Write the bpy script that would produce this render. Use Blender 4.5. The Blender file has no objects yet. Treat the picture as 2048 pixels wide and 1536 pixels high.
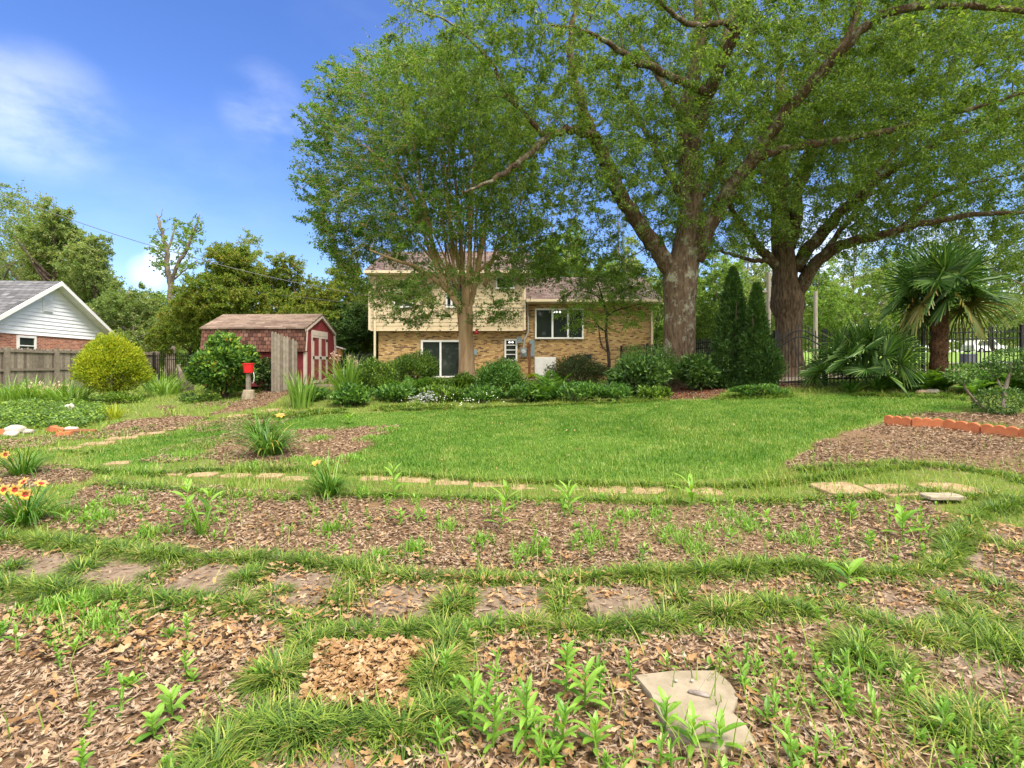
import bpy, math, random
import numpy as np

# ---------------------------------------------------------------- camera, sky, sun, exposure
scene = bpy.context.scene
COL = scene.collection
F, CX, CY, EYE = 1050.0, 1024.0, 735.0, 1.5      # focal length and horizon in photo pixels, eye height in metres
cam_data = bpy.data.cameras.new("camera")
cam = bpy.data.objects.new("camera", cam_data)
COL.objects.link(cam)
cam.location = (0, 0, EYE)
cam.rotation_euler = (math.radians(90), 0, 0)
cam_data.sensor_width = 36.0
cam_data.lens = 36.0 * F / 2048.0
cam_data.shift_y = (CY - 768.0) / 2048.0
cam_data.clip_start = 0.05
cam_data.clip_end = 3000
scene.camera = cam
scene.render.resolution_x, scene.render.resolution_y = 1024, 768

SUN_ELEV, SUN_AZ = math.radians(57), math.radians(132)   # azimuth clockwise from +Y: behind the camera, to the right
world = bpy.data.worlds.new("World")
scene.world = world
world.use_nodes = True
wn, wl = world.node_tree.nodes, world.node_tree.links
wn.clear()
w_out = wn.new("ShaderNodeOutputWorld")
w_bg = wn.new("ShaderNodeBackground")
w_sky = wn.new("ShaderNodeTexSky")
w_sky.sky_type = 'NISHITA'
w_sky.sun_disc = False
w_sky.sun_elevation = SUN_ELEV
w_sky.sun_rotation = SUN_AZ
w_sky.air_density = 1.0
w_sky.dust_density = 1.0
w_sky.ozone_density = 3.0
w_bg.inputs["Strength"].default_value = 0.12
w_hs = wn.new("ShaderNodeHueSaturation")
w_hs.inputs["Hue"].default_value = 0.516
w_hs.inputs["Saturation"].default_value = 1.24
w_hs.inputs["Value"].default_value = 0.95
wl.new(w_sky.outputs[0], w_hs.inputs["Color"])
w_tc = wn.new("ShaderNodeTexCoord")


def w_math(op, a, b=None, c=None):
    n = wn.new("ShaderNodeMath")
    n.operation = op
    for i, v in enumerate((a, b, c)):
        if v is None:
            continue
        if isinstance(v, (int, float)):
            n.inputs[i].default_value = v
        else:
            wl.new(v, n.inputs[i])
    return n.outputs[0]


def w_noise(scale, stretch, seed, detail=6, rough=0.55):
    mp = wn.new("ShaderNodeMapping")
    mp.inputs["Scale"].default_value = stretch
    mp.inputs["Location"].default_value = (seed, seed * 0.7, seed * 0.3)
    wl.new(w_tc.outputs["Generated"], mp.inputs["Vector"])
    n = wn.new("ShaderNodeTexNoise")
    n.inputs["Scale"].default_value = scale
    n.inputs["Detail"].default_value = detail
    n.inputs["Roughness"].default_value = rough
    wl.new(mp.outputs[0], n.inputs["Vector"])
    return n.outputs["Fac"]


def w_ramp(v, lo, hi, out=1.0):
    n = wn.new("ShaderNodeMapRange")
    n.interpolation_type = 'SMOOTHSTEP'
    n.inputs["From Min"].default_value = lo
    n.inputs["From Max"].default_value = hi
    n.inputs["To Max"].default_value = out
    wl.new(v, n.inputs["Value"])
    return n.outputs[0]


def w_patch(px, py, deg):
    """1 at the middle of a cloud bank in the sky, 0 beyond deg degrees."""
    d = np.array([(px - CX) / F, 1.0, (CY - py) / F])
    d /= np.linalg.norm(d)
    n = wn.new("ShaderNodeVectorMath")
    n.operation = 'DOT_PRODUCT'
    n.inputs[1].default_value = tuple(d)
    wl.new(w_tc.outputs["Generated"], n.inputs[0])
    return w_ramp(n.outputs["Value"], math.cos(math.radians(deg)), 1.0)


wisps = w_ramp(w_noise(2.1, (1.0, 1.0, 2.6), 3.1), 0.5, 0.85, 0.03)
fine = w_ramp(w_noise(4.5, (1.0, 1.0, 2.2), 8.4, 8, 0.6), 0.30, 0.72)
banks = None
for px_, py_, dg_, amt in ((85, 225, 6, .10), (-20, 215, 5, 0.06), (530, 215, 4.5, 0.08), (585, 265, 3, 0.06), (340, 515, 2.2, .26), (300, 545, 2, .16),
                           (230, 330, 8, 0.02), (-2600, 350, 22, 0.6), (4600, 200, 22, 0.6), (470, 370, 8, 0.02), (1700, 660, 14, 0.5)):
    p_ = w_math('MULTIPLY', w_patch(px_, py_, dg_), amt)
    banks = p_ if banks is None else w_math('ADD', banks, p_)
cloud = w_math('ADD', w_math('MULTIPLY', w_math('MINIMUM', banks, 1.0), w_math('MULTIPLY_ADD', fine, 1.1, 0.0)), wisps)
w_sep = wn.new("ShaderNodeSeparateXYZ")
wl.new(w_tc.outputs["Generated"], w_sep.inputs[0])
overhead = w_math('MAXIMUM', w_ramp(w_sep.outputs["Z"], 0.66, 0.86), w_ramp(w_math('MULTIPLY', w_sep.outputs["Y"], -1.0), -0.05, 0.35))   # broken cloud added out of view, overhead and behind the camera, as fill
cloud = w_math('ADD', cloud, w_math('MULTIPLY', overhead, w_math('MULTIPLY_ADD', fine, 0.5, 0.55)))
cloud = w_math('MINIMUM', cloud, 0.95)
w_mix = wn.new("ShaderNodeMix")
w_mix.data_type = 'RGBA'
w_mix.inputs["B"].default_value = (12.5, 11.9, 10.8, 1)
wl.new(cloud, w_mix.inputs["Factor"])
wl.new(w_hs.outputs[0], w_mix.inputs["A"])
wl.new(w_mix.outputs["Result"], w_bg.inputs["Color"])
wl.new(w_bg.outputs[0], w_out.inputs["Surface"])

sun_data = bpy.data.lights.new("sun", 'SUN')
sun = bpy.data.objects.new("sun", sun_data)
COL.objects.link(sun)
sun_data.energy = 2.9
sun_data.angle = math.radians(20)
sun_data.color = (1.0, 0.92, 0.78)
sun.rotation_euler = (math.pi / 2 - SUN_ELEV, 0, -SUN_AZ + math.pi)
sun.location = (0, -10, 30)

scene.view_settings.view_transform = 'Standard'
scene.view_settings.look = 'None'
scene.view_settings.gamma = 1
scene.view_settings.use_curve_mapping = False
scene.view_settings.exposure = 1.25
scene.cycles.max_bounces = 6
scene.cycles.diffuse_bounces = 4
scene.cycles.transmission_bounces = 4
scene.cycles.transparent_max_bounces = 4

# ---------------------------------------------------------------- helpers
rng = np.random.default_rng(7)
random.seed(7)
PI = math.pi


def unit(v):
    v = np.asarray(v, float)
    return v / np.maximum(np.linalg.norm(v, axis=-1, keepdims=True), 1e-9)


class MB:
    """collects vertices and faces; build() links them as ONE mesh object"""

    def __init__(self):
        self.v, self.f, self.n = [], [], 0

    def add(self, V, Fc):
        V = np.asarray(V, float).reshape(-1, 3)
        groups = {}
        if isinstance(Fc, np.ndarray):
            self.f.append(Fc.astype(np.int64) + self.n)
        else:
            for f in Fc:
                groups.setdefault(len(f), []).append(f)
            for k, fs in groups.items():
                self.f.append(np.array(fs, dtype=np.int64) + self.n)
        self.v.append(V)
        self.n += len(V)
        return self

    def box(self, x0, x1, y0, y1, z0, z1, M=None):
        V = np.array([(x, y, z) for z in (z0, z1) for x, y in ((x0, y0), (x1, y0), (x1, y1), (x0, y1))], float)
        if M is not None:
            V = M(V)
        return self.add(V, [(3, 2, 1, 0), (4, 5, 6, 7), (0, 1, 5, 4), (1, 2, 6, 5), (2, 3, 7, 6), (3, 0, 4, 7)])

    def tube(self, P, R, sides=8, cap=True, wob=0.0, flute=None):
        P = np.asarray(P, float)
        n = len(P)
        R = np.broadcast_to(np.asarray(R, float), (n,)).copy()
        T = unit(np.gradient(P, axis=0))
        u = np.cross(T[0], (0.31, 0.87, 0.17) if abs(T[0][2]) > 0.5 else (0, 0, 1))
        u = u / np.linalg.norm(u)
        ang = np.arange(sides) * 2 * PI / sides
        rings = []
        for i in range(n):
            u = u - T[i] * np.dot(u, T[i])
            u /= max(np.linalg.norm(u), 1e-9)
            w = np.cross(T[i], u)
            rr = R[i] * (1 + (rng.normal(0, wob, sides) if wob else 0))
            if flute is not None:
                rr = rr * flute(ang, i / max(n - 1, 1))
            rings.append(P[i] + (np.cos(ang) * rr)[:, None] * u + (np.sin(ang) * rr)[:, None] * w)
        V = np.concatenate(rings)
        i = np.arange(n - 1)[:, None] * sides
        j = np.arange(sides)[None, :]
        j2 = (j + 1) % sides
        Q = np.stack([i + j, i + j2, i + sides + j2, i + sides + j], -1).reshape(-1, 4)
        self.add(V, Q)
        if cap:
            self.f.append(np.array([list(range(sides))[::-1]], dtype=np.int64) + self.n - len(V))
            self.f.append(np.array([list(range((n - 1) * sides, n * sides))], dtype=np.int64) + self.n - len(V))
        return self

    def rod(self, a, b, r, sides=6):
        return self.tube([a, b], [r, r], sides)

    def prisms(self, A, B, ra, rb, sides=3):
        A, B = np.asarray(A, float), np.asarray(B, float)
        n = len(A)
        if n == 0:
            return self
        T = unit(B - A)
        ref = np.where(np.abs(T[:, 2:3]) > 0.8, np.array([[1.0, 0, 0]]), np.array([[0, 0, 1.0]]))
        u = unit(np.cross(T, ref))
        w = np.cross(T, u)
        ang = np.arange(sides) * 2 * PI / sides
        ra, rb = np.broadcast_to(ra, (n,)), np.broadcast_to(rb, (n,))
        c = np.cos(ang)[None, :, None] * u[:, None, :] + np.sin(ang)[None, :, None] * w[:, None, :]
        V = np.concatenate([A[:, None] + c * ra[:, None, None], B[:, None] + c * rb[:, None, None]], 1).reshape(-1, 3)
        j = np.arange(sides)
        j2 = (j + 1) % sides
        q = np.stack([j, j2, sides + j2, sides + j], -1)
        return self.add(V, (np.arange(n)[:, None, None] * 2 * sides + q[None]).reshape(-1, 4))

    def leaves(self, C, D, N, L, W, fold=0.18):
        """one folded leaf per row: base C, direction D, face normal N, length L, width W"""
        n = len(C)
        if n == 0:
            return self
        D = unit(D)
        S = unit(np.cross(D, N))
        N = np.cross(S, D)
        L = np.broadcast_to(L, (n,))[:, None]
        W = np.broadcast_to(W, (n,))[:, None]
        m = C + D * L * 0.45
        V = np.stack([C, m + S * W * 0.5 + N * W * fold, C + D * L - N * L * 0.06, m - S * W * 0.5 + N * W * fold], 1).reshape(-1, 3)
        return self.add(V, np.arange(4 * n).reshape(n, 4))

    def ribbons(self, P, az, lean, curl, L, W, segs=4, prof='blade', fold=0.0, roll=0.0):
        """arching strips from P: az heading, lean from the vertical at the base, curl more of it by the tip"""
        P = np.asarray(P, float)
        n = len(P)
        if n == 0:
            return self
        az, lean, curl, L, W = (np.broadcast_to(np.asarray(a, float), (n,)) for a in (az, lean, curl, L, W))
        s = np.linspace(0, 1, segs + 1)
        a = lean[:, None] + curl[:, None] * s[None] ** 1.3
        st = (L / segs)[:, None]
        dx = np.concatenate([np.zeros((n, 1)), np.cumsum(np.sin(0.5 * (a[:, 1:] + a[:, :-1])) * st, 1)], 1)
        dz = np.concatenate([np.zeros((n, 1)), np.cumsum(np.cos(0.5 * (a[:, 1:] + a[:, :-1])) * st, 1)], 1)
        h = np.stack([np.cos(az), np.sin(az), np.zeros(n)], -1)
        sd = np.stack([-np.sin(az), np.cos(az), np.zeros(n)], -1)
        ctr = P[:, None] + dx[..., None] * h[:, None] + dz[..., None] * np.array([0, 0, 1.0])
        nrm = -np.cos(a)[..., None] * h[:, None] + np.sin(a)[..., None] * np.array([0, 0, 1.0])
        side = sd[:, None] * math.cos(roll) + nrm * math.sin(roll)
        if prof == 'blade':
            w = 0.55 + 0.45 * np.sin(np.minimum(s * 2.2, PI / 2)) if False else (1 - s ** 2.2) * 0.97 + 0.03
        elif prof == 'lance':
            w = np.sin(PI * np.clip(s * 0.97 + 0.02, 0, 1)) ** 0.8 * 0.97 + 0.03
        else:
            w = np.sin(PI * np.clip(s, 0.03, 0.99) ** 0.7) ** 0.7
        ww = W[:, None, None] * 0.5 * w[None, :, None]
        if fold:
            k = 3
            V = np.stack([ctr - side * ww + nrm * ww * fold, ctr, ctr + side * ww + nrm * ww * fold], 2)
        else:
            k = 2
            V = np.stack([ctr - side * ww, ctr + side * ww], 2)
        V = V.reshape(-1, 3)
        base = np.arange(n)[:, None, None] * k * (segs + 1) + np.arange(segs)[None, :, None] * k
        qs = []
        for c in range(k - 1):
            qs.append(np.stack([base + c, base + c + 1, base + k + c + 1, base + k + c], -1).reshape(-1, 4))
        return self.add(V, np.concatenate(qs))

    def build(self, name, material, parent=None, loc=None, smooth=False, label=None):
        V = np.concatenate(self.v)
        off = np.zeros(3)
        if parent is not None:
            off = np.array(ROOT_LOC[parent.name])
        elif loc is not None:
            off = np.array(loc, float)
        V = V - off
        me = bpy.data.meshes.new(name)
        me.vertices.add(len(V))
        me.vertices.foreach_set("co", V.astype(np.float32).ravel())
        loops = np.concatenate([f.ravel() for f in self.f]).astype(np.int32)
        sizes = np.concatenate([np.full(len(f), f.shape[1]) for f in self.f]).astype(np.int32)
        me.loops.add(len(loops))
        me.loops.foreach_set("vertex_index", loops)
        me.polygons.add(len(sizes))
        me.polygons.foreach_set("loop_start", np.concatenate([[0], np.cumsum(sizes)[:-1]]).astype(np.int32))
        me.polygons.foreach_set("use_smooth", np.full(len(sizes), smooth, dtype=bool))
        me.update(calc_edges=True)
        me.validate()
        me.materials.append(material)
        o = bpy.data.objects.new(name, me)
        COL.objects.link(o)
        if parent is not None:
            o.parent = parent
            ROOT_LOC[o.name] = ROOT_LOC[parent.name]
        else:
            o.location = off
            ROOT_LOC[o.name] = tuple(off)
        if label:
            o['label'] = label
        return o


ROOT_LOC = {}


def tag(o, label=None, cat=None, group=None, kind=None):
    if label:
        o['label'] = label
    if cat:
        o['category'] = cat
    if group:
        o['group'] = group
    if kind:
        o['kind'] = kind
    return o


def thing(name, label, cat, loc, group=None):
    o = bpy.data.objects.new(name, None)
    COL.objects.link(o)
    o.location = loc
    o.empty_display_size = 0.2
    ROOT_LOC[o.name] = tuple(float(c) for c in loc)
    return tag(o, label, cat, group)


def rot2(origin, ang):
    c, s = math.cos(ang), math.sin(ang)
    o = np.array(origin, float)

    def M(V):
        V = np.asarray(V, float)
        return np.stack([o[0] + c * V[:, 0] - s * V[:, 1], o[1] + s * V[:, 0] + c * V[:, 1], o[2] + V[:, 2]], -1)
    return M


def vnoise(x, y, scale, seed=0):
    """smooth lattice noise 0..1"""
    x, y = np.asarray(x) / scale, np.asarray(y) / scale
    xi, yi = np.floor(x).astype(np.int64), np.floor(y).astype(np.int64)
    fx, fy = x - xi, y - yi
    fx, fy = fx * fx * (3 - 2 * fx), fy * fy * (3 - 2 * fy)

    def h(a, b):
        k = (a * 374761393 + b * 668265263 + seed * 974711) & 0xffffffff
        k = ((k ^ (k >> 13)) * 1274126177) & 0xffffffff
        return ((k ^ (k >> 16)) & 0xffff) / 65535.0
    return (h(xi, yi) * (1 - fx) + h(xi + 1, yi) * fx) * (1 - fy) + (h(xi, yi + 1) * (1 - fx) + h(xi + 1, yi + 1) * fx) * fy


# ---------------------------------------------------------------- terrain heights
TP = np.array([(-6, 0, 0), (6, 0, 0), (0, 0, 0), (-4, 3, 0), (4, 3, 0), (0, 3, 0), (-6, 5, .02), (0, 5, .03), (6, 5, .1), (0, 6.5, .1), (-5, 6.5, .08),
               (3.5, 6.8, .22), (7.7, 10, .52), (8.2, 15, .98), (9, 13, .80), (-.3, 14.5, .42), (-19, 21.5, .48), (-15, 17, .32), (-10.5, 12, .1),
               (-7.1, 17.7, .93), (-6.7, 13, .33), (-13, 17, .37), (-3, 29, .9), (7, 29, .93), (5.7, 18, .78), (-1.8, 20, .9), (12, 23, 1.5), (25, 30, 1.7),
               (20, 45, 2.4), (30, 60, 3.2), (-25, 40, .6), (-20, 60, .8), (0, 60, 1.4), (12, 15, 1.12), (18, 15, 1.3), (30, 10, 1.0), (-25, 5, 0), (-25, 12, .1),
               (20, 3, .2), (10, 6, .3), (3, 10, .33), (4, 13.5, .58)])


def _tps(r2):
    return 0.5 * r2 * np.log(np.maximum(r2, 1e-9))


_n = len(TP)
_A = np.zeros((_n + 3, _n + 3))
_A[:_n, :_n] = _tps(((TP[:, None, :2] - TP[None, :, :2]) ** 2).sum(-1)) + np.eye(_n) * 0.6
_A[:_n, _n:] = np.c_[np.ones(_n), TP[:, :2]]
_A[_n:, :_n] = _A[:_n, _n:].T
_W = np.linalg.solve(_A, np.r_[TP[:, 2], 0, 0, 0])


def G(x, y):
    x, y = np.broadcast_arrays(np.asarray(x, float), np.asarray(y, float))
    sh = x.shape
    xc, yc = np.clip(x.ravel(), -28, 30), np.clip(y.ravel(), 0, 60)
    out = np.empty(len(xc))
    for a in range(0, len(xc), 40000):
        b = slice(a, a + 40000)
        r2 = (xc[b, None] - TP[None, :, 0]) ** 2 + (yc[b, None] - TP[None, :, 1]) ** 2
        out[b] = _tps(r2) @ _W[:_n] + _W[_n] + _W[_n + 1] * xc[b] + _W[_n + 2] * yc[b]
        out += (vnoise(x.ravel(), y.ravel(), 1.7, 3) - 0.5) * 0.03 + (vnoise(x.ravel(), y.ravel(), 0.45, 4) - 0.5) * 0.012
    return out.reshape(sh)


def px_of(X, Y, Z):
    return CX + F * X / np.maximum(Y, 0.05), CY - F * (Z - EYE) / np.maximum(Y, 0.05)


_D = np.geomspace(0.9, 90, 1500)


def at(px, py):
    """the ground point seen at a photo pixel"""
    z = G((px - CX) / F * _D, _D)
    ray = EYE - (py - CY) / F * _D
    k = np.nonzero(z >= ray)[0]
    i = k[0] if len(k) else len(_D) - 1
    d = _D[i]
    if i > 0:
        a, b = ray[i - 1] - z[i - 1], z[i] - ray[i]
        d = _D[i - 1] + (_D[i] - _D[i - 1]) * a / max(a + b, 1e-9)
    x = (px - CX) / F * d
    return np.array([x, d, float(G(x, d))])


def deep(px, py, d):
    """the point at a photo pixel, d metres away"""
    return np.array([(px - CX) / F * d, d, EYE + (CY - py) / F * d])


def gp(x, y, dz=0.0):
    return np.array([x, y, float(G(x, y)) + dz])


def in_poly(px, py, poly):
    inside = np.zeros(np.shape(px), bool)
    m = len(poly)
    for i in range(m):
        x1, y1 = poly[i]
        x2, y2 = poly[(i + 1) % m]
        c = ((y1 > py) != (y2 > py)) & (px < (x2 - x1) * (py - y1) / ((y2 - y1) or 1e-9) + x1)
        inside ^= c
    return inside


# ---------------------------------------------------------------- materials
def ntree(name):
    m = bpy.data.materials.new(name)
    m.use_nodes = True
    m.node_tree.nodes.clear()
    return m, m.node_tree.nodes, m.node_tree.links


def principled(nodes, links, rough=0.6, spec=0.3):
    out = nodes.new("ShaderNodeOutputMaterial")
    b = nodes.new("ShaderNodeBsdfPrincipled")
    b.inputs["Roughness"].default_value = rough
    b.inputs["Specular IOR Level"].default_value = spec
    links.new(b.outputs[0], out.inputs[0])
    return b, out


def add_noise(nodes, links, scale, stretch=(1, 1, 1), detail=5, coord="Object", rough=0.6):
    tc = nodes.new("ShaderNodeTexCoord")
    mp = nodes.new("ShaderNodeMapping")
    mp.inputs["Scale"].default_value = stretch
    links.new(tc.outputs[coord], mp.inputs[0])
    n = nodes.new("ShaderNodeTexNoise")
    n.inputs["Scale"].default_value = scale
    n.inputs["Detail"].default_value = detail
    n.inputs["Roughness"].default_value = rough
    links.new(mp.outputs[0], n.inputs["Vector"])
    return n.outputs["Fac"]


def add_ramp(nodes, links, fac, stops, constant=False):
    r = nodes.new("ShaderNodeValToRGB")
    if constant:
        r.color_ramp.interpolation = 'CONSTANT'
    e = r.color_ramp.elements
    while len(e) < len(stops):
        e.new(0.5)
    for el, (p, c) in zip(e, stops):
        el.position = p
        el.color = (*c, 1)
    links.new(fac, r.inputs[0])
    return r.outputs[0]


def add_bump(nodes, links, fac, b, dist, strength=1.0):
    bp = nodes.new("ShaderNodeBump")
    bp.inputs["Distance"].default_value = dist
    bp.inputs["Strength"].default_value = strength
    links.new(fac, bp.inputs["Height"])
    links.new(bp.outputs[0], b.inputs["Normal"])


def add_mix(nodes, links, fac, a, b_, mode='MIX'):
    m = nodes.new("ShaderNodeMix")
    m.data_type = 'RGBA'
    m.blend_type = mode
    for s, v in (("Factor", fac), ("A", a), ("B", b_)):
        if isinstance(v, (int, float)):
            m.inputs[s].default_value = v
        elif isinstance(v, tuple):
            m.inputs[s].default_value = (*v, 1)
        else:
            links.new(v, m.inputs[s])
    return m.outputs["Result"]


def M_plain(name, c1, c2=None, scale=6, rough=0.6, spec=0.3, stretch=(1, 1, 1), bump=0.0, metal=0.0, stops=None):
    m, n, l = ntree(name)
    b, o = principled(n, l, rough, spec)
    b.inputs["Metallic"].default_value = metal
    c2 = c2 or tuple(c * 0.8 for c in c1)
    f = add_noise(n, l, scale, stretch)
    l.new(add_ramp(n, l, f, stops or [(0.32, c2), (0.68, c1)]), b.inputs["Base Color"])
    if bump:
        add_bump(n, l, f, b, bump)
    return m


def M_leaf(name, stops, transl=0.35, rough=0.45, spec=0.35, patch=0.6, pscale=0.8):
    """leaves: a colour per leaf, drifting over the plant; some light comes through"""
    m, n, l = ntree(name)
    out = n.new("ShaderNodeOutputMaterial")
    b = n.new("ShaderNodeBsdfPrincipled")
    b.inputs["Roughness"].default_value = rough
    b.inputs["Specular IOR Level"].default_value = spec
    g = n.new("ShaderNodeNewGeometry")
    fz = add_noise(n, l, pscale, detail=2)
    mth = n.new("ShaderNodeMath")
    mth.operation = 'MULTIPLY_ADD'
    mth.inputs[1].default_value = patch * 2
    mth.inputs[2].default_value = -patch
    l.new(fz, mth.inputs[0])
    ad = n.new("ShaderNodeMath")
    ad.operation = 'ADD'
    ad.use_clamp = True
    l.new(g.outputs["Random Per Island"], ad.inputs[0])
    l.new(mth.outputs[0], ad.inputs[1])
    c = add_ramp(n, l, ad.outputs[0], stops)
    l.new(c, b.inputs["Base Color"])
    t = n.new("ShaderNodeBsdfTranslucent")
    warm = add_mix(n, l, 1.0, c, (1.25, 1.2, 0.55), 'MULTIPLY')
    l.new(warm, t.inputs["Color"])
    mx = n.new("ShaderNodeMixShader")
    mx.inputs[0].default_value = transl
    l.new(b.outputs[0], mx.inputs[1])
    l.new(t.outputs[0], mx.inputs[2])
    l.new(mx.outputs[0], out.inputs[0])
    return m


def M_island(name, stops, rough=0.75, spec=0.2, constant=False, nscale=40):
    """every loose piece its own colour (chips, dry leaves, pickets, boards)"""
    m, n, l = ntree(name)
    b, o = principled(n, l, rough, spec)
    g = n.new("ShaderNodeNewGeometry")
    c = add_ramp(n, l, g.outputs["Random Per Island"], stops, constant)
    f = add_noise(n, l, nscale, detail=3)
    v = add_ramp(n, l, f, [(0.3, (0.72, 0.72, 0.72)), (0.7, (1.1, 1.1, 1.1))])
    l.new(add_mix(n, l, 1.0, c, v, 'MULTIPLY'), b.inputs["Base Color"])
    return m


def M_brick(name, cols, mortar, bw, bh, swap=False, rough=0.85, mort=0.012, offset=0.5, bias=0.0, facing=None):
    """courses of bricks, shingles or shakes over a wall lying along x (swap: along y)"""
    m, n, l = ntree(name)
    b, o = principled(n, l, rough, 0.2)
    tc = n.new("ShaderNodeTexCoord")
    sp = n.new("ShaderNodeSeparateXYZ")
    l.new(tc.outputs["Object"], sp.inputs[0])
    cb = n.new("ShaderNodeCombineXYZ")
    l.new(sp.outputs["Y" if swap else "X"], cb.inputs["X"])
    l.new(sp.outputs[facing or "Z"], cb.inputs["Y"])
    bt = n.new("ShaderNodeTexBrick")
    bt.inputs["Color1"].default_value = (0, 0, 0, 1)
    bt.inputs["Color2"].default_value = (1, 1, 1, 1)
    bt.inputs["Mortar"].default_value = (0, 0, 0, 1)
    bt.inputs["Scale"].default_value = 1.0
    bt.inputs["Brick Width"].default_value = bw
    bt.inputs["Row Height"].default_value = bh
    bt.inputs["Mortar Size"].default_value = mort
    bt.inputs["Mortar Smooth"].default_value = 0.2
    bt.inputs["Bias"].default_value = bias
    bt.offset = offset
    l.new(cb.outputs[0], bt.inputs["Vector"])
    c = add_ramp(n, l, bt.outputs["Color"], cols)
    f = add_noise(n, l, 1.2, detail=4)
    v = add_ramp(n, l, f, [(0.3, (0.75, 0.75, 0.75)), (0.7, (1.12, 1.12, 1.12))])
    c = add_mix(n, l, 1.0, c, v, 'MULTIPLY')
    c = add_mix(n, l, bt.outputs["Fac"], c, mortar)
    l.new(c, b.inputs["Base Color"])
    inv = n.new("ShaderNodeMath")
    inv.operation = 'SUBTRACT'
    inv.inputs[0].default_value = 1.0
    l.new(bt.outputs["Fac"], inv.inputs[1])
    add_bump(n, l, inv.outputs[0], b, 0.01)
    return m


def M_glass(name, tint=(0.015, 0.02, 0.018)):
    m, n, l = ntree(name)
    b, o = principled(n, l, 0.04, 0.5)
    f = add_noise(n, l, 0.7, detail=2)
    l.new(add_ramp(n, l, f, [(0.35, tint), (0.7, tuple(c * 1.8 for c in tint))]), b.inputs["Base Color"])
    return m


def M_bark(name, dark, mid, light, lichen=None, vscale=9, bump=0.03):
    m, n, l = ntree(name)
    b, o = principled(n, l, 0.9, 0.15)
    f = add_noise(n, l, vscale, (1, 1, 0.22), 7)
    c = add_ramp(n, l, f, [(0.30, dark), (0.5, mid), (0.72, light)])
    if lichen:
        f2 = add_noise(n, l, 3.2, (1, 1, 0.8), 8, rough=0.75)
        k = add_ramp(n, l, f2, [(0.53, (0, 0, 0)), (0.62, (0.75, 0.75, 0.75))])
        c = add_mix(n, l, k, c, lichen)
    l.new(c, b.inputs["Base Color"])
    add_bump(n, l, f, b, bump)
    return m


MAT = dict(
    white=M_plain("white paint", (.74, .74, .72), (.62, .62, .60), 3, .5),
    black=M_plain("black metal", (.012, .012, .013), (.018, .018, .019), 8, .6, .25),
    soil=M_plain("soil", (.2, .12, .07), (.1, .06, .035), 9, .95, .1, bump=.02),
    concrete=M_plain("concrete", (.31, .26, .19), (.2, .165, .115), 9, .9, .2, bump=.006),
    paver=M_plain("brown stepping stone", (.34, .235, .165), (.21, .14, .1), 22, .9, .2, bump=.006, stops=[(.3, (.10, .07, .05)), (.5, (.165, .12, .085)), (.72, (.235, .175, .125))]),
    glass=M_glass("dark window glass"),
)

# ---------------------------------------------------------------- ground regions (outlines in photo pixels, laid on the terrain)
R_LAWN = [[(575, 838), (700, 828), (1000, 814), (1300, 803), (1500, 797), (1700, 787), (1900, 792), (1960, 815), (1860, 828), (1770, 838), (1640, 872), (1560, 932), (1500, 955),
           (1300, 963), (1000, 957), (700, 945), (690, 930), (740, 890), (800, 852), (560, 862), (400, 893), (300, 930), (150, 925), (260, 885), (420, 848)]]
R_MULCH = [[(150, 985), (200, 965), (560, 985), (700, 992), (1000, 1002), (1500, 1008), (1880, 1002), (1905, 1050), (1860, 1125), (1500, 1135), (1000, 1145), (700, 1125), (330, 1095), (100, 1065), (120, 1010)],
           [(-1200, 1215), (0, 1225), (200, 1200), (450, 1215), (610, 1262), (480, 1400), (420, 1560), (300, 2600), (-1200, 2600)],
           [(890, 1275), (1330, 1255), (1680, 1238), (1760, 1330), (1900, 1410), (2048, 1490), (3000, 1600), (3000, 2600), (860, 2600), (870, 1480)],
           [(1560, 935), (1640, 882), (1780, 842), (2048, 862), (2600, 880), (2600, 985), (2048, 955), (1800, 928), (1690, 942)],
           [(1770, 836), (1850, 826), (2048, 826), (2600, 830), (2600, 875), (2048, 856), (1900, 842)],
           [(400, 905), (470, 872), (560, 862), (800, 852), (770, 875), (720, 905), (690, 928), (560, 942), (430, 928)],
           [(200, 862), (250, 842), (350, 832), (420, 835), (330, 858)],
           [(420, 830), (470, 805), (560, 770), (590, 782), (520, 815)],
           [(1330, 800), (1320, 780), (1450, 775), (1440, 797)],
           [(1450, 775), (1600, 720), (1640, 745), (1640, 775)],
           [(-60, 1080), (120, 1040), (40, 1000), (-80, 1000)],
           [(-20, 985), (170, 965), (180, 940), (0, 930)]]
R_STONE_BED = [[(-300, 1085), (0, 1092), (330, 1125), (720, 1150), (1050, 1165), (1500, 1155), (1850, 1160), (2048, 1140), (2048, 1235), (1800, 1235), (1500, 1212), (1000, 1240), (640, 1235), (250, 1185), (0, 1160), (-300, 1150)],
               [(610, 1300), (835, 1300), (835, 1440), (575, 1440)], [(420, 1560), (520, 1480), (820, 1490), (820, 1560)],
               [(1900, 1030), (2048, 1060), (2300, 1120), (2300, 1240), (2048, 1200), (1940, 1120)]]
R_PATHB = [[(700, 950), (900, 958), (1100, 968), (1440, 975), (1440, 992), (1100, 988), (900, 978), (700, 972)], [(220, 918), (330, 935), (600, 945), (600, 962), (330, 952), (200, 932)]]
R_FRONT = [[(-4000, 1120), (6000, 1120), (6000, 6000), (-4000, 6000)]]
BEDS = R_MULCH + R_STONE_BED + R_FRONT
R_SLAB = [[(1262, 1356), (1345, 1346), (1438, 1346), (1470, 1376), (1486, 1405), (1474, 1438), (1500, 1462), (1515, 1500), (1440, 1515), (1385, 1503), (1332, 1488), (1310, 1440), (1292, 1400)]]


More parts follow.
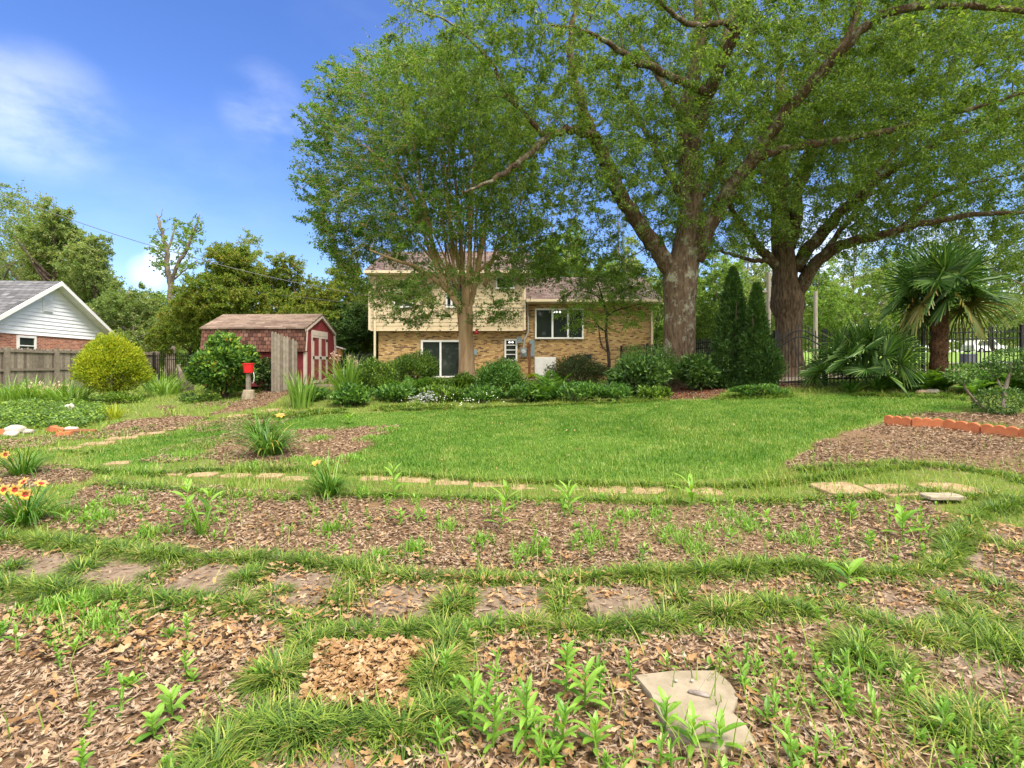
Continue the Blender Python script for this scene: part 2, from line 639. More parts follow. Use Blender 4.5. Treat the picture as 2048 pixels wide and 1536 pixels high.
def mask_of(x, y, polys, soft=True):
    x = x + (vnoise(x, y, 0.35, 11) - 0.5) * 0.22 if soft else x
    y = y + (vnoise(x, y, 0.35, 12) - 0.5) * 0.22 if soft else y
    z = G(x, y)
    px, py = px_of(x, y, z)
    m = np.zeros(np.shape(x), bool)
    for p in polys:
        m |= in_poly(px, py, p)
    return m & (y > 0.3)


def scatter(n, x0, x1, y0, y1, polys=None, not_in=None, near=0.0):
    """random ground points inside the outlines; near > 0 thickens them towards y0"""
    x = rng.uniform(x0, x1, n)
    y = y0 + (y1 - y0) * rng.uniform(0, 1, n) ** (1 + near)
    keep = np.ones(n, bool)
    if polys is not None:
        keep &= mask_of(x, y, polys)
    if not_in is not None:
        keep &= ~mask_of(x, y, not_in)
    return x[keep], y[keep]


def pts(x, y, dz=0.0):
    return np.stack([x, y, G(x, y) + dz], -1)


# ground sheet out to the horizon
def axis(lo, hi, step, far, growth=1.25):
    a = list(np.arange(lo, hi + 1e-6, step))
    s = step
    while a[-1] < far:
        s *= growth
        a.append(a[-1] + s)
    s = step
    b = []
    c = lo
    while c > -far:
        s *= growth
        c -= s
        b.append(c)
    return np.array(b[::-1] + a)


gx, gy = axis(-15, 15, 0.11, 900), axis(1, 20, 0.11, 900)
XX, YY = np.meshgrid(gx, gy)
ZZ = G(XX, YY)
gb = MB()
nx = len(gx)
ii = (np.arange(len(gy) - 1)[:, None] * nx + np.arange(nx - 1)[None]).ravel()
gb.add(np.stack([XX, YY, ZZ], -1).reshape(-1, 3), np.stack([ii, ii + 1, ii + nx + 1, ii + nx], -1))
fx, fy = XX.ravel(), YY.ravel()
w_mulch = np.where(mask_of(fx, fy, BEDS), 1.0, 0.0)
w_lawn = np.where(mask_of(fx, fy, R_LAWN, False), 1.0, 0.0)
m, n_, l_ = ntree("ground cover")
b_, o_ = principled(n_, l_, .95, .1)
at_m = n_.new("ShaderNodeAttribute")
at_m.attribute_name = "bed"
at_l = n_.new("ShaderNodeAttribute")
at_l.attribute_name = "lawn"
f1 = add_noise(n_, l_, 5.0, detail=8, rough=.7)
f2 = add_noise(n_, l_, 38.0, detail=5, rough=.7)
soil_c = add_ramp(n_, l_, f2, [(.3, (.08, .05, .028)), (.55, (.19, .12, .07)), (.75, (.30, .21, .13))])
rough_c = add_ramp(n_, l_, f1, [(.35, (.16, .15, .045)), (.5, (.10, .15, .025)), (.66, (.2, .17, .08))])
lawn_c = add_ramp(n_, l_, f1, [(.3, (.06, .12, .015)), (.7, (.11, .19, .028))])
cc = add_mix(n_, l_, at_l.outputs["Fac"], rough_c, lawn_c)
cc = add_mix(n_, l_, at_m.outputs["Fac"], cc, soil_c)
l_.new(cc, b_.inputs["Base Color"])
add_bump(n_, l_, f2, b_, .02)
ground = gb.build("ground", m, smooth=True)
for nm, w in (("bed", w_mulch), ("lawn", w_lawn)):
    a = ground.data.attributes.new(nm, 'FLOAT', 'POINT')
    a.data.foreach_set("value", w.astype(np.float32))
tag(ground, kind='structure')

# the road beyond the fence and its verge
rb = MB()
xs = np.linspace(10, 90, 60)
yr0, yr1 = 24.5 + 0 * xs, 31 + 0 * xs
V = np.concatenate([np.stack([xs, yr0, G(xs, yr0) + .03], -1), np.stack([xs, yr1, G(xs, yr1) + .03], -1)])
k = np.arange(59)
rb.add(V, np.stack([k, k + 1, k + 61, k + 60], -1))
tag(rb.build("road", M_plain("pale asphalt", (.36, .35, .35), (.28, .27, .27), 3, .9)), kind='structure')
gvb = MB()
xs = np.linspace(8, 90, 120)
ys = np.linspace(31.1, 70, 40)
XX, YY = np.meshgrid(xs, ys)
ii = (np.arange(39)[:, None] * 120 + np.arange(119)[None]).ravel()
gvb.add(np.stack([XX, YY, G(XX, YY) + .02], -1).reshape(-1, 3), np.stack([ii, ii + 1, ii + 121, ii + 120], -1))
tag(gvb.build("verge", M_plain("mown verge", (.17, .26, .04), (.11, .19, .03), 4, .95)), kind='structure')

# patio of pale concrete by the house door, and the path behind the gate
for nm, x0, x1, y0, y1, mt in (("patio", -5.2, 3.2, 24.6, 28.9, "concrete"), ("path", 6.5, 16, 16.2, 17.6, "concrete")):
    pb = MB()
    xs, ys = np.linspace(x0, x1, 30), np.linspace(y0, y1, 12)
    XX, YY = np.meshgrid(xs, ys)
    ii = (np.arange(11)[:, None] * 30 + np.arange(29)[None]).ravel()
    pb.add(np.stack([XX, YY, G(XX, YY) + .05], -1).reshape(-1, 3), np.stack([ii, ii + 1, ii + 31, ii + 30], -1))
    tag(pb.build(nm, MAT[mt]), kind='structure')

# ---------------------------------------------------------------- mulch, dry leaves
def chips(x, y, L, W, lift, curl, tilt, mb):
    """bark chips: small bent plates lying every way"""
    n = len(x)
    az = rng.uniform(0, 2 * PI, n)
    d = np.stack([np.cos(az), np.sin(az), rng.normal(0, tilt, n)], -1)
    nrm = unit(np.stack([rng.normal(0, tilt, n), rng.normal(0, tilt, n), np.ones(n)], -1))
    d = unit(d)
    s = unit(np.cross(nrm, d))
    nn = np.cross(d, s)
    C = pts(x, y, 0) + np.array([0, 0, 1.0]) * (rng.uniform(0, 1, n) * lift + 0.004)[:, None]
    L = (L * rng.uniform(.5, 1.4, n))[:, None]
    W = (W * rng.uniform(.5, 1.3, n))[:, None]
    j = lambda: rng.uniform(.55, 1.0, n)[:, None]
    up = nn * W * curl
    V = np.stack([C - d * L * .5 - s * W * .5 * j() + up, C + s * W * .1 - d * L * .1, C + d * L * .5 - s * W * .5 * j() + up,
                  C + d * L * .5 + s * W * .5 * j() + up, C + d * L * .12 + s * W * .05, C - d * L * .5 + s * W * .5 * j() + up], 1).reshape(-1, 3)
    q = np.array([[0, 2, 4, 1], [1, 4, 3, 5]])
    mb.add(V, (np.arange(n)[:, None, None] * 6 + q[None]).reshape(-1, 4))


def dry_leaves(x, y, L, lift, mb, up=0.0):
    """fallen oak leaves: lobed outline, creased along the midrib and curled"""
    n = len(x)
    az = rng.uniform(0, 2 * PI, n)
    nrm = unit(np.stack([rng.normal(0, .35, n), rng.normal(0, .35, n), np.ones(n)], -1))
    d = unit(np.stack([np.cos(az), np.sin(az), rng.normal(0, .25, n)], -1))
    s = unit(np.cross(nrm, d))
    nn = np.cross(d, s)
    L = L * rng.uniform(.35, 1.3, n)
    W = L * rng.uniform(.28, .7, n)
    C = pts(x, y, 0) + np.array([0, 0, 1.0]) * (rng.uniform(0, 1, n) * lift + .006 + up)[:, None]
    crl = rng.uniform(-.5, 1.1, n)
    fold = rng.uniform(.05, .5, n)
    ts = [0, .18, .32, .48, .64, .8, 1]
    ws = [.06, .55, .32, 1.0, .5, .62, .02]
    cols = []
    for t, w in zip(ts, ws):
        c = C + d * ((t - .5) * L)[:, None] + nn * ((t - .5) ** 2 * L * crl)[:, None]
        e = (W * .5 * w * rng.uniform(.75, 1.15, n))[:, None]
        cols += [c - s * e + nn * e * fold[:, None], c, c + s * e + nn * e * fold[:, None]]
    V = np.stack(cols, 1).reshape(-1, 3)
    q = []
    for i in range(6):
        for k in range(2):
            q.append([i * 3 + k, i * 3 + k + 1, i * 3 + k + 4, i * 3 + k + 3])
    q = np.array(q)
    mb.add(V, (np.arange(n)[:, None, None] * 21 + q[None]).reshape(-1, 4))


MAT['chips'] = M_island("bark chips", [(0, (.07, .04, .022)), (.15, (.17, .105, .062)), (.38, (.26, .17, .108)), (.6, (.32, .22, .145)), (.85, (.335, .25, .175)), (1, (.37, .295, .22))], .9)
MAT['dry'] = M_island("dry oak leaves", [(0, (.12, .06, .026)), (.2, (.24, .135, .055)), (.5, (.31, .185, .085)), (.8, (.37, .24, .125)), (1, (.40, .30, .19))], .85)
mc = MB()
x, y = scatter(120000, -7, 7, 1.3, 4.2, BEDS, near=.4)
p_ = px_of(x, y, G(x, y))
bare = vnoise(x, y, .9, 21) + .3 * vnoise(x, y, .3, 22)
k = (bare > .16) & ~mask_of(x, y, R_SLAB, False)
chips(x[k], y[k], .043, .018, .024, .2, .28, mc)
x, y = scatter(170000, -11, 14, 4.0, 8.2, BEDS)
k = (vnoise(x, y, 1.1, 23) + .3 * vnoise(x, y, .3, 24)) > .17
chips(x[k], y[k], .05, .021, .025, .22, .3, mc)
x, y = scatter(150000, -14, 16, 8.0, 18, BEDS)
chips(x, y, .06, .03, .03, .2, .3, mc)
tag(mc.build("bark_mulch", MAT['chips']), "grey-brown bark chips spread over the garden beds", kind='stuff')
dl = MB()
x, y = scatter(13000, -4.5, 4.5, 1.3, 4.2, R_MULCH, near=.5)
k = (rng.uniform(0, 1, len(x)) < .35 + .65 * (vnoise(x, y, .8, 31) > .5)) & ~mask_of(x, y, R_SLAB, False)
dry_leaves(x[k], y[k], .066, .03, dl)
x, y = scatter(40000, -9, 9, 1.4, 5.2, R_STONE_BED)
px_, py_ = px_of(x, y, G(x, y))
k = (rng.uniform(0, 1, len(x)) < np.where(px_ < 520, .10, .9)) | in_poly(px_, py_, R_STONE_BED[1]) | in_poly(px_, py_, R_STONE_BED[2])
dry_leaves(x[k], y[k], .06, .02, dl, .018)
x, y = scatter(9000, -1.4, -.3, 1.4, 2.8, [R_STONE_BED[1]])
dry_leaves(x, y, .072, .03, dl, .025)
x, y = scatter(3000, -4.8, -.9, 1.8, 4.5, [[(0, 1225), (200, 1200), (450, 1215), (610, 1262), (520, 1400), (60, 1300)]])
dry_leaves(x, y, .075, .03, dl)
x, y = scatter(6000, -9, 12, 4.2, 8, R_MULCH)
k = vnoise(x, y, 1.2, 33) > .5
dry_leaves(x[k], y[k], .07, .03, dl)
x, y = scatter(90000, -14, -2, 6, 15, [[(-60, 885), (430, 842), (620, 800), (690, 790), (560, 850), (420, 940), (150, 965), (-60, 940)], [(300, 800), (480, 790), (520, 820), (330, 840)]])
k = (.65 * vnoise(x, y, .9, 28) + .35 * vnoise(x, y, .3, 29)) > .56
m2 = MB()
chips(x[k], y[k], .055, .026, .035, .2, .3, m2)
tag(m2.build('bark_mulch', MAT['chips']), 'thin patches of bark chips in the rough grass at the left', kind='stuff')
tw = MB()
x, y = scatter(1500, -7, 8, 1.4, 8, BEDS)
n = len(x)
az = rng.uniform(0, 2 * PI, n)
ln = rng.uniform(.03, .13, n)
A = pts(x, y, .03)
B = A + np.stack([np.cos(az) * ln, np.sin(az) * ln, rng.normal(0, .012, n)], -1)
tw.prisms(A, B, rng.uniform(.002, .005, n), rng.uniform(.001, .003, n), 4)
x, y = scatter(500, -6, 12, 6.5, 15, R_LAWN)
dry_leaves(x, y, .06, .03, dl, .03)
tag(tw.build("fallen_twigs", M_island("twigs", [(0, (.10, .065, .045)), (1, (.33, .26, .2))])), "short dry twigs lying on the mulch", kind='stuff')
tag(dl.build("fallen_leaves", MAT['dry']), "dry tan oak leaves lying over the beds and stones", kind='stuff')
rm = MB()
x, y = scatter(5000, 2.5, 8, 11, 22, [R_MULCH[8], R_MULCH[9]])
chips(x, y, .10, .06, .04, .3, .35, rm)
tag(rm.build("red_mulch", M_island("red bark", [(0, (.12, .04, .022)), (1, (.34, .13, .07))])), "reddish bark under the big oak and behind the gate", kind='stuff')

# ---------------------------------------------------------------- lawn and rough grass
MAT['lawn'] = M_leaf("lawn blades", [(0, (.045, .135, .011)), (.45, (.092, .21, .018)), (.75, (.155, .285, .032)), (1, (.31, .35, .10))], .35, .5, .3, .75, 1.6)
MAT['rough'] = M_leaf("rough grass", [(0, (.08, .17, .014)), (.4, (.15, .27, .025)), (.75, (.24, .34, .05)), (1, (.40, .38, .13))], .35, .5, .3, .4, 1.0)
MAT['mondo'] = M_leaf("mondo blades", [(0, (.016, .07, .010)), (.35, (.045, .14, .015)), (.62, (.11, .225, .024)), (.86, (.22, .33, .04)), (.96, (.38, .40, .09)), (1, (.42, .34, .14))], .35, .45, .3, .35, 2.5)
lw = MB()
x, y = scatter(420000, -8, 13, 5.8, 16.5, R_LAWN)
n = len(x)
lw.ribbons(pts(x, y, -.005), rng.uniform(0, 2 * PI, n), rng.uniform(.05, .7, n), rng.uniform(.1, .9, n), rng.uniform(.03, .065, n) * (1 + .8 * (vnoise(x, y, 1.5, 41) - .4)),
           rng.uniform(.005, .009, n) * (.7 + y / 20), 2)
tag(lw.build("lawn_grass", MAT['lawn']), "short green turf of the lawn", kind='stuff')
rg = MB()
x, y = scatter(130000, -12, 17, 4.2, 9.5, None, BEDS + R_LAWN)
px_, py_ = px_of(x, y, G(x, y))
dens = .25 + .75 * vnoise(x, y, .8, 42)
k = (rng.uniform(0, 1, len(x)) < dens) & ~(mask_of(x, y, R_PATHB) & (rng.uniform(0, 1, len(x)) < .55))
x, y = x[k], y[k]
n = len(x)
rg.ribbons(pts(x, y, -.005), rng.uniform(0, 2 * PI, n), rng.uniform(.1, .8, n), rng.uniform(.2, 1.1, n), rng.uniform(.04, .11, n), rng.uniform(.005, .009, n), 2)
x, y = scatter(220000, -24, 24, 8.5, 24, None, BEDS + R_LAWN)
k = rng.uniform(0, 1, len(x)) < .2 + .8 * vnoise(x, y, 1.2, 43)
x, y = x[k], y[k]
n = len(x)
rg.ribbons(pts(x, y, -.005), rng.uniform(0, 2 * PI, n), rng.uniform(.1, .8, n), rng.uniform(.2, 1.1, n), rng.uniform(.04, .14, n) * (.45 + 1.3 * vnoise(x, y, .7, 44)), rng.uniform(.008, .014, n) * (.6 + y / 25), 2)
tag(rg.build("rough_grass", MAT['rough']), "yellow-green rough grass and weeds round the paths", kind='stuff')

# light on the blade tops put into the colour: mondo yellows towards the tips
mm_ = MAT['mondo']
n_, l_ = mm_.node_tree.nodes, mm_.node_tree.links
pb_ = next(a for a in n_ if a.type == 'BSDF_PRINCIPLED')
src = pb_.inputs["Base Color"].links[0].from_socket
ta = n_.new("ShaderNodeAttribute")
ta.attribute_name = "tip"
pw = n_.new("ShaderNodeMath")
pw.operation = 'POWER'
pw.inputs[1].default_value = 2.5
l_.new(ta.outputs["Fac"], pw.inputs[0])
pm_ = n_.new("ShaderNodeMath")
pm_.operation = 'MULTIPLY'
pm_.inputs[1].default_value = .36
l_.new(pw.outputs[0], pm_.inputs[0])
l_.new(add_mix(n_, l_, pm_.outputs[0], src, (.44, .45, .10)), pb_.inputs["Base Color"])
# ---------------------------------------------------------------- mondo grass borders
def polyline_pts(pl, step, width):
    P = np.array([at(a, b)[:2] for a, b in pl])
    out = []
    for a, b in zip(P[:-1], P[1:]):
        L = np.linalg.norm(b - a)
        k = max(1, int(L / step))
        for t in (np.arange(k) + rng.uniform(0, 1, k)) / k:
            q = a + (b - a) * t
            nrm = np.array([-(b - a)[1], (b - a)[0]]) / max(L, 1e-6)
            out.append(q + nrm * rng.uniform(-.5, .5) * width)
    return np.array(out)


def mondo(name, label, rows, h=.13, blades=340, step=.13, width=.09, mat='mondo', bw=.0074, segs=5):
    mb = MB()
    C = np.concatenate([polyline_pts(r, step, width) for r in rows])
    n = len(C)
    nb = blades
    c = np.repeat(C, nb, 0)
    sz = np.repeat(rng.uniform(.65, 1.3, n) * (.8 + .4 * vnoise(C[:, 0], C[:, 1], .5, 51)), nb)
    m_ = len(c)
    az = rng.uniform(0, 2 * PI, m_)
    u_ = np.sqrt(rng.uniform(0, 1, m_))
    rad = .06 * u_ * sz
    x, y = c[:, 0] + np.cos(az) * rad, c[:, 1] + np.sin(az) * rad
    lean = np.clip(.08 + 1.0 * u_ + rng.normal(0, .16, m_), 0, 1.5)
    mb.ribbons(pts(x, y, -.01), az + rng.normal(0, .35, m_), lean, rng.uniform(.9, 2.1, m_), sz * h * rng.uniform(.7, 1.15, m_), bw * rng.uniform(.7, 1.25, m_), segs)
    o = mb.build(name, MAT[mat])
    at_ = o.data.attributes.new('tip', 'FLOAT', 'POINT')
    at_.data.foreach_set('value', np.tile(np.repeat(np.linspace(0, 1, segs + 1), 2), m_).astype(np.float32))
    return tag(o, label, kind='stuff')


A_UP = [(-350, 1050), (-60, 1070), (0, 1078), (150, 1095), (330, 1118), (500, 1122), (620, 1127), (720, 1143), (800, 1160), (900, 1160), (1050, 1165), (1200, 1160), (1350, 1160), (1500, 1150),
        (1600, 1143), (1700, 1153), (1800, 1158), (1880, 1140), (1905, 1100), (1930, 1065), (1950, 1030), (2048, 1010), (2250, 1020)]
A_LO = [(-350, 1165), (-60, 1172), (60, 1180), (200, 1195), (330, 1205), (480, 1220), (600, 1240), (650, 1265), (760, 1275), (900, 1262), (1000, 1255), (1100, 1255), (1200, 1262), (1320, 1255),
        (1400, 1240), (1500, 1232), (1600, 1230), (1700, 1238), (1760, 1258), (1840, 1285), (1950, 1310), (2048, 1330), (2300, 1400)]
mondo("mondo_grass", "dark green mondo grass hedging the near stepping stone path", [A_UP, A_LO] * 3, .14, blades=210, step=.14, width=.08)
DIV = [[(40, 1130), (10, 1148)], [(190, 1120), (150, 1150)], [(350, 1130), (290, 1160)], [(530, 1140), (460, 1185)], [(560, 1180), (540, 1200)], [(720, 1165), (670, 1215)], [(920, 1185), (900, 1235)], [(1130, 1185), (1125, 1235)],
       [(1350, 1175), (1355, 1225)], [(1600, 1170), (1640, 1215)], [(1640, 1160), (1700, 1205)], [(1830, 1170), (1920, 1225), (2048, 1260), (2200, 1290)], [(1900, 1150), (2048, 1195), (2300, 1260)], [(1940, 1075), (2048, 1110), (2250, 1160)],
       [(1880, 1190), (1960, 1260)], [(1970, 1195), (2060, 1240)]]
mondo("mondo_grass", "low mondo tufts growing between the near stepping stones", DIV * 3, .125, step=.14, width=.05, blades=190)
SQ = [[(640, 1268), (600, 1310), (560, 1350), (500, 1405)], [(655, 1275), (610, 1325), (560, 1385)], [(480, 1445), (560, 1470), (680, 1468), (800, 1462), (880, 1445)], [(470, 1490), (600, 1485), (800, 1480)],
      [(890, 1270), (870, 1320), (850, 1360), (855, 1420), (890, 1450)], [(900, 1290), (880, 1350), (880, 1400)], [(460, 1510), (380, 1560), (330, 1650)], [(450, 1530), (400, 1600)]]
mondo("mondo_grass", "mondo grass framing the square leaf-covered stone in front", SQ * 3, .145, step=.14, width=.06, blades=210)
RT = [[(1690, 1300), (1740, 1330), (1790, 1350), (1830, 1365)], [(1700, 1320), (1760, 1360)], [(1905, 1430), (1980, 1470), (2060, 1500)], [(1860, 1420), (1930, 1490), (2048, 1560)], [(1860, 1280), (1960, 1300), (2060, 1320)], [(1880, 1265), (2060, 1290)]]
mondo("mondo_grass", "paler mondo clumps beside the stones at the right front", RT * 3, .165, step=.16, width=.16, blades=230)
B_ROWS = [[(150, 938), (300, 950), (430, 940), (600, 940), (700, 948), (800, 952), (1000, 964), (1200, 971), (1440, 975), (1650, 955), (1850, 935), (2048, 955), (2300, 980)],
          [(200, 968), (560, 1000), (700, 992), (800, 994), (950, 1000), (1100, 1005), (1300, 1010), (1450, 1010), (1700, 995), (1850, 985), (2048, 1010)], [(1600, 940), (1800, 930), (1950, 945), (2048, 965), (2300, 1000)],
          [(1960, 985), (2048, 1010), (2200, 1040)]]
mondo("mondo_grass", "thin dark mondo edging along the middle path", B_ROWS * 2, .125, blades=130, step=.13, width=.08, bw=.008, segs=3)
C_ROWS = [[(80, 870), (200, 868), (280, 858), (360, 848), (420, 838)], [(60, 905), (200, 905), (350, 880), (450, 860), (560, 850)]]
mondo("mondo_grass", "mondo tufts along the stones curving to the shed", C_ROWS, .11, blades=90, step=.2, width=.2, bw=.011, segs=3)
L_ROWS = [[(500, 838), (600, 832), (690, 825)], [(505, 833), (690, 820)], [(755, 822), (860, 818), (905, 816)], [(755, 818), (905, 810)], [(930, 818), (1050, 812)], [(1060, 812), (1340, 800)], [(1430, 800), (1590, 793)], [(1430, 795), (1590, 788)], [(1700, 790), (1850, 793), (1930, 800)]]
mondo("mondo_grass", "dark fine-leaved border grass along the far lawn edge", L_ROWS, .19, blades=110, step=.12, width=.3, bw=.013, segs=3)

# ---------------------------------------------------------------- stepping stones
def slab(name, label, cat, group, c, w, dd, ang, mat, thick=.05, proud=.022, irregular=0.0):
    base = at(*c) if len(c) == 2 else np.array(c)
    k = 24
    a = np.arange(k) * 2 * PI / k
    sq = np.stack([np.sign(np.cos(a)) * np.abs(np.cos(a)) ** .32 * w / 2, np.sign(np.sin(a)) * np.abs(np.sin(a)) ** .32 * dd / 2], -1)
    sq *= (1 + rng.normal(0, .006 + irregular, (k, 1)))
    cs, sn = math.cos(ang), math.sin(ang)
    xy = np.stack([sq[:, 0] * cs - sq[:, 1] * sn, sq[:, 0] * sn + sq[:, 1] * cs], -1) + base[:2]
    zt = G(xy[:, 0], xy[:, 1])
    zt = .6 * zt + .4 * base[2] + proud
    ring = lambda s, z: np.c_[base[:2] + (xy - base[:2]) * s, z]
    V = np.concatenate([ring(1.0, zt - thick), ring(1.0, zt - .008), ring(.975, zt), ring(.5, zt + .001), [np.r_[base[:2], zt.mean() + .001]]])
    fs = []
    for r in range(3):
        for i in range(k):
            j = (i + 1) % k
            fs.append((r * k + i, r * k + j, (r + 1) * k + j, (r + 1) * k + i))
    fs += [(3 * k + i, 3 * k + (i + 1) % k, 4 * k) for i in range(k)]
    mb = MB()
    mb.add(V, fs)
    o = mb.build(name, mat, loc=tuple(base))
    return tag(o, label, cat, group)


GA = "stepping stones of the near path"
for (c, w, dd, an, lb) in (((95, 1136), .48, .46, -.25, "bare brown stepping stone at the far left of the near path"), ((247, 1145), .48, .46, -.22, "wide bare stepping stone, second from left in the near path"),
                           ((430, 1160), .47, .46, -.15, "half-bare stepping stone, third from left in the near path"), ((600, 1180), .47, .46, -.12, "leaf-strewn stepping stone just left of the tall grass tuft"),
                           ((815, 1203), .47, .46, -.05, "leaf-strewn stepping stone just right of the tall grass tuft"), ((1022, 1208), .47, .46, 0, "leaf-strewn stepping stone in the middle of the near path"),
                           ((1248, 1207), .48, .46, .05, "leafy stepping stone right of the path's middle one"), ((1490, 1197), .48, .46, .1, "half-covered stepping stone, third from right in the front row"),
                           ((1780, 1215), .48, .46, .3, "narrow leafy stepping stone where the near path bends"), ((1950, 1190), .5, .5, .4, "leaf-covered stepping stone beyond the bend at the right"),
                           ((2010, 1140), .5, .46, .5, "leafy stepping stone at the right edge, between mondo rows"), ((2010, 1085), .5, .46, .5, "stepping stone at the right edge, highest of the near path"),
                           ((1925, 1345), .46, .46, .35, "bare stepping stone by mondo clumps at lower right"), ((705, 1352), .47, .47, 0, "square stepping stone buried in dry leaves"),
                           ((620, 1530), .5, .45, 0, "leaf-covered stepping stone cut off by the bottom edge")):
    slab("stepping_stone", lb, "stepping stone", GA, c, w, dd, an, MAT['paver'])
GB_ = "stepping stones of the middle path"
MAT['tanstone'] = M_plain("tan stepping stone", (.38, .265, .16), (.22, .15, .085), 14, .9, .2, bump=.006)
WORD = ["first", "second", "third", "fourth", "fifth", "sixth", "seventh", "eighth", "ninth", "tenth", "eleventh"]
for i, (a, b) in enumerate(((755, 957), (830, 960), (905, 964), (980, 968), (1055, 972), (1135, 976), (1215, 979), (1300, 981), (1400, 983))):
    slab("stepping_stone", f"tan stone between the lawn and the middle bed, {WORD[i]} from the daylily", "stepping stone", GB_, (a, b), .42, .34, rng.normal(0, .12), MAT['tanstone'], .05, .012, .02)
for i, (a, b) in enumerate(((1680, 978), (1790, 982), (1900, 978))):
    slab("stepping_stone", ["tan stone half lost in grass below the right bed", "bare brown stone left of the pale flat rock", "tan stone just behind the pale flat rock"][i], "stepping stone", GB_, (a, b), .5, .42, .1, MAT['tanstone'])
for i, (a, b) in enumerate(((240, 926), (300, 938), (350, 947), (405, 950), (470, 952), (540, 952), (590, 958))):
    slab("stepping_stone", f"tan stone in the grassy path left of the daylily, {WORD[6 - i]} from it", "stepping stone", GB_, (a, b), .34, .24, rng.normal(0, .15), MAT['tanstone'], .05, .012, .03)
GC = "stepping stones curving to the shed"
for i, (a, b) in enumerate(((130, 897), (195, 887), (245, 876), (300, 867), (350, 857), (400, 846), (480, 831), (540, 820), (600, 808))):
    slab("stepping_stone", f"tan stone of the curved path to the shed, {WORD[i]} from its left end", "stepping stone", GC, (a, b), .5, .34, .3, MAT['tanstone'], .05, .012, .03)

SP = [(1268, 1362), (1345, 1352), (1432, 1351), (1462, 1378), (1478, 1405), (1466, 1438), (1492, 1462), (1512, 1496), (1440, 1512), (1385, 1500), (1338, 1482), (1318, 1440), (1300, 1400)]
Q = np.array([at(a, b_) for a, b_ in SP])
mb = MB()
kq = len(Q)
cq = Q.mean(0)
ring = lambda s, dz: np.c_[cq[:2] + (Q[:, :2] - cq[:2]) * s, Q[:, 2] * .6 + cq[2] * .4 + dz]
mb.add(np.concatenate([ring(1.01, -.05), ring(1.0, .020), ring(.98, .030), ring(.5, .032), [cq + (0, 0, .032)]]),
       [(r * kq + (i + 1) % kq, r * kq + i, (r + 1) * kq + i, (r + 1) * kq + (i + 1) % kq) for r in range(3) for i in range(kq)] + [(3 * kq + (i + 1) % kq, 3 * kq + i, 4 * kq) for i in range(kq)])
tag(mb.build("paving_slab", MAT['concrete'], loc=tuple(cq)), "large pale irregular concrete slab in the weeds at the front", "paving slab")

# ---------------------------------------------------------------- the split-level house
HY = 29.0
HX = lambda px: (px - CX) / F * HY
HZ = lambda py: EYE + (CY - py) / F * HY
house = thing("split_level_house", "split-level house of tan siding over blond brick, behind the garden", "house", (0, HY, .85))
MAT['blond'] = M_brick("blond brick", [(0, (.09, .04, .02)), (.12, (.17, .08, .03)), (.26, (.34, .18, .06)), (.5, (.48, .285, .095)), (.8, (.57, .36, .13)), (1, (.62, .42, .18))], (.34, .27, .18), .21, .075, mort=.011)
MAT['siding'] = M_plain("tan siding", (.56, .455, .30), (.50, .405, .265), 2, .55)
MAT['cream'] = M_plain("cream trim", (.66, .56, .40), (.60, .50, .35), 3, .5)
MAT['shingle'] = M_brick("brown shingles", [(0, (.075, .05, .045)), (.5, (.14, .095, .083)), (1, (.21, .155, .135))], (.06, .04, .035), .3, .14, mort=.012, facing="Y")
MAT['steel'] = M_plain("blue-grey steel box", (.20, .26, .28), (.16, .21, .23), 8, .5)
MAT['grey'] = M_plain("grey metal", (.35, .36, .36), (.27, .28, .28), 8, .5)
MAT['rust'] = M_plain("rusty pipe", (.24, .1, .04), (.13, .055, .025), 12, .8)


def gable_roof(mb, x0, x1, y0, yr, y1, ze, zr, t=.14):
    P = [(y0, ze), (yr, zr), (y1, ze)]
    V = np.array([(x, y, z + dz) for x in (x0, x1) for dz in (0, -t) for y, z in P])
    mb.add(V, [(0, 6, 7, 1), (1, 7, 8, 2), (3, 4, 10, 9), (4, 5, 11, 10), (0, 3, 9, 6), (2, 8, 11, 5), (0, 1, 4, 3), (1, 2, 5, 4), (6, 9, 10, 7), (7, 10, 11, 8)])


def window(parent, name, x0, x1, z0, z1, y, frame=.07, splits=(), bars=(), mat='white', pane='glass', M=None, deep_=.07):
    """a framed window on a wall facing -y: frame (> pane), mullions inside the frame mesh"""
    f = MB()
    f.box(x0, x1, y - deep_, y + .02, z1 - frame, z1, M).box(x0, x1, y - deep_ - .015, y + .02, z0, z0 + frame, M)
    f.box(x0, x0 + frame, y - deep_, y + .02, z0 + frame, z1 - frame, M).box(x1 - frame, x1, y - deep_, y + .02, z0 + frame, z1 - frame, M)
    for s in splits:
        xs = x0 + (x1 - x0) * s
        f.box(xs - .05, xs + .05, y - deep_ + .006, y + .02, z0 + frame, z1 - frame, M)
    for b in bars:
        zs = z0 + (z1 - z0) * b
        f.box(x0 + frame, x1 - frame, y - deep_ + .012, y + .02, zs - .022, zs + .022, M)
    fr = f.build(name, MAT[mat], parent)
    g = MB()
    g.box(x0 + frame, x1 - frame, y - .028, y - .008, z0 + frame, z1 - frame, M)
    g.build("pane", MAT[pane], fr)
    return fr


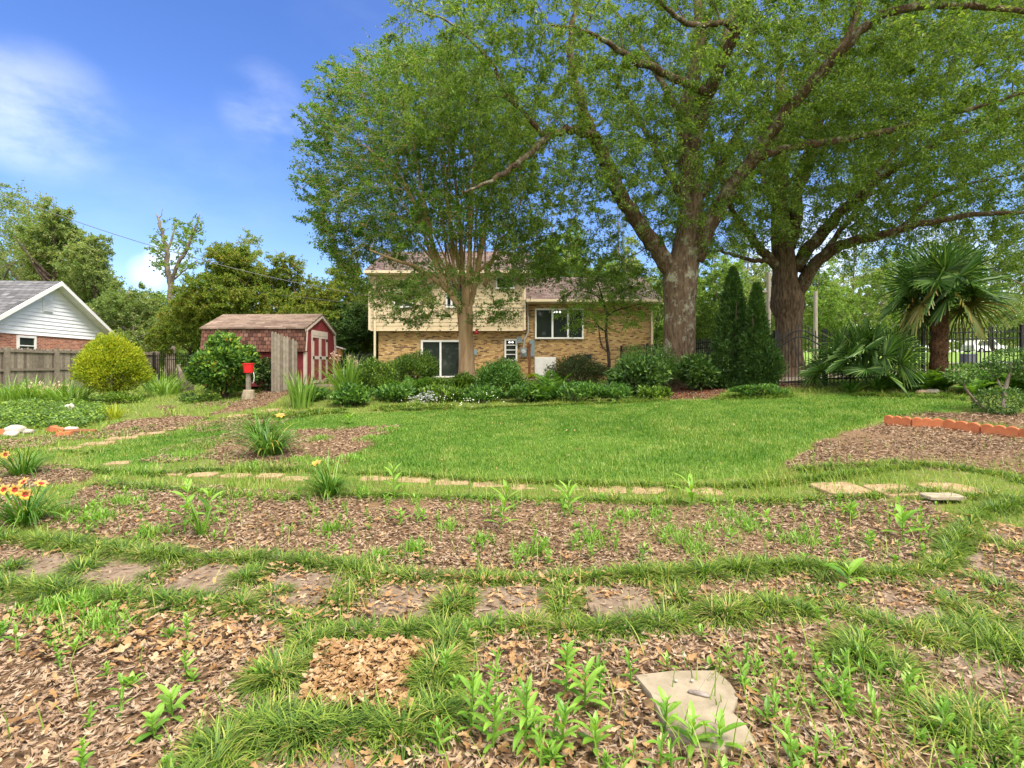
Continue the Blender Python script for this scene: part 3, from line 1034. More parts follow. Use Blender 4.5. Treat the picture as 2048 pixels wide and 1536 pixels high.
hz0, hz1 = .3, HZ(660)
w = MB()
w.box(HX(757), HX(1050.5), HY, HY + 8, hz0, hz1 + .05)
w.box(HX(1050.5) + .003, HX(1307), HY + .004, HY + 8, hz0, HZ(604))
w.build("wall", MAT['blond'], house, label="blond brick wall")
s = MB()
x0, x1, yb = HX(740.6), HX(1050.5), HY - .28
zb, zt = HZ(660), HZ(549)
s.box(x0, x1, yb + .004, HY + 8.2, zb + .004, zt)
nb = 15
st = (zt - zb) / nb
for i in range(nb):
    a, b = zb + i * st, zb + (i + 1) * st
    V = [(x0, yb - .02, a), (x1, yb - .02, a), (x1, yb - .004, b), (x0, yb - .004, b), (x0, yb + .01, a), (x1, yb + .01, a)]
    s.add(V, [(0, 1, 2, 3), (4, 5, 1, 0)])
s.add([(x0, HY - .2, zt), (x0, HY + 8.2, zt), (x0, HY + 4, zt + 1.85), (x1, HY - .2, zt), (x1, HY + 8.2, zt), (x1, HY + 4, zt + 1.85)], [(0, 2, 1), (3, 4, 5)])
s.build("siding", MAT['siding'], house)
tr = MB()
tr.box(x0 - .02, x0 + .1, yb - .045, yb + .02, zb - .02, zt).box(x1 - .1, x1 + .02, yb - .045, yb + .02, zb - .02, zt)
tr.box(x0 + .1, x1 - .1, yb - .04, yb + .02, zb - .07, zb - .004)
tr.build("corner_trim", MAT['cream'], house)
rf = MB()
gable_roof(rf, HX(735), HX(1062), HY - .65, HY + 4, HY + 8.65, HZ(545), HZ(545) + 2.05)
rf.build("roof", MAT['shingle'], house, label="upper brown shingle roof")
rf = MB()
gable_roof(rf, HX(1050.5) + .02, HX(1321), HY - .4, HY + 4, HY + 8.4, HZ(604) + .12, HZ(604) + 2.05)
rf.build("roof", MAT['shingle'], house, label="lower brown shingle roof of the right wing")
e = MB()
e.add([(HX(1307), HY + .01, HZ(604)), (HX(1307), HY + 8, HZ(604)), (HX(1307), HY + 4, HZ(604) + 1.8)], [(0, 1, 2)])
e.build("gable", MAT['siding'], house)
for (a, b, z, y) in ((HX(735), HX(1062), HZ(545), HY - .65), (HX(1050.5) + .05, HX(1321), HZ(604) + .12, HY - .4)):
    g = MB()
    g.box(a, b, y - .11, y + .0, z - .16, z - .015)
    g.box(a + .02, b - .02, y + .03, y + .06, z - .22, z - .14).box(a + .02, b - .02, y + .06, y + .5, z - .21, z - .17)
    g.build("gutter", MAT['cream'], house)
for xp, zt_, y in ((753, 557, HY - .33), (1303, 612, HY - .06)):
    d = MB()
    d.box(HX(xp) - .05, HX(xp) + .05, y - .06, y + .02, .8, HZ(zt_))
    d.build("downspout", MAT['cream'], house)
window(house, "window", HX(1069.8), HX(1167), HZ(678), HZ(617), HY, .09, (.36, .68))
window(house, "window", HX(1009), HX(1034.5), HZ(722), HZ(678), HY, .09, (), (.5, .3, .72))
window(house, "window", HX(992), HX(1029.5), HZ(579.5), HZ(555), yb - .01, .08)
window(house, "window", HX(893), HX(931), HZ(617), HZ(566), yb - .01, .09, (.3,))
window(house, "window", HX(790), HX(828), HZ(617), HZ(585), yb - .01, .09, (.5,))
dr = window(house, "sliding_door", HX(842), HX(922), HZ(756), HZ(680), HY, .11, (.49,))
h = MB()
h.box(HX(916), HX(917.5), HY - .12, HY - .06, HZ(728), HZ(718))
h.build("handle", MAT['black'], dr)
h = MB()
h.box(HX(1069.5), HX(1112), HY - .04, HY + .02, HZ(753), HZ(714))
h.box(HX(1072), HX(1110), HY - .055, HY - .036, HZ(750), HZ(717))
h.build("crawl_space_door", MAT['white'], house)
mbx = MB()
mbx.box(HX(1033.5), HX(1044), HY - .14, HY + .01, HZ(686), HZ(674))
mbx.build("junction_box", MAT['steel'], house)
mbx = MB()
mbx.box(HX(1041), HX(1053), HY - .15, HY + .01, HZ(713), HZ(696))
mt = mbx.build("meter_box", MAT['steel'], house)
mbx = MB()
mbx.tube([(HX(1047), HY - .15, HZ(703)), (HX(1047), HY - .24, HZ(703))], .12, 14)
mbx.build("meter_glass", M_plain("meter glass", (.6, .62, .62), (.3, .32, .33), 14, .15, .6), mt)
mbx = MB()
mbx.box(HX(1059), HX(1069), HY - .16, HY + .01, HZ(713), HZ(680))
mbx.build("breaker_panel", MAT['steel'], house)
mbx = MB()
mbx.tube([(HX(1054.5), HY - .3, HZ(600)), (HX(1054.5), HY - .1, HZ(615)), (HX(1056), HY - .1, HZ(640)), (HX(1056), HY - .1, HZ(665)), (HX(1049), HY - .1, HZ(680)), (HX(1047), HY - .1, HZ(696))], .045, 8)
mbx.build("conduit", MAT['grey'], house)
mbx = MB()
mbx.box(HX(948), HX(954.5), HY - .09, HY + .01, HZ(710), HZ(699))
mbx.build("wall_outlet", MAT['steel'], house)
mbx = MB()
mbx.box(HX(1167), HX(1183), HY - .05, HY + .01, HZ(717), HZ(709))
mbx.build("foundation_vent", MAT['black'], house)
lamp_m, n_, l_ = ntree("lit bulbs")
o_ = n_.new("ShaderNodeOutputMaterial")
em = n_.new("ShaderNodeEmission")
em.inputs["Color"].default_value = (1, .95, .85, 1)
em.inputs["Strength"].default_value = 1.6
l_.new(em.outputs[0], o_.inputs[0])
for xp in (1107.5, 1113.5, 1120):
    lp = MB()
    lp.tube([(HX(xp), HY - .034, HZ(626)), (HX(xp), HY - .034, HZ(624)), (HX(xp), HY - .034, HZ(622.5))], [.03, .07, .03], 8)
    lp.build("ceiling_lamp", lamp_m, house)
for xp in (1019, 1025):
    lp = MB()
    lp.tube([(HX(xp), HY - .034, HZ(686)), (HX(xp), HY - .034, HZ(683.5))], [.05, .05], 8)
    lp.build("ceiling_lamp", lamp_m, house)

# pipe stub in front of the house
b0 = at(1057, 760)
mb = MB()
mb.box(HX(1055), HX(1060), HY - 1.06, HY - .96, .8, HZ(689)).box(HX(1053.5), HX(1061.5), HY - 1.08, HY - .94, HZ(695), HZ(689.5))
tag(mb.build("post", MAT['rust'], loc=(HX(1057), HY - 1, .85)), "narrow rusty-brown post in front of the grey meter boxes", "post")

# ---------------------------------------------------------------- the white-gabled neighbour
nb_loc = (-22.8, 26.0, .5)
neigh = thing("neighbor_house", "neighbour's house with white gable over red brick, behind the wooden fence", "house", nb_loc)
NM = rot2((-22.8, 26.0, 0), math.radians(90 + 5))      # local x runs away along the gable wall, local -y looks at us
MAT['redbrick'] = M_brick("red brick", [(0, (.22, .06, .035)), (.5, (.40, .13, .065)), (1, (.5, .2, .11))], (.4, .33, .28), .21, .075, swap=True, mort=.01)
MAT['wsiding'] = M_plain("white siding", (.80, .82, .84), (.74, .76, .79), 2, .5)
MAT['groof'] = M_brick("dark grey shingles", [(0, (.07, .07, .075)), (1, (.17, .17, .18))], (.04, .04, .045), .3, .16, mort=.012, facing="Z")
zs, ze_, za = 3.03, 3.22, 5.62
mb = MB()
mb.box(-4.2, 4.2, 0, 9, 0, zs, NM)
mb.build("wall", MAT['redbrick'], neigh, label="red brick lower wall")
mb = MB()
nbd = 14
for i in range(nbd):
    a, b = zs + (za - zs) * i / nbd, zs + (za - zs) * (i + 1) / nbd
    ha, hb = 4.3 * (1 - max(0, (a - ze_)) / (za - ze_)), 4.3 * (1 - max(0, (b - ze_)) / (za - ze_))
    hb = max(hb, .02)
    V = NM(np.array([(-ha, -.05, a), (ha, -.05, a), (hb, -.02, b), (-hb, -.02, b), (-ha, .05, a), (ha, .05, a), (hb, .05, b), (-hb, .05, b)]))
    mb.add(V, [(0, 1, 2, 3), (4, 5, 1, 0)])
mb.build("siding", MAT['wsiding'], neigh)
mb = MB()
for sgn in (-1, 1):
    P = [(sgn * 5.0, -.45, ze_ - .33), (0, -.45, za + .16), (0, 10, za + .16), (sgn * 5.0, 10, ze_ - .33)]
    V = NM(np.array([(x, y, z) for x, y, z in P] + [(x, y, z - .12) for x, y, z in P]))
    mb.add(V, [(0, 1, 2, 3), (7, 6, 5, 4), (0, 4, 5, 1), (2, 6, 7, 3), (3, 7, 4, 0)])
nroof = mb.build("roof", MAT['groof'], neigh)
mb = MB()
V = NM(np.array([(-1.2, 1.8, za - .3), (-1.2, 1.8, za + .05)]))
mb.tube(V, .05, 8)
mb.build("vent_pipe", MAT['black'], nroof)
mb = MB()
for sgn in (-1, 1):
    P = [(sgn * 5.0, -.5, ze_ - .38), (0, -.5, za + .14), (0, -.5, za - .06), (sgn * 5.0, -.5, ze_ - .58)]
    V = NM(np.array(P + [(x, -.455, z) for x, _, z in P]))
    mb.add(V, [(0, 1, 2, 3), (7, 6, 5, 4), (0, 4, 5, 1), (1, 5, 6, 2), (2, 6, 7, 3), (3, 7, 4, 0)])
    P = [(sgn * 5.0, -.45, ze_ - .52), (0, -.45, za - .02), (0, -.04, za - .02), (sgn * 5.0, -.04, ze_ - .52)]
    mb.add(NM(np.array(P)), [(0, 1, 2, 3)])
mb.build("fascia", MAT['white'], neigh)
mb = MB()
mb.box(-.62, -.02, -.085, -.045, 4.2, 4.9, NM)
for i in range(9):
    mb.box(-.57, -.07, -.115, -.08, 4.25 + i * .068, 4.285 + i * .068, NM)
mb.build("gable_vent", MAT['wsiding'], neigh)
window(neigh, "window", -2.05, -1.0, 2.05, 2.98, 0, .1, (), (.5,), M=NM)

# ---------------------------------------------------------------- the barn shed
sh_loc = (-6.70, 17.0, .93)
shed = thing("garden_shed", "barn-red garden shed with gambrel shake roof and double doors", "shed", sh_loc)
SM = rot2((-6.70, 17.0, 0), math.radians(90 - 2.9))    # local x runs back along the front wall, local y along the long side
MAT['barn'] = M_plain("barn red boards", (.23, .035, .04), (.17, .026, .03), 5, .65, .25)
MAT['shake'] = M_brick("cedar shakes", [(0, (.045, .022, .017)), (.4, (.12, .052, .037)), (.8, (.18, .083, .06)), (1, (.2, .11, .08))], (.03, .016, .012), .15, .13, mort=.010, bias=0)
MAT['sroof'] = M_brick("worn brown shingles", [(0, (.12, .082, .062)), (.5, (.185, .132, .10)), (1, (.25, .185, .14))], (.15, .09, .075), .3, .12, mort=.008, facing="Y")
MAT['stone_trim'] = M_plain("beige trim paint", (.58, .48, .42), (.5, .41, .36), 5, .6)
b0, zl, zk, zp, Wd, Ls = .88, 2.03, 2.80, 3.36, 2.4, 3.4
mb = MB()
prof = [(0, b0), (Wd, b0), (Wd, zl), (Wd - .02, zk - .05), (Wd / 2, zp - .06), (.02, zk - .05), (0, zl)]
V = np.array([(x, y, z) for y in (0, Ls) for x, z in prof])
mb.add(SM(V), [tuple(range(7))[::-1], tuple(range(7, 14))] + [(i, (i + 1) % 7, (i + 1) % 7 + 7, i + 7) for i in range(7)])
for i in range(17):
    xx = .07 + i * .14
    zt_ = min(zk - .1 + .44 * min(xx, Wd - xx), zp - .1)
    mb.box(xx - .008, xx + .008, -.006, .01, b0, zt_, SM)
mb.build("wall", MAT['barn'], shed)
for x0_, x1_, sg in ((0, -.11, -1), (Wd, Wd + .11, 1)):
    mb = MB()
    V = np.array([(x0_ + .0, -.05, zk), (x1_ + .0, -.05, zl - .02), (x1_, Ls + .05, zl - .02), (x0_, Ls + .05, zk),
                  (x0_ - sg * .05, -.05, zk - .02), (x1_ - sg * .06, -.05, zl - .02), (x1_ - sg * .06, Ls + .05, zl - .02), (x0_ - sg * .05, Ls + .05, zk - .02)])
    mb.add(SM(V), [(0, 1, 2, 3), (7, 6, 5, 4), (0, 4, 5, 1), (1, 5, 6, 2), (2, 6, 7, 3)])
    mb.build("shake_slope", MAT['shake'], shed)
mb = MB()
for xa, sg in ((-.07, 1), (Wd + .07, -1)):
    V = np.array([(xa, -.08, zk - .0), (Wd / 2, -.08, zp), (Wd / 2, Ls + .08, zp), (xa, Ls + .08, zk)])
    V = np.concatenate([V, V - np.array([0, 0, .05])])
    mb.add(SM(V), [(0, 1, 2, 3), (7, 6, 5, 4), (0, 4, 5, 1), (2, 6, 7, 3), (3, 7, 4, 0)])
mb.build("roof", MAT['sroof'], shed)
mb = MB()


def strip(mb, a, b, wv, y0, y1, M):
    a, b = np.array(a, float), np.array(b, float)
    d = (b - a) / np.linalg.norm(b - a)
    nrm = np.array([-d[1], d[0]]) * wv
    V = np.array([(p[0], y, p[1]) for y in (y0, y1) for p in (a, b, b + nrm, a + nrm)])
    mb.add(M(V), [(0, 1, 2, 3), (7, 6, 5, 4), (0, 4, 5, 1), (1, 5, 6, 2), (2, 6, 7, 3), (3, 7, 4, 0)])


strip(mb, (-.05, zk - .055), (Wd / 2, zp - .055), -.085, -.075, -.012, SM)
strip(mb, (Wd / 2, zp - .055), (Wd + .05, zk - .055), -.085, -.075, -.012, SM)
strip(mb, (-.08, zl), (.01, zk - .12), -.06, -.07, -.012, SM)
strip(mb, (Wd - .01, zk - .12), (Wd + .08, zl), -.06, -.07, -.012, SM)
mb.box(-.02, .10, -.03, .05, b0, zl - .03, SM)
mb.box(Wd - .10, Wd + .02, -.03, .05, b0, zl - .03, SM)
mb.build("trim", MAT['stone_trim'], shed)
mb = MB()
dx0, dx1, dz0, dz1 = .44, 1.70, .97, 2.75
mb.box(dx0, dx1, -.055, -.008, dz1 - .17, dz1, SM)
mb.box(dx0, dx0 + .05, -.05, -.008, dz0, dz1 - .17, SM).box(dx1 - .05, dx1, -.05, -.008, dz0, dz1 - .17, SM)
mb.build("door_frame", MAT['stone_trim'], shed)
mid = (dx0 + dx1) / 2
for a, b in ((dx0 + .055, mid - .008), (mid + .008, dx1 - .055)):
    mb = MB()
    mb.box(a, b, -.035, -.009, dz0, dz1 - .18, SM)
    d_ = mb.build("door", MAT['barn'], shed)
    mb = MB()
    mb.box(a, a + .085, -.052, -.036, dz0, dz1 - .18, SM).box(b - .085, b, -.052, -.036, dz0, dz1 - .18, SM)
    for z0_, z1_ in ((dz0, dz0 + .1), (1.78, 1.89), (dz1 - .25, dz1 - .181)):
        mb.box(a + .085, b - .085, -.051, -.036, z0_, z1_, SM)
    mb.build("door_trim", MAT['stone_trim'], d_)
    edge = a + .02 if a < mid - .3 else b - .05
    for zz in (1.12, 1.83, 2.45):
        mb = MB()
        mb.box(edge - .04, edge + .07, -.066, -.053, zz - .05, zz + .05, SM)
        mb.build("hinge", MAT['black'], d_)
mb = MB()
mb.box(mid - .05, mid + .06, -.075, -.053, 1.79, 1.87, SM)
mb.build("latch", MAT['black'], shed)
mb = MB()
mb.box(.3, 1.85, -.9, -.03, .75, .93, SM)
tag(mb.build("ramp", MAT['concrete'], loc=sh_loc), "small concrete step below the red shed doors", "step")

# grey picket panel leaning by the shed
MAT['oldwood'] = M_island("weathered pickets", [(0, (.10, .083, .065)), (.5, (.185, .158, .126)), (1, (.26, .225, .18))], .9, .1, nscale=9)
pa, pb_ = deep(542, 735, 16.2), deep(594.5, 735, 16.6)
pn = thing("picket_panel", "loose weathered picket panel standing against the red shed", "fence panel", (pa[0], pa[1], float(G(pa[0], pa[1]))))
mb = MB()
for i in range(9):
    t0, t1 = (i + .04) / 9, (i + .96) / 9
    p0, p1 = pa + (pb_ - pa) * t0, pa + (pb_ - pa) * t1
    z0_ = float(G(p0[0], p0[1])) - .05
    zt_ = 2.63 - .035 * i + rng.normal(0, .012)
    M_ = rot2((p0[0], p0[1], 0), math.atan2(pb_[1] - pa[1], pb_[0] - pa[0]))
    w_ = np.linalg.norm(p1[:2] - p0[:2])
    V = np.array([(x, y, z) for y in (-.012, .012) for x, z in ((0, z0_), (w_, z0_), (w_, zt_ - .06), (w_ * .72, zt_), (w_ * .28, zt_), (0, zt_ - .06))])
    mb.add(M_(V), [tuple(range(6)), tuple(range(6, 12))[::-1]] + [((i_ + 1) % 6, i_, i_ + 6, (i_ + 1) % 6 + 6) for i_ in range(6)])
mb.build("picket_board", MAT['oldwood'], pn)
mb = MB()
M_ = rot2((pa[0], pa[1], 0), math.atan2(pb_[1] - pa[1], pb_[0] - pa[0]))
for zz in (1.15, 2.2):
    mb.box(.02, .78, .014, .05, zz, zz + .09, M_)
mb.build("rail", MAT['oldwood'], pn)

# orange bird box on a post beside the shed
bp = deep(674, 700, 21.5)
bt = thing("birdhouse", "orange-brown birdhouse on a post right of the red shed", "birdhouse", (bp[0], bp[1], float(G(bp[0], bp[1]))))
MAT['cedar'] = M_plain("orange cedar", (.42, .17, .06), (.32, .12, .04), 7, .7, stretch=(1, 1, 5))
mb = MB()
mb.box(bp[0] - .16, bp[0] + .18, bp[1] - .17, bp[1] + .17, 1.94, 2.26)
hb_ = mb.build("box", MAT['cedar'], bt)
mb = MB()
V = [(bp[0] - .22, bp[1] - .24, 2.40), (bp[0] + .3, bp[1] - .24, 2.24), (bp[0] + .3, bp[1] + .24, 2.24), (bp[0] - .22, bp[1] + .24, 2.40)]
mb.add(V + [(a, b, c + .03) for a, b, c in V], [(3, 2, 1, 0), (4, 5, 6, 7), (0, 1, 5, 4), (1, 2, 6, 5), (2, 3, 7, 6), (3, 0, 4, 7)])
mb.build("roof", MAT['stone_trim'], bt)
mb = MB()
mb.tube([(bp[0] + .05, bp[1] - .172, 2.08), (bp[0] + .05, bp[1] - .178, 2.08)], .035, 10)
mb.build("entrance_hole", MAT['black'], bt)
mb = MB()
mb.box(bp[0] - .05, bp[0] + .05, bp[1] - .05, bp[1] + .05, .8, 1.94)
mb.build("post", MAT['cedar'], bt)

# bent green metal plant support left of the shed step
q0 = at(664, 782)
mb = MB()
hoop = lambda x0_, x1_, y_, h_: mb.tube([(x0_, y_, q0[2] - .05), (x0_, y_, q0[2] + h_), (x0_ + .05, y_, q0[2] + h_ + .05), (x1_ - .05, y_, q0[2] + h_ + .05), (x1_, y_, q0[2] + h_), (x1_, y_, q0[2] - .05)], .014, 6)
hoop(q0[0] - .28, q0[0] + .05, q0[1], .33)
hoop(q0[0] - .1, q0[0] + .22, q0[1] + .05, .45)
tag(mb.build("plant_support", M_plain("olive painted wire", (.3, .34, .12), (.25, .28, .1), 6, .6), loc=tuple(q0)), "pale green wire hoops beside the shed step", "plant support")

# ---------------------------------------------------------------- wooden fence along the left side
FX = lambda y: -19.55 - .075 * (y - 20)
FZ = lambda y: 2.27 + .012 * (y - 20)
fen = thing("wooden_fence", "long weathered grey picket fence with posts in front of the white gable", "fence", (FX(23), 23, .5))
ys = [13.0 + 2.44 * i for i in range(8)]
for a, b in zip(ys[:-1], ys[1:]):
    mb = MB()
    npk = 17
    for i in range(npk):
        y0_, y1_ = a + (b - a) * (i + .06) / npk, a + (b - a) * (i + .94) / npk
        xa, xb = FX(y0_) - .06, FX(y1_) - .06
        zt_ = FZ(y0_) + rng.normal(0, .012)
        z0_ = float(G(xa, y0_)) + .03
        ym = (y0_ + y1_) / 2
        xm = (xa + xb) / 2
        for dx_ in (0,):
            V = np.array([(xa, y0_, z0_), (xb, y1_, z0_), (xb, y1_, zt_ - .07), (xm, ym + .025, zt_), (xm, ym - .025, zt_), (xa, y0_, zt_ - .07)])
            V = np.concatenate([V, V + np.array([-.02, 0, 0])])
            mb.add(V, [tuple(range(6)), tuple(range(6, 12))[::-1]] + [((i_ + 1) % 6, i_, i_ + 6, (i_ + 1) % 6 + 6) for i_ in range(6)])
    mb.build("picket_panel", MAT['oldwood'], fen)
    mb = MB()
    for zz in (FZ(a) - .16, FZ(a) - .9):
        V = np.array([(FX(y) + dx_, y, z) for y in (a, b) for dx_ in (-.055, -.01) for z in (zz, zz + .09)])
        mb.add(V, [(2, 3, 7, 6), (0, 4, 5, 1), (1, 5, 7, 3), (0, 2, 6, 4)])
    mb.build("rail", MAT['oldwood'], fen)
for y in ys:
    mb = MB()
    mb.box(FX(y) - .06, FX(y) + .085, y - .07, y + .07, .2, FZ(y) + .02)
    mb.build("post", MAT['oldwood'], fen)


# ---------------------------------------------------------------- black metal fences
def iron_fence(name, label, p0, p1, zb0, zb1, h, bay=2.4, pk=.11, group=None):
    p0, p1 = np.array(p0, float), np.array(p1, float)
    L = np.linalg.norm(p1 - p0)
    nb_ = max(1, int(round(L / bay)))
    root = thing(name, label, "fence", (*(p0 + p1) / 2, (zb0 + zb1) / 2), group)
    an = math.atan2(p1[1] - p0[1], p1[0] - p0[0])
    M_ = rot2((p0[0], p0[1], 0), an)
    zz = lambda s: zb0 + (zb1 - zb0) * s / L
    for i in range(nb_):
        s0, s1 = L * i / nb_, L * (i + 1) / nb_
        mb = MB()
        k = int((s1 - s0) / pk)
        for j in range(1, k):
            s = s0 + (s1 - s0) * j / k
            mb.box(s - .0115, s + .0115, -.0115, .0115, zz(s) + .04, zz(s) + h, M_)
        for f in (.9, .78, .1):
            a, b = zz(s0) + h * f, zz(s1) + h * f
            V = np.array([(s, y, z + dz) for s, z in ((s0, a), (s1, b)) for y in (-.018, .018) for dz in (0, .035)])
            mb.add(M_(V), [(0, 2, 3, 1), (4, 5, 7, 6), (0, 1, 5, 4), (2, 6, 7, 3), (1, 3, 7, 5), (0, 4, 6, 2)])
        mb.build("bay", MAT['black'], root)
    for i in range(nb_ + 1):
        s = L * i / nb_
        mb = MB()
        mb.box(s - .035, s + .035, -.034, .034, zz(s) - .3, zz(s) + h + .02, M_)
        mb.box(s - .045, s + .045, -.044, .044, zz(s) + h + .021, zz(s) + h + .05, M_)
        mb.build("post", MAT['black'], root)
    return root


gl, gr_ = deep(1553, 735, 15.2), deep(1649, 735, 14.8)
iron_fence("metal_fence", "black metal fence right of the gate, behind the palms", (gr_[0] + .04, gr_[1]), (19.5, 14.4), 1.02, 1.22, 1.52)
iron_fence("metal_fence", "black metal fence left of the gate, behind the evergreens", (gl[0] - .04, gl[1]), (5.2, 25), 1.0, .95, 1.52)
iron_fence("metal_fence", "black metal fence between the wooden fence and the shed", (-20.2, 29.6), (-11, 29.0), .55, .62, 1.75, bay=2.6)
iron_fence("metal_fence", "black metal fence between the red shed and the brick house", (-10.9, 29.0), (-7.75, 29.3), .75, .85, 1.5, bay=2.6)
gate = thing("garden_gate", "black metal garden gate with arched top, left of the fan palm", "gate", (*(gl + gr_)[:2] / 2, 1.0))
an = math.atan2(gr_[1] - gl[1], gr_[0] - gl[0])
GM = rot2((gl[0], gl[1], 0), an)
Lg = float(np.linalg.norm((gr_ - gl)[:2]))
arch = lambda s: .30 * max(0, math.sin(PI * (s / Lg))) ** 1.5
mb = MB()
k = 13
for j in range(1, k):
    s = .05 + (Lg - .1) * j / k
    mb.box(s - .009, s + .009, -.009, .009, .98, 2.33 + arch(s) + .1, GM)
for off in (2.26, 2.08):
    P = [(s, 0, off + arch(s)) for s in np.linspace(.04, Lg - .04, 18)]
    mb.tube(GM(np.array(P)), .02, 6)
mb.box(.04, Lg - .04, -.018, .018, 1.06, 1.10, GM)
mb.build("gate_leaf", MAT['black'], gate)
for s in (-.0, Lg):
    mb = MB()
    mb.box(s - .055, s + .055, -.054, .054, .7, 2.52, GM)
    mb.box(s - .065, s + .065, -.064, .064, 2.521, 2.56, GM)
    mb.build("post", MAT['black'], gate)
mb = MB()
mb.box(Lg - .16, Lg - .07, -.05, -.02, 1.75, 1.9, GM)
mb.build("latch", MAT['black'], gate)

# ---------------------------------------------------------------- small things
# red bucket on a short post in a concrete block
q = at(497, 798)
bk = thing("bucket_post", "short grey wooden post set in a concrete block", "post", tuple(q))
mb = MB()
mb.box(q[0] - .05, q[0] + .05, q[1] - .05, q[1] + .05, q[2] + .2, q[2] + .77)
mb.build("post", MAT['oldwood'], bk)
mb = MB()
mb.tube([(q[0], q[1], q[2] - .1), (q[0], q[1], q[2] + .1), (q[0] + .01, q[1], q[2] + .25), (q[0] + .01, q[1], q[2] + .27)], [.19, .18, .15, .12], 10, wob=.05)
mb.build("footing", MAT['concrete'], bk)
mb = MB()
zt_ = q[2] + .76
mb.tube([(q[0], q[1] - .01, zt_ + a) for a in (0, .02, .25, .25, .28, .28, .03)], [.125, .13, .15, .16, .16, .145, .12], 22)
bkt = mb.build("bucket", M_plain("red plastic", (.55, .012, .018), (.5, .01, .015), 4, .35, .5), loc=(q[0], q[1], zt_))
tag(bkt, "red plastic bucket set on top of the short wooden post", "bucket")
mb = MB()
mb.tube([(q[0] + .16, q[1] - .03, zt_ + .02), (q[0] + .19, q[1] - .05, zt_ - .1), (q[0] + .18, q[1] - .05, zt_ - .25), (q[0] + .14, q[1] - .04, zt_ - .3)], .008, 6)
mb.build("handle", MAT['white'], bkt)

# terracotta scalloped edging
MAT['terracotta'] = M_plain("terracotta concrete", (.47, .165, .075), (.36, .115, .05), 9, .85, .2, bump=.004)
edge_px = [(1769, 848), (1824, 853), (1888, 857), (1963, 867), (2041, 876), (2130, 890), (2230, 905)]
EP = [at(a, b) for a, b in edge_px]
for i, (a, b) in enumerate(zip(EP[:-1], EP[1:])):
    d = b - a
    L = np.linalg.norm(d[:2]) * .965
    an = math.atan2(d[1], d[0])
    xs = np.linspace(0, L, 31)
    top = .135 + .035 * np.abs(np.sin(PI * 3 * xs / L)) ** .7
    V, fs = [], []
    M_ = rot2((a[0], a[1], 0), an)
    zb_ = a[2] + d[2] * xs / L
    V = np.concatenate([np.stack([xs, np.full(31, y), z], -1) for y in (-.03, .03) for z in (zb_ - .05, zb_ + top - .012)] + [np.stack([xs, np.full(31, y), zb_ + top], -1) for y in (-.02, .02)])
    for k in range(30):
        fs += [(k, k + 1, 32 + k, 31 + k), (62 + k + 1, 62 + k, 93 + k, 93 + k + 1), (31 + k, 32 + k, 125 + k, 124 + k), (93 + k + 1, 93 + k, 155 + k, 155 + k + 1), (124 + k, 125 + k, 156 + k, 155 + k)]
    fs += [(0, 31, 124, 155, 93, 62), (30, 92, 123, 185, 154, 61)]
    mb = MB()
    mb.add(M_(V), fs)
    o = mb.build("edging_block", MAT['terracotta'], loc=tuple(a))
    tag(o, f"terracotta scalloped edging block, {WORD[i]} from the left of its row", "edging block", "terracotta edging blocks of the right bed")


def rock(name, label, cat, px, py, sx, sy, sz, mat, group=None, ang=0, rough=.12, up=0):
    b = at(px, py)
    b[2] += up
    bm_v, bm_f = [], []
    nu, nv = 14, 9
    ph = rng.uniform(0, 6, 4)
    for j in range(nv + 1):
        th = PI * j / nv
        for i in range(nu):
            u = 2 * PI * i / nu
            r = 1 + rough * (math.sin(2 * u + ph[0] + th) + .6 * math.sin(3 * u + ph[1] - 2 * th) + .4 * math.sin(5 * th + ph[2] + u))
            sq = lambda c: math.copysign(abs(c) ** .75, c)
            x_, y_ = r * sx * sq(math.sin(th) * math.cos(u)), r * sy * sq(math.sin(th) * math.sin(u))
            bm_v.append((b[0] + x_ * math.cos(ang) - y_ * math.sin(ang), b[1] + x_ * math.sin(ang) + y_ * math.cos(ang), b[2] + sz * .55 + r * sz * .75 * sq(math.cos(th))))
    for j in range(nv):
        for i in range(nu):
            bm_f.append((j * nu + i, (j + 1) * nu + i, (j + 1) * nu + (i + 1) % nu, j * nu + (i + 1) % nu))
    mb = MB()
    mb.add(bm_v, bm_f)
    return tag(mb.build(name, mat, loc=tuple(b), smooth=True), label, cat, group)


def brick(label, px, py, ang, tilt=0.0, up=.0):
    b = at(px, py)
    b[2] += up
    c, s_ = math.cos(tilt), math.sin(tilt)
    R_ = rot2(b, ang)
    M_ = lambda V: R_(np.stack([V[:, 0] * c - V[:, 2] * s_, V[:, 1], V[:, 0] * s_ + V[:, 2] * c], -1))
    mb = MB()
    x0_, y0_, z1_ = .13, .065, .09
    V = np.array([(x, y, z) for z in (-.02, z1_ - .008) for x, y in ((-x0_, -y0_), (x0_, -y0_), (x0_, y0_), (-x0_, y0_))] + [(x * .94, y * .9, z1_) for x, y in ((-x0_, -y0_), (x0_, -y0_), (x0_, y0_), (-x0_, y0_))])
    mb.add(M_(V), [(3, 2, 1, 0)] + [(i, (i + 1) % 4, (i + 1) % 4 + 4, i + 4) for i in range(4)] + [(i + 4, (i + 1) % 4 + 4, (i + 1) % 4 + 8, i + 8) for i in range(4)] + [(8, 9, 10, 11)])
    return tag(mb.build("brick", MAT['terracotta'], loc=tuple(b)), label, "brick", "loose bricks on the left bed edge")


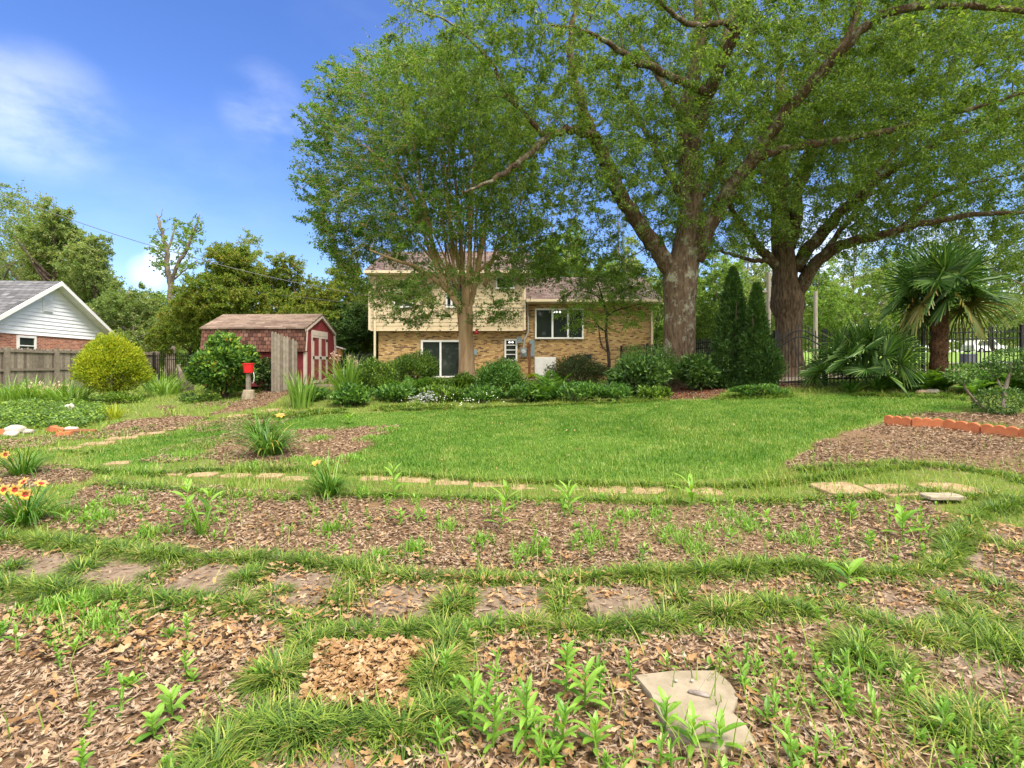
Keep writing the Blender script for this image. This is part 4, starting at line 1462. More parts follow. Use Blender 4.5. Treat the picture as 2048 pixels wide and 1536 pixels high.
MAT['rockwhite'] = M_plain("whitish rock", (.52, .48, .42), (.32, .29, .25), 8, .85, bump=.01)
MAT['rockgrey'] = M_plain("grey rock", (.42, .38, .33), (.25, .22, .19), 8, .9, bump=.01)
rock("rock", "large white rock at the left edge among bricks", "rock", 32, 866, .22, .15, .13, MAT['rockwhite'], "rocks of the left bed")
rock("rock", "small white rock in front of the large white one", "rock", 22, 873, .14, .1, .085, MAT['rockwhite'], "rocks of the left bed")
rock("rock", "greyish white rock right of the brick pile", "rock", 142, 864, .12, .1, .085, MAT['rockwhite'], "rocks of the left bed")
rock("rock", "mossy grey stone right of the large white rock", "rock", 58, 867, .10, .1, .07, MAT['rockgrey'], "rocks of the left bed")
rock("rock", "upright pale stone standing in the green ground cover", "rock", 140, 824, .12, .1, .17, MAT['rockwhite'], "rocks of the left bed")
brick("brick at the left edge, partly under the white rock", 6, 868, .5, .15, .02)
brick("loose brick leaning at the left end of the brick pile", 104, 864, -.5, .35, .02)
brick("loose brick lying in front of the brick pile", 130, 872, .3, .1)
brick("loose brick in the middle of the brick pile", 117, 866, .1, -.2, .03)
mb = MB()
q = at(165, 866)
mb.tube([(q[0] - .3, q[1] - .05, q[2] + .03), (q[0] - .1, q[1], q[2] + .045), (q[0] + .25, q[1] + .05, q[2] + .03)], [.05, .055, .04], 8, wob=.1)
tag(mb.build("log", MAT['rust'], loc=tuple(q)), "short rotting log beside the loose bricks", "log")
slab("flat_rock", "pale flat rock on the mulch edge at the right", "rock", "rocks of the right beds", (1884, 1004), .36, .17, -.05, M_plain("cream rock", (.36, .31, .23), (.22, .18, .13), 9, .85, bump=.008, stretch=(1, 4, 4)), .03, .075, .03)
rock("rock", "small white stone below the ferns at the right", "rock", 1864, 786, .16, .1, .07, MAT['rockwhite'], "rocks of the right beds")
rock("rock", "small pinkish stone left of the white one by the ferns", "rock", 1846, 787, .14, .1, .07, M_plain("pinkish stone", (.48, .33, .24), (.36, .24, .18), 6, .9), "rocks of the right beds")
q = at(1395, 1405)
rock("bark_piece", "grey piece of bark lying on the concrete slab", "bark", 1397, 1403, .042, .014, .012, M_plain("grey bark", (.3, .26, .24), (.13, .1, .09), 30, .9, bump=.004), None, -.5, .15, .03)
for i, (a, b, lb) in enumerate(((1352, 1378, "small tan pebble at the left on the concrete slab"), (1384, 1378, "small brown pebble behind the bark piece on the slab"))):
    rock("pebble", lb, "pebble", a, b, .008, .007, .006, MAT['rockgrey'], "pebbles on the concrete slab", 0, .1, .037)
rock("soil_mound", "little heap of loose brown soil at the slab's left edge", "soil heap", 1308, 1412, .055, .04, .018, MAT['soil'], None, .4, .3)

# hummingbird feeder hanging from the crape myrtle
q = deep(953.5, 664, 19.3)
fd = thing("hummingbird_feeder", "red hummingbird feeder hanging beside the crape myrtle trunk", "bird feeder", tuple(q))
mb = MB()
mb.tube([q + (0, 0, .12), q + (0, 0, .09), q + (0, 0, -.02)], [.03, .05, .05], 12)
mb.build("bottle", M_plain("red nectar", (.5, .03, .04), (.4, .02, .03), 5, .1, .5), fd)
mb = MB()
mb.tube([q + (0, 0, -.02), q + (0, 0, -.05), q + (0, 0, -.08)], [.1, .11, .06], 14)
mb.build("base", M_plain("red plastic feeder", (.5, .012, .02), (.45, .01, .015), 5, .3, .5), fd)
mb = MB()
mb.tube([q + (0, 0, .12), q + (0, 0, .45)], .006, 5)
mb.build("hanger", MAT['black'], fd)

# overhead service wires
MAT['wire'] = M_plain("weathered cable", (.11, .12, .12), (.08, .09, .09), 5, .6)
for lb, a, b, sag, r in (("thick service cable running from upper left to the house", deep(-40, 372, 22), deep(1054, 617, 28.6), 1.25, .016), ("thin lower cable running to the house above the shed", deep(430, 573, 30), deep(1050, 640, 28.7), .1, .009)):
    t = np.linspace(0, 1, 40)
    P = a + (b - a) * t[:, None]
    P[:, 2] -= sag * 4 * t * (1 - t)
    mb = MB()
    mb.tube(P, r, 5)
    tag(mb.build("cable", MAT['wire'], loc=tuple(a)), lb, "cable", "cables to the house")

# poles, utility box, car beyond the fence
MAT['pole'] = M_plain("grey pole wood", (.3, .27, .23), (.22, .19, .16), 3, .9, stretch=(6, 6, .5))
for lb, px_, top, d, r in (("pale utility pole seen left of the burled oak", 1537, 565, 32, .14), ("leaning grey pole seen through the gate", 1631, 600, 36, .15)):
    q = deep(px_, 735, d)
    zt_ = EYE + (CY - top) / F * d + .6
    pl = thing("utility_pole", lb, "pole", (q[0], q[1], float(G(q[0], q[1]))), "poles along the road")
    mb = MB()
    mb.tube([(q[0], q[1], float(G(q[0], q[1])) - .2), (q[0], q[1], zt_)], [r, r * .8], 10)
    mb.build("pole_shaft", MAT['pole'], pl)
    if px_ == 1537:
        mb = MB()
        mb.box(q[0] - 1.1, q[0] + 1.1, q[1] - .06, q[1] + .06, zt_ - 1.2, zt_ - 1.08)
        mb.build("crossarm", MAT['pole'], pl)
q = deep(1938, 735, 28)
zg = float(G(q[0], q[1]))
mb = MB()
bxp = lambda w, z: [(q[0] + a * w, q[1] + b * w * .7, zg + z) for a, b in ((-1, -1), (1, -1), (1, 1), (-1, 1))]
V = bxp(.29, 0) + bxp(.28, .5) + bxp(.31, .5) + bxp(.28, .58)
mb.add(V, [(0, 1, 5, 4), (1, 2, 6, 5), (2, 3, 7, 6), (3, 0, 4, 7), (8, 9, 13, 12), (9, 10, 14, 13), (10, 11, 15, 14), (11, 8, 12, 15), (12, 13, 14, 15), (11, 10, 9, 8)])
tag(mb.build("utility_box", M_plain("dark grey box", (.09, .10, .12), (.07, .08, .1), 4, .6), loc=(q[0], q[1], zg)), "dark grey utility box beyond the fence, right of the palm", "utility box")
q = deep(1968, 735, 66)
zc = float(G(q[0], 66)) + .03
car = thing("parked_car", "white sport utility vehicle parked beyond the fence at the right", "car", (q[0], q[1], zc))
CM = rot2((q[0], q[1], zc), math.radians(6))
prof = [(-2.25, .35), (2.2, .35), (2.3, .6), (2.25, .95), (1.3, 1.08), (.75, 1.62), (-1.6, 1.68), (-2.2, 1.05), (-2.3, .6)]
mb = MB()
mm = len(prof)
V = np.array([(x, y * (1 if z < 1.05 else .86), z) for y in (-.92, .92) for x, z in prof])
mb.add(CM(V), [tuple(range(mm)), tuple(range(mm, 2 * mm))[::-1]] + [((i + 1) % mm, i, i + mm, (i + 1) % mm + mm) for i in range(mm)])
mb.build("body", M_plain("white car paint", (.78, .79, .8), (.75, .76, .77), 2, .25, .5), car)
mb = MB()
for x0_, x1_, sk in ((-1.75, -.75, .25), (-.65, .25, 0), (.33, .95, -.35)):
    V = np.array([(x0_, -.925, 1.08), (x1_, -.925, 1.08), (x1_ + min(0, sk), -.815, 1.56), (x0_ + max(0, sk), -.815, 1.56)])
    V = np.concatenate([V, V + np.array([0, -.012, 0])])
    mb.add(CM(V), [(0, 1, 2, 3), (7, 6, 5, 4), (0, 4, 5, 1), (1, 5, 6, 2), (2, 6, 7, 3), (3, 7, 4, 0)])
mb.build("side_window", MAT['glass'], car)
for x_ in (-1.4, 1.42):
    for y_ in (-.88, .88):
        mb = MB()
        mb.tube(CM(np.array([(x_, y_ - .1, .34), (x_, y_ + .1, .34)])), .36, 16)
        wh = mb.build("wheel", MAT['black'], car)
        mb = MB()
        mb.tube(CM(np.array([(x_, y_ - .115, .34), (x_, y_ + .115, .34)])), .2, 12)
        mb.build("rim", MAT['grey'], wh)
# the road's near-side bench of driveway beyond fence: far houses hinted through the trees

# ---------------------------------------------------------------- leaf and bark materials
MAT['oakleaf'] = M_leaf("oak leaves", [(0, (.06, .135, .018)), (.4, (.125, .23, .028)), (.75, (.20, .315, .045)), (1, (.30, .38, .09))], .5, .4, .4, .45, .35)
MAT['crape'] = M_leaf("crape myrtle leaves", [(0, (.045, .13, .012)), (.45, (.09, .22, .018)), (.8, (.15, .29, .03)), (1, (.23, .34, .05))], .5, .4, .4, .4, .6)
MAT['woods'] = M_leaf("far woods leaves", [(0, (.10, .17, .04)), (.4, (.18, .27, .07)), (.8, (.27, .34, .12)), (1, (.38, .38, .2))], .5, .5, .25, .45, .25)
MAT['bright'] = M_leaf("sunlit far leaves", [(0, (.08, .16, .025)), (.5, (.15, .26, .04)), (1, (.26, .36, .08))], .45, .5, .25, .4, .25)
MAT['tawny'] = M_leaf("tawny leaves", [(0, (.06, .13, .016)), (.4, (.13, .22, .026)), (.75, (.23, .29, .035)), (1, (.33, .27, .06))], .45, .5, .25, .5, .5)
MAT['pine'] = M_leaf("pine needles", [(0, (.06, .10, .035)), (.6, (.12, .17, .055)), (1, (.2, .23, .1))], .4, .5, .2, .3, .4)
MAT['golden'] = M_leaf("golden cypress sprays", [(0, (.10, .19, .014)), (.3, (.22, .31, .022)), (.65, (.40, .46, .03)), (1, (.55, .54, .05))], .45, .5, .3, .35, 1.4)
MAT['arbor'] = M_leaf("dark evergreen sprays", [(0, (.022, .06, .014)), (.5, (.043, .105, .02)), (1, (.09, .165, .03))], .3, .5, .3, .4, 1.5)
MAT['azalea'] = M_leaf("azalea leaves", [(0, (0.043, 0.098, 0.014)), (.5, (0.094, 0.182, 0.021)), (.85, (0.189, 0.312, 0.034)), (1, (0.290, 0.416, 0.057))], .3, .4, .4, .3, 1.2)
MAT['darkshrub'] = M_leaf("dark shrub leaves", [(0, (.025, .05, .014)), (.5, (.05, .085, .02)), (.85, (.09, .11, .03)), (1, (.14, .09, .04))], .25, .4, .4, .4, 1.2)
MAT['glossy'] = M_leaf("glossy shrub leaves", [(0, (.025, .07, .016)), (.5, (.06, .14, .026)), (.85, (.13, .23, .045)), (1, (.2, .32, .08))], .25, .45, .35, .3, 1.5)
MAT['mahonia'] = M_leaf("mahonia leaves", [(0, (0.029, 0.078, 0.018)), (.45, (0.065, 0.163, 0.028)), (.8, (0.174, 0.312, 0.040)), (.99, (0.261, 0.390, 0.046)), (1, (0.377, 0.260, 0.057))], .3, .5, .3, .35, 1.5)
MAT['ivy'] = M_leaf("variegated ivy", [(0, (.02, .055, .014)), (.6, (.05, .11, .022)), (.85, (.17, .22, .07)), (1, (.34, .36, .18))], .2, .4, .4, .3, 2)
MAT['daylily'] = M_leaf("daylily leaves", [(0, (.035, .11, .012)), (.45, (.075, .19, .02)), (.8, (.14, .28, .035)), (.95, (.22, .34, .06)), (1, (.42, .33, .06))], .35, .4, .4, .25, 2)
MAT['iris'] = M_leaf("pale strap leaves", [(0, (.09, .2, .025)), (.5, (.17, .32, .045)), (1, (.28, .42, .09))], .4, .4, .4, .3, 2)
MAT['weed'] = M_leaf("bright weed leaves", [(0, (.09, .22, .02)), (.5, (.16, .33, .035)), (.9, (.24, .43, .06)), (1, (.32, .44, .1))], .4, .4, .4, .25, 2)
MAT['fern'] = M_leaf("fern fronds", [(0, (.05, .14, .016)), (.5, (.1, .23, .026)), (1, (.19, .33, .05))], .4, .5, .3, .3, 2)
MAT['perennial'] = M_leaf("perennial leaves", [(0, (0.032, 0.098, 0.016)), (.5, (0.072, 0.182, 0.028)), (.85, (0.145, 0.286, 0.040)), (1, (0.232, 0.377, 0.069))], .3, .4, .4, .35, 1.2)
MAT['palm'] = M_leaf("fan palm leaves", [(0, (.03, .08, .018)), (.5, (.065, .15, .028)), (.85, (.13, .23, .045)), (1, (.2, .3, .07))], .3, .5, .3, .3, .8)
MAT['palmdry'] = M_leaf("dying palm leaves", [(0, (.07, .12, .025)), (.5, (.15, .17, .035)), (1, (.28, .19, .05))], .3, .5, .3, .3, .8)
MAT['petal_pale'] = M_leaf("white flowers", [(0, (.32, .33, .46)), (.5, (.5, .5, .6)), (1, (.62, .62, .66))], .3, .5, .3, .2, 3)
MAT['petal_white'] = M_leaf("small white flowers", [(0, (.7, .72, .68)), (1, (.85, .85, .82))], .3, .5, .3, .2, 3)
MAT['petal_pink'] = M_leaf("faded pink flowers", [(0, (.5, .3, .26)), (1, (.72, .55, .45))], .3, .5, .3, .2, 3)
MAT['petal_gold'] = M_leaf("yellow petals", [(0, (.50, .30, .04)), (.5, (.58, .40, .07)), (1, (.58, .30, .12))], .3, .5, .3, .3, 3)
MAT['petal_red'] = M_leaf("red throats", [(0, (.32, .02, .03)), (1, (.5, .06, .06))], .3, .5, .3, .3, 3)
MAT['bark'] = M_bark("lichened oak bark", (.05, .032, .02), (.125, .085, .055), (.21, .155, .105), (.36, .36, .27), 14, .03)
MAT['bark_up'] = M_bark("upper oak bark", (.035, .022, .014), (.10, .065, .04), (.18, .125, .08), (.30, .30, .22), 16, .03)
MAT['bark2'] = M_bark("furrowed oak bark", (.035, .022, .015), (.13, .088, .058), (.25, .175, .115), None, 13, .06)
MAT['bark_tan'] = M_bark("peeling tan bark", (.27, .16, .085), (.44, .29, .16), (.56, .4, .25), None, 4, .006)
MAT['bark_dark'] = M_bark("dark twig bark", (.03, .022, .018), (.07, .05, .04), (.12, .09, .07), None, 9, .01)
MAT['bark_grey'] = M_bark("grey bark", (.09, .07, .055), (.17, .14, .11), (.26, .22, .18), None, 9, .02)
MAT['fibre'] = M_island("palm fibre", [(0, (.03, .015, .009)), (.6, (.085, .042, .024)), (1, (.16, .09, .05))], .95, .1)


# ---------------------------------------------------------------- trees
def smooth_path(P, k=6, wob=0.0):
    """Catmull-Rom through rows (x, y, z, r)"""
    P = np.asarray(P, float)
    Q = np.vstack([2 * P[0] - P[1], P, 2 * P[-1] - P[-2]])
    out = []
    for i in range(1, len(Q) - 2):
        p0, p1, p2, p3 = Q[i - 1], Q[i], Q[i + 1], Q[i + 2]
        for t in np.arange(k) / k:
            out.append(.5 * ((2 * p1) + (p2 - p0) * t + (2 * p0 - 5 * p1 + 4 * p2 - p3) * t * t + (3 * p1 - p0 - 3 * p2 + p3) * t ** 3))
    out.append(P[-1])
    out = np.array(out)
    if wob:
        w = rng.normal(0, wob, (len(out), 3))
        w[0] = w[-1] = 0
        out[:, :3] += w * np.minimum(1, out[:, 3:4] * 6 + .3)
    out[:, 3] = np.maximum(out[:, 3], .004)
    return out


def limb(px_list):
    """photo pixels with a depth and a radius in metres -> rows (x, y, z, r)"""
    return [(*deep(a, b, d), r) for a, b, d, r in px_list]


class Tree:
    def __init__(self):
        self.wood, self.thin = MB(), MB()
        self.np_, self.nr = [], []

    def limb(self, rows, sides=9, wob=.02, k=6, flute=None, reg=True, rough=0.015, into=None):
        S = smooth_path(rows, k, wob)
        (into or self.wood).tube(S[:, :3], S[:, 3], sides, wob=rough, flute=flute)
        if reg:
            self.np_.append(S[:, :3])
            self.nr.append(S[:, 3])
        return S

    def grow(self, C, up=.25, maxr=.06, sag=.0, minz=None):
        """run a branch from the nearest wood out to every clump centre; branches feed later branches"""
        N = np.concatenate(self.np_)
        R = np.concatenate(self.nr)
        cap = len(N) + len(C) * 5
        Pn, Pr = np.empty((cap, 3)), np.empty(cap)
        n = len(N)
        Pn[:n], Pr[:n] = N, R
        d0 = np.array([np.min(((N - c) ** 2).sum(1)) for c in C])
        dirs = np.empty((len(C), 3))
        order = np.argsort(d0)
        for i in order:
            c = C[i]
            dv = Pn[:n] - c
            dist = np.sqrt((dv ** 2).sum(1)) + .35 * np.maximum(Pn[:n, 2] - c[2] + .2, 0)
            j = int(np.argmin(dist))
            a = Pn[j]
            L = max(np.linalg.norm(c - a), .05)
            r0 = min(Pr[j] * .75, .012 + .013 * L, maxr)
            m = a * .5 + c * .5 + np.array([0, 0, up * L * .25]) + rng.normal(0, .07 * L, 3)
            rows = np.array([[*a, r0], [*(a * .75 + m * .25 + rng.normal(0, .02 * L, 3)), r0 * .85], [*m, r0 * .65], [*(m * .4 + c * .6 + rng.normal(0, .03 * L, 3)), r0 * .45], [*c, max(r0 * .28, .004)]])
            self.thin.tube(rows[:, :3], rows[:, 3], 4, cap=False)
            Pn[n:n + 4], Pr[n:n + 4] = rows[1:, :3], rows[1:, 3]
            n += 4
            dirs[i] = (c - m) / max(np.linalg.norm(c - m), 1e-6)
        return dirs

    def foliage(self, C, dirs, size, twigs, per, L, W, spread=1.0, droop=.15, flat=1.0, lb=None, twig_r=.004, rnd=.8, upn=.5):
        """twigs fanning from each clump centre with leaves set along them"""
        M = len(C)
        sz = size * rng.uniform(.6, 1.35, M)
        D = unit(dirs[:, None, :] * .8 + rng.normal(0, spread, (M, twigs, 3)) * np.array([1, 1, flat]))
        A = np.repeat(C[:, None, :], twigs, 1) + rng.normal(0, .08, (M, twigs, 3)) * sz[:, None, None]
        ln = sz[:, None] * rng.uniform(.5, 1.3, (M, twigs))
        B = A + D * ln[..., None]
        B[..., 2] -= droop * ln
        self.thin.prisms(A.reshape(-1, 3), B.reshape(-1, 3), twig_r, twig_r * .5)
        t = rng.uniform(.08, 1.05, (M, twigs, per))
        P = A[:, :, None] + (B - A)[:, :, None] * t[..., None] + rng.normal(0, .05, (M, twigs, per, 3)) * sz[:, None, None, None]
        TD = np.repeat(unit(B - A)[:, :, None], per, 2)
        LD = unit(TD * .6 + rng.normal(0, rnd, TD.shape) + np.array([0, 0, -droop]))
        LN = unit(rng.normal(0, 1, TD.shape) * (1 - upn) + np.array([0, 0, 1.0]) * upn)
        k = M * twigs * per
        lb = lb or MB()
        lb.leaves(P.reshape(-1, 3), LD.reshape(-1, 3), LN.reshape(-1, 3), L * rng.uniform(.6, 1.3, k), W * rng.uniform(.6, 1.3, k))
        return lb


def ell_pts(n, specs, shell=.35):
    """points in a union of ellipsoids (cx, cy, cz, rx, ry, rz, weight), thicker towards the outside"""
    w = np.array([s[6] for s in specs], float)
    idx = rng.choice(len(specs), n, p=w / w.sum())
    S = np.array([s[:6] for s in specs])[idx]
    d = unit(rng.normal(0, 1, (n, 3)))
    r = rng.uniform(0, 1, n) ** shell
    return S[:, :3] + d * r[:, None] * S[:, 3:6]


def spaced(P, dmin):
    """thin points so that none sit closer than dmin"""
    keep = []
    grid = {}
    for i, p in enumerate(P):
        key = tuple((p // dmin).astype(int))
        ok = True
        for a in (-1, 0, 1):
            for b in (-1, 0, 1):
                for c in (-1, 0, 1):
                    for q in grid.get((key[0] + a, key[1] + b, key[2] + c), ()):
                        if ((P[q] - p) ** 2).sum() < dmin * dmin:
                            ok = False
        if ok:
            keep.append(i)
            grid.setdefault(key, []).append(i)
    return P[keep]


def finish_tree(T, lb, name, label, cat, base, bark, leaf, thin=None, group=None):
    root = thing(name, label, cat, tuple(base), group)
    T.wood.build("trunk", MAT[bark], root, smooth=True)
    T.thin.build("branches", MAT[thin or bark], root)
    lb.build("crown", MAT[leaf], root)
    return root


# the big lichened oak right of the house
def oak_flute(a, t):
    e = max(0, 1 - t * 6)
    return 1 + .16 * e * np.maximum(0, np.sin(a * 4 + .5)) + .35 * e * e


base1 = np.array([*deep(1358, 735, 18)[:2], 0])
base1[2] = float(G(base1[0], base1[1]))
T = Tree()
b = base1
T.limb([(b[0], b[1], b[2] - .2, .62), (b[0], b[1], b[2] + .6, .55), *limb([(1358, 690, 18, .53), (1360, 620, 18, .52), (1360, 575, 18, .56), (1362, 545, 18, .57), (1372, 500, 18, .47), (1380, 430, 18, .40), (1378, 330, 18, .34), (1372, 240, 18.3, .30), (1385, 160, 18.4, .26), (1400, 60, 18.6, .2), (1390, -80, 19, .14), (1400, -200, 19, .08)])], 20, .002, 6, oak_flute)
mainT = T
up = MB()
LIMBS1 = [
    [(1352, 560, 18, 0.299), (1320, 505, 17.9, 0.290), (1283, 455, 17.7, 0.264), (1245, 395, 17.5, 0.246), (1212, 325, 17.2, 0.229), (1185, 270, 17, 0.202), (1160, 200, 16.7, 0.150), (1140, 110, 16.3, 0.114), (1150, 0, 16, 0.079), (1120, -120, 15.6, 0.044)],
    [(1188, 275, 17, 0.150), (1150, 262, 16.6, 0.132), (1105, 268, 16, 0.114), (1065, 300, 15.4, 0.097), (1030, 330, 14.9, 0.079), (985, 360, 14.3, 0.053), (930, 385, 13.8, 0.026)],
    [(1090, 275, 15.8, 0.079), (1050, 230, 15.4, 0.070), (1010, 185, 15, 0.062), (985, 130, 14.6, 0.048), (940, 80, 14.2, 0.040), (890, 40, 13.8, 0.026), (830, 20, 13.2, 0.018)],
    [(1390, 520, 17.9, 0.317), (1410, 470, 17.6, 0.290), (1450, 395, 17.2, 0.255), (1500, 325, 16.6, 0.220), (1560, 240, 16, 0.185), (1620, 170, 15.3, 0.167), (1690, 95, 14.6, 0.141), (1760, 35, 14, 0.114), (1850, 12, 13.4, 0.088), (1960, 15, 12.9, 0.070), (2070, 25, 12.4, 0.053), (2200, 20, 12, 0.026)],
    [(1495, 330, 16.7, 0.132), (1550, 302, 16.5, 0.132), (1620, 287, 16.4, 0.114), (1700, 275, 16.3, 0.106), (1780, 260, 16.2, 0.088), (1850, 240, 16.1, 0.075), (1950, 215, 16, 0.062), (2050, 185, 15.8, 0.044), (2200, 150, 15.5, 0.026)],
    [(1660, 120, 15, 0.088), (1700, 60, 14.9, 0.079), (1720, 0, 14.8, 0.062), (1750, -90, 14.7, 0.035)],
    [(1376, 330, 18, 0.238), (1398, 250, 17.6, 0.220), (1420, 175, 17, 0.202), (1455, 100, 16.3, 0.176), (1485, 30, 15.6, 0.141), (1505, -60, 15, 0.106), (1530, -180, 14.4, 0.062)],
    [(1415, 185, 17, 0.150), (1370, 165, 16.4, 0.132), (1310, 138, 15.8, 0.114), (1265, 118, 15.2, 0.097), (1215, 85, 14.5, 0.070), (1160, 60, 13.8, 0.044), (1100, 50, 13, 0.026)],
    [(1475, 60, 15.9, 0.097), (1440, 45, 15.4, 0.088), (1385, 50, 14.8, 0.075), (1340, 22, 14.2, 0.062), (1300, -20, 13.6, 0.044), (1250, -80, 13, 0.026)],
    [(1420, 170, 17.1, 0.141), (1455, 60, 17.6, 0.114), (1500, -40, 18.2, 0.088), (1560, -150, 19, 0.044)],
    [(1370, 400, 18.1, 0.132), (1310, 300, 19.5, 0.106), (1270, 220, 21, 0.079), (1200, 120, 22.5, 0.044)],
    [(1385, 420, 18.1, 0.132), (1440, 330, 19.6, 0.106), (1490, 240, 21.2, 0.079), (1580, 130, 23, 0.044)],
    [(1372, 250, 18.3, 0.141), (1320, 160, 19.6, 0.106), (1260, 60, 21, 0.070), (1180, -40, 22, 0.035)],
]
for i, lmb in enumerate(LIMBS1):
    T.limb(limb(lmb), 9, .03, 5, into=up)
specs = [(5.5, 17, 12.6, 9.5, 6.5, 4.8, 5), (-.8, 14.6, 11.0, 3.4, 3.5, 3.2, 1.5), (12.5, 15.5, 11.5, 6, 5, 4.2, 2.6), (1.3, 16.4, 7.6, 2.6, 2.2, 2.4, .8), (6.5, 17.6, 6.9, 2.8, 2.2, 1.5, .5), (3.0, 17, 8.2, 3, 2.5, 2, .7), (8.8, 17, 8.6, 3.5, 3, 2, .7),
         (3.5, 19.5, 5.2, 2.6, 1.5, 1.3, .22)]
C = spaced(ell_pts(5200, specs, .5), .58)
pxc, pyc = px_of(C[:, 0], C[:, 1], C[:, 2])
k = (pxc > 770 + np.abs(pyc - 50) * .25) & (C[:, 1] > 9)
k &= vnoise(C[:, 0] + C[:, 1] * .7, C[:, 2] + C[:, 1] * .4, 1.5, 61) > .29
C = C[k]
dirs = T.grow(C, .25, .06)
lb = T.foliage(C, dirs, .56, 11, 18, .10, .046, .9, .25, .75)
root = thing("oak_tree", "big oak with grey-green lichened trunk, forking low right of the house", "tree", tuple(base1))
T.wood.build("trunk", MAT['bark'], root, smooth=True)
up.build("limbs", MAT['bark_up'], root, smooth=True)
T.thin.build("branches", MAT['bark_up'], root)
lb.build("crown", MAT['oakleaf'], root)

# the burled oak behind the gate
q = deep(1577, 735, 23)
base2 = np.array([q[0], q[1], float(G(q[0], q[1]))])
T = Tree()
b = base2


def burl(a, t):
    e = max(0, 1 - t * 3.5)
    return 1 + .06 * np.sin(a * 7) + .10 * e * np.maximum(0, np.sin(a * 3)) + .05 * np.sin(a * 3 + 2 * t)


T.limb([(b[0], b[1], b[2] - .2, .62), (b[0], b[1], b[2] + .5, .51), *limb([(1577, 680, 23, .48), (1577, 640, 23, .52), (1575, 612, 23, .66), (1573, 592, 23, .62), (1570, 560, 23, .5), (1568, 520, 23, .45), (1563, 480, 23, .40), (1560, 420, 23, .34), (1562, 350, 23, .3), (1556, 260, 23.2, .24), (1560, 150, 23.4, .16), (1550, 40, 23.6, .08)])], 24, .002, 6, burl)
up = MB()
LIMBS2 = [
    [(1575, 500, 23, 0.286), (1592, 440, 22.8, 0.252), (1598, 370, 22.6, 0.227), (1618, 300, 22.2, 0.185), (1650, 215, 21.8, 0.143), (1690, 130, 21.2, 0.101), (1720, 30, 20.6, 0.059)],
    [(1590, 540, 22.9, 0.286), (1622, 490, 22.5, 0.260), (1665, 445, 22, 0.227), (1715, 395, 21.5, 0.193), (1770, 350, 21, 0.160), (1830, 310, 20.4, 0.126), (1900, 275, 19.8, 0.092), (1980, 245, 19.2, 0.067), (2080, 215, 18.6, 0.042)],
    [(1595, 585, 22.9, 0.302), (1625, 535, 22.4, 0.269), (1670, 498, 21.9, 0.235), (1730, 478, 21.4, 0.193), (1790, 462, 21, 0.160), (1850, 447, 20.6, 0.126), (1930, 432, 20.1, 0.101), (2010, 425, 19.7, 0.076), (2120, 430, 19.2, 0.042)],
    [(1555, 535, 23, 0.235), (1525, 500, 22.8, 0.193), (1495, 465, 22.6, 0.160), (1465, 420, 22.5, 0.126), (1440, 350, 22.4, 0.101), (1420, 260, 22.3, 0.076), (1390, 160, 22.2, 0.042)],
    [(1560, 530, 23, 0.134), (1530, 522, 22.6, 0.109), (1495, 520, 22.2, 0.084), (1450, 505, 21.8, 0.059), (1410, 500, 21.4, 0.025)],
    [(1640, 515, 22.3, 0.126), (1690, 450, 22.6, 0.109), (1740, 390, 23, 0.092), (1810, 360, 23.4, 0.067), (1920, 350, 24, 0.034)],
    [(1565, 440, 23, 0.168), (1530, 360, 24.2, 0.134), (1510, 270, 25.5, 0.101), (1480, 160, 27, 0.050)],
    [(1570, 440, 23, 0.168), (1610, 360, 24.6, 0.134), (1650, 260, 26.4, 0.092), (1720, 150, 28, 0.042)],
    [(1740, 372, 21.3, 0.101), (1790, 300, 21.6, 0.084), (1850, 200, 22, 0.059), (1930, 100, 22.4, 0.034)],
    [(1800, 460, 20.9, 0.084), (1860, 400, 20.6, 0.067), (1930, 370, 20.4, 0.050), (2040, 345, 20, 0.025)],
]
for lmb in LIMBS2:
    T.limb(limb(lmb), 9, .03, 5, into=up)
specs = [(13.5, 22.5, 12.5, 8.5, 6, 4.5, 4), (19, 21, 9.5, 5.5, 5, 3.2, 2.4), (9.5, 23, 9.2, 3.5, 3, 2.6, .9), (15, 22, 7.6, 4.5, 3, 1.6, .9), (21, 19.5, 6.6, 4, 3, 1.6, .6)]
C = spaced(ell_pts(3800, specs, .5), .62)
C = C[vnoise(C[:, 0] + C[:, 1] * .7, C[:, 2] + C[:, 1] * .4, 1.7, 62) > .30]
dirs = T.grow(C, .25, .07)
lb = T.foliage(C, dirs, .75, 9, 16, .13, .055, .8, .25, .8)
root = thing("oak_tree", "oak with swollen burled trunk standing behind the metal gate", "tree", tuple(base2))
T.wood.build("trunk", MAT['bark2'], root, smooth=True)
up.build("limbs", MAT['bark_up'], root, smooth=True)
T.thin.build("branches", MAT['bark_up'], root)
lb.build("crown", MAT['oakleaf'], root)

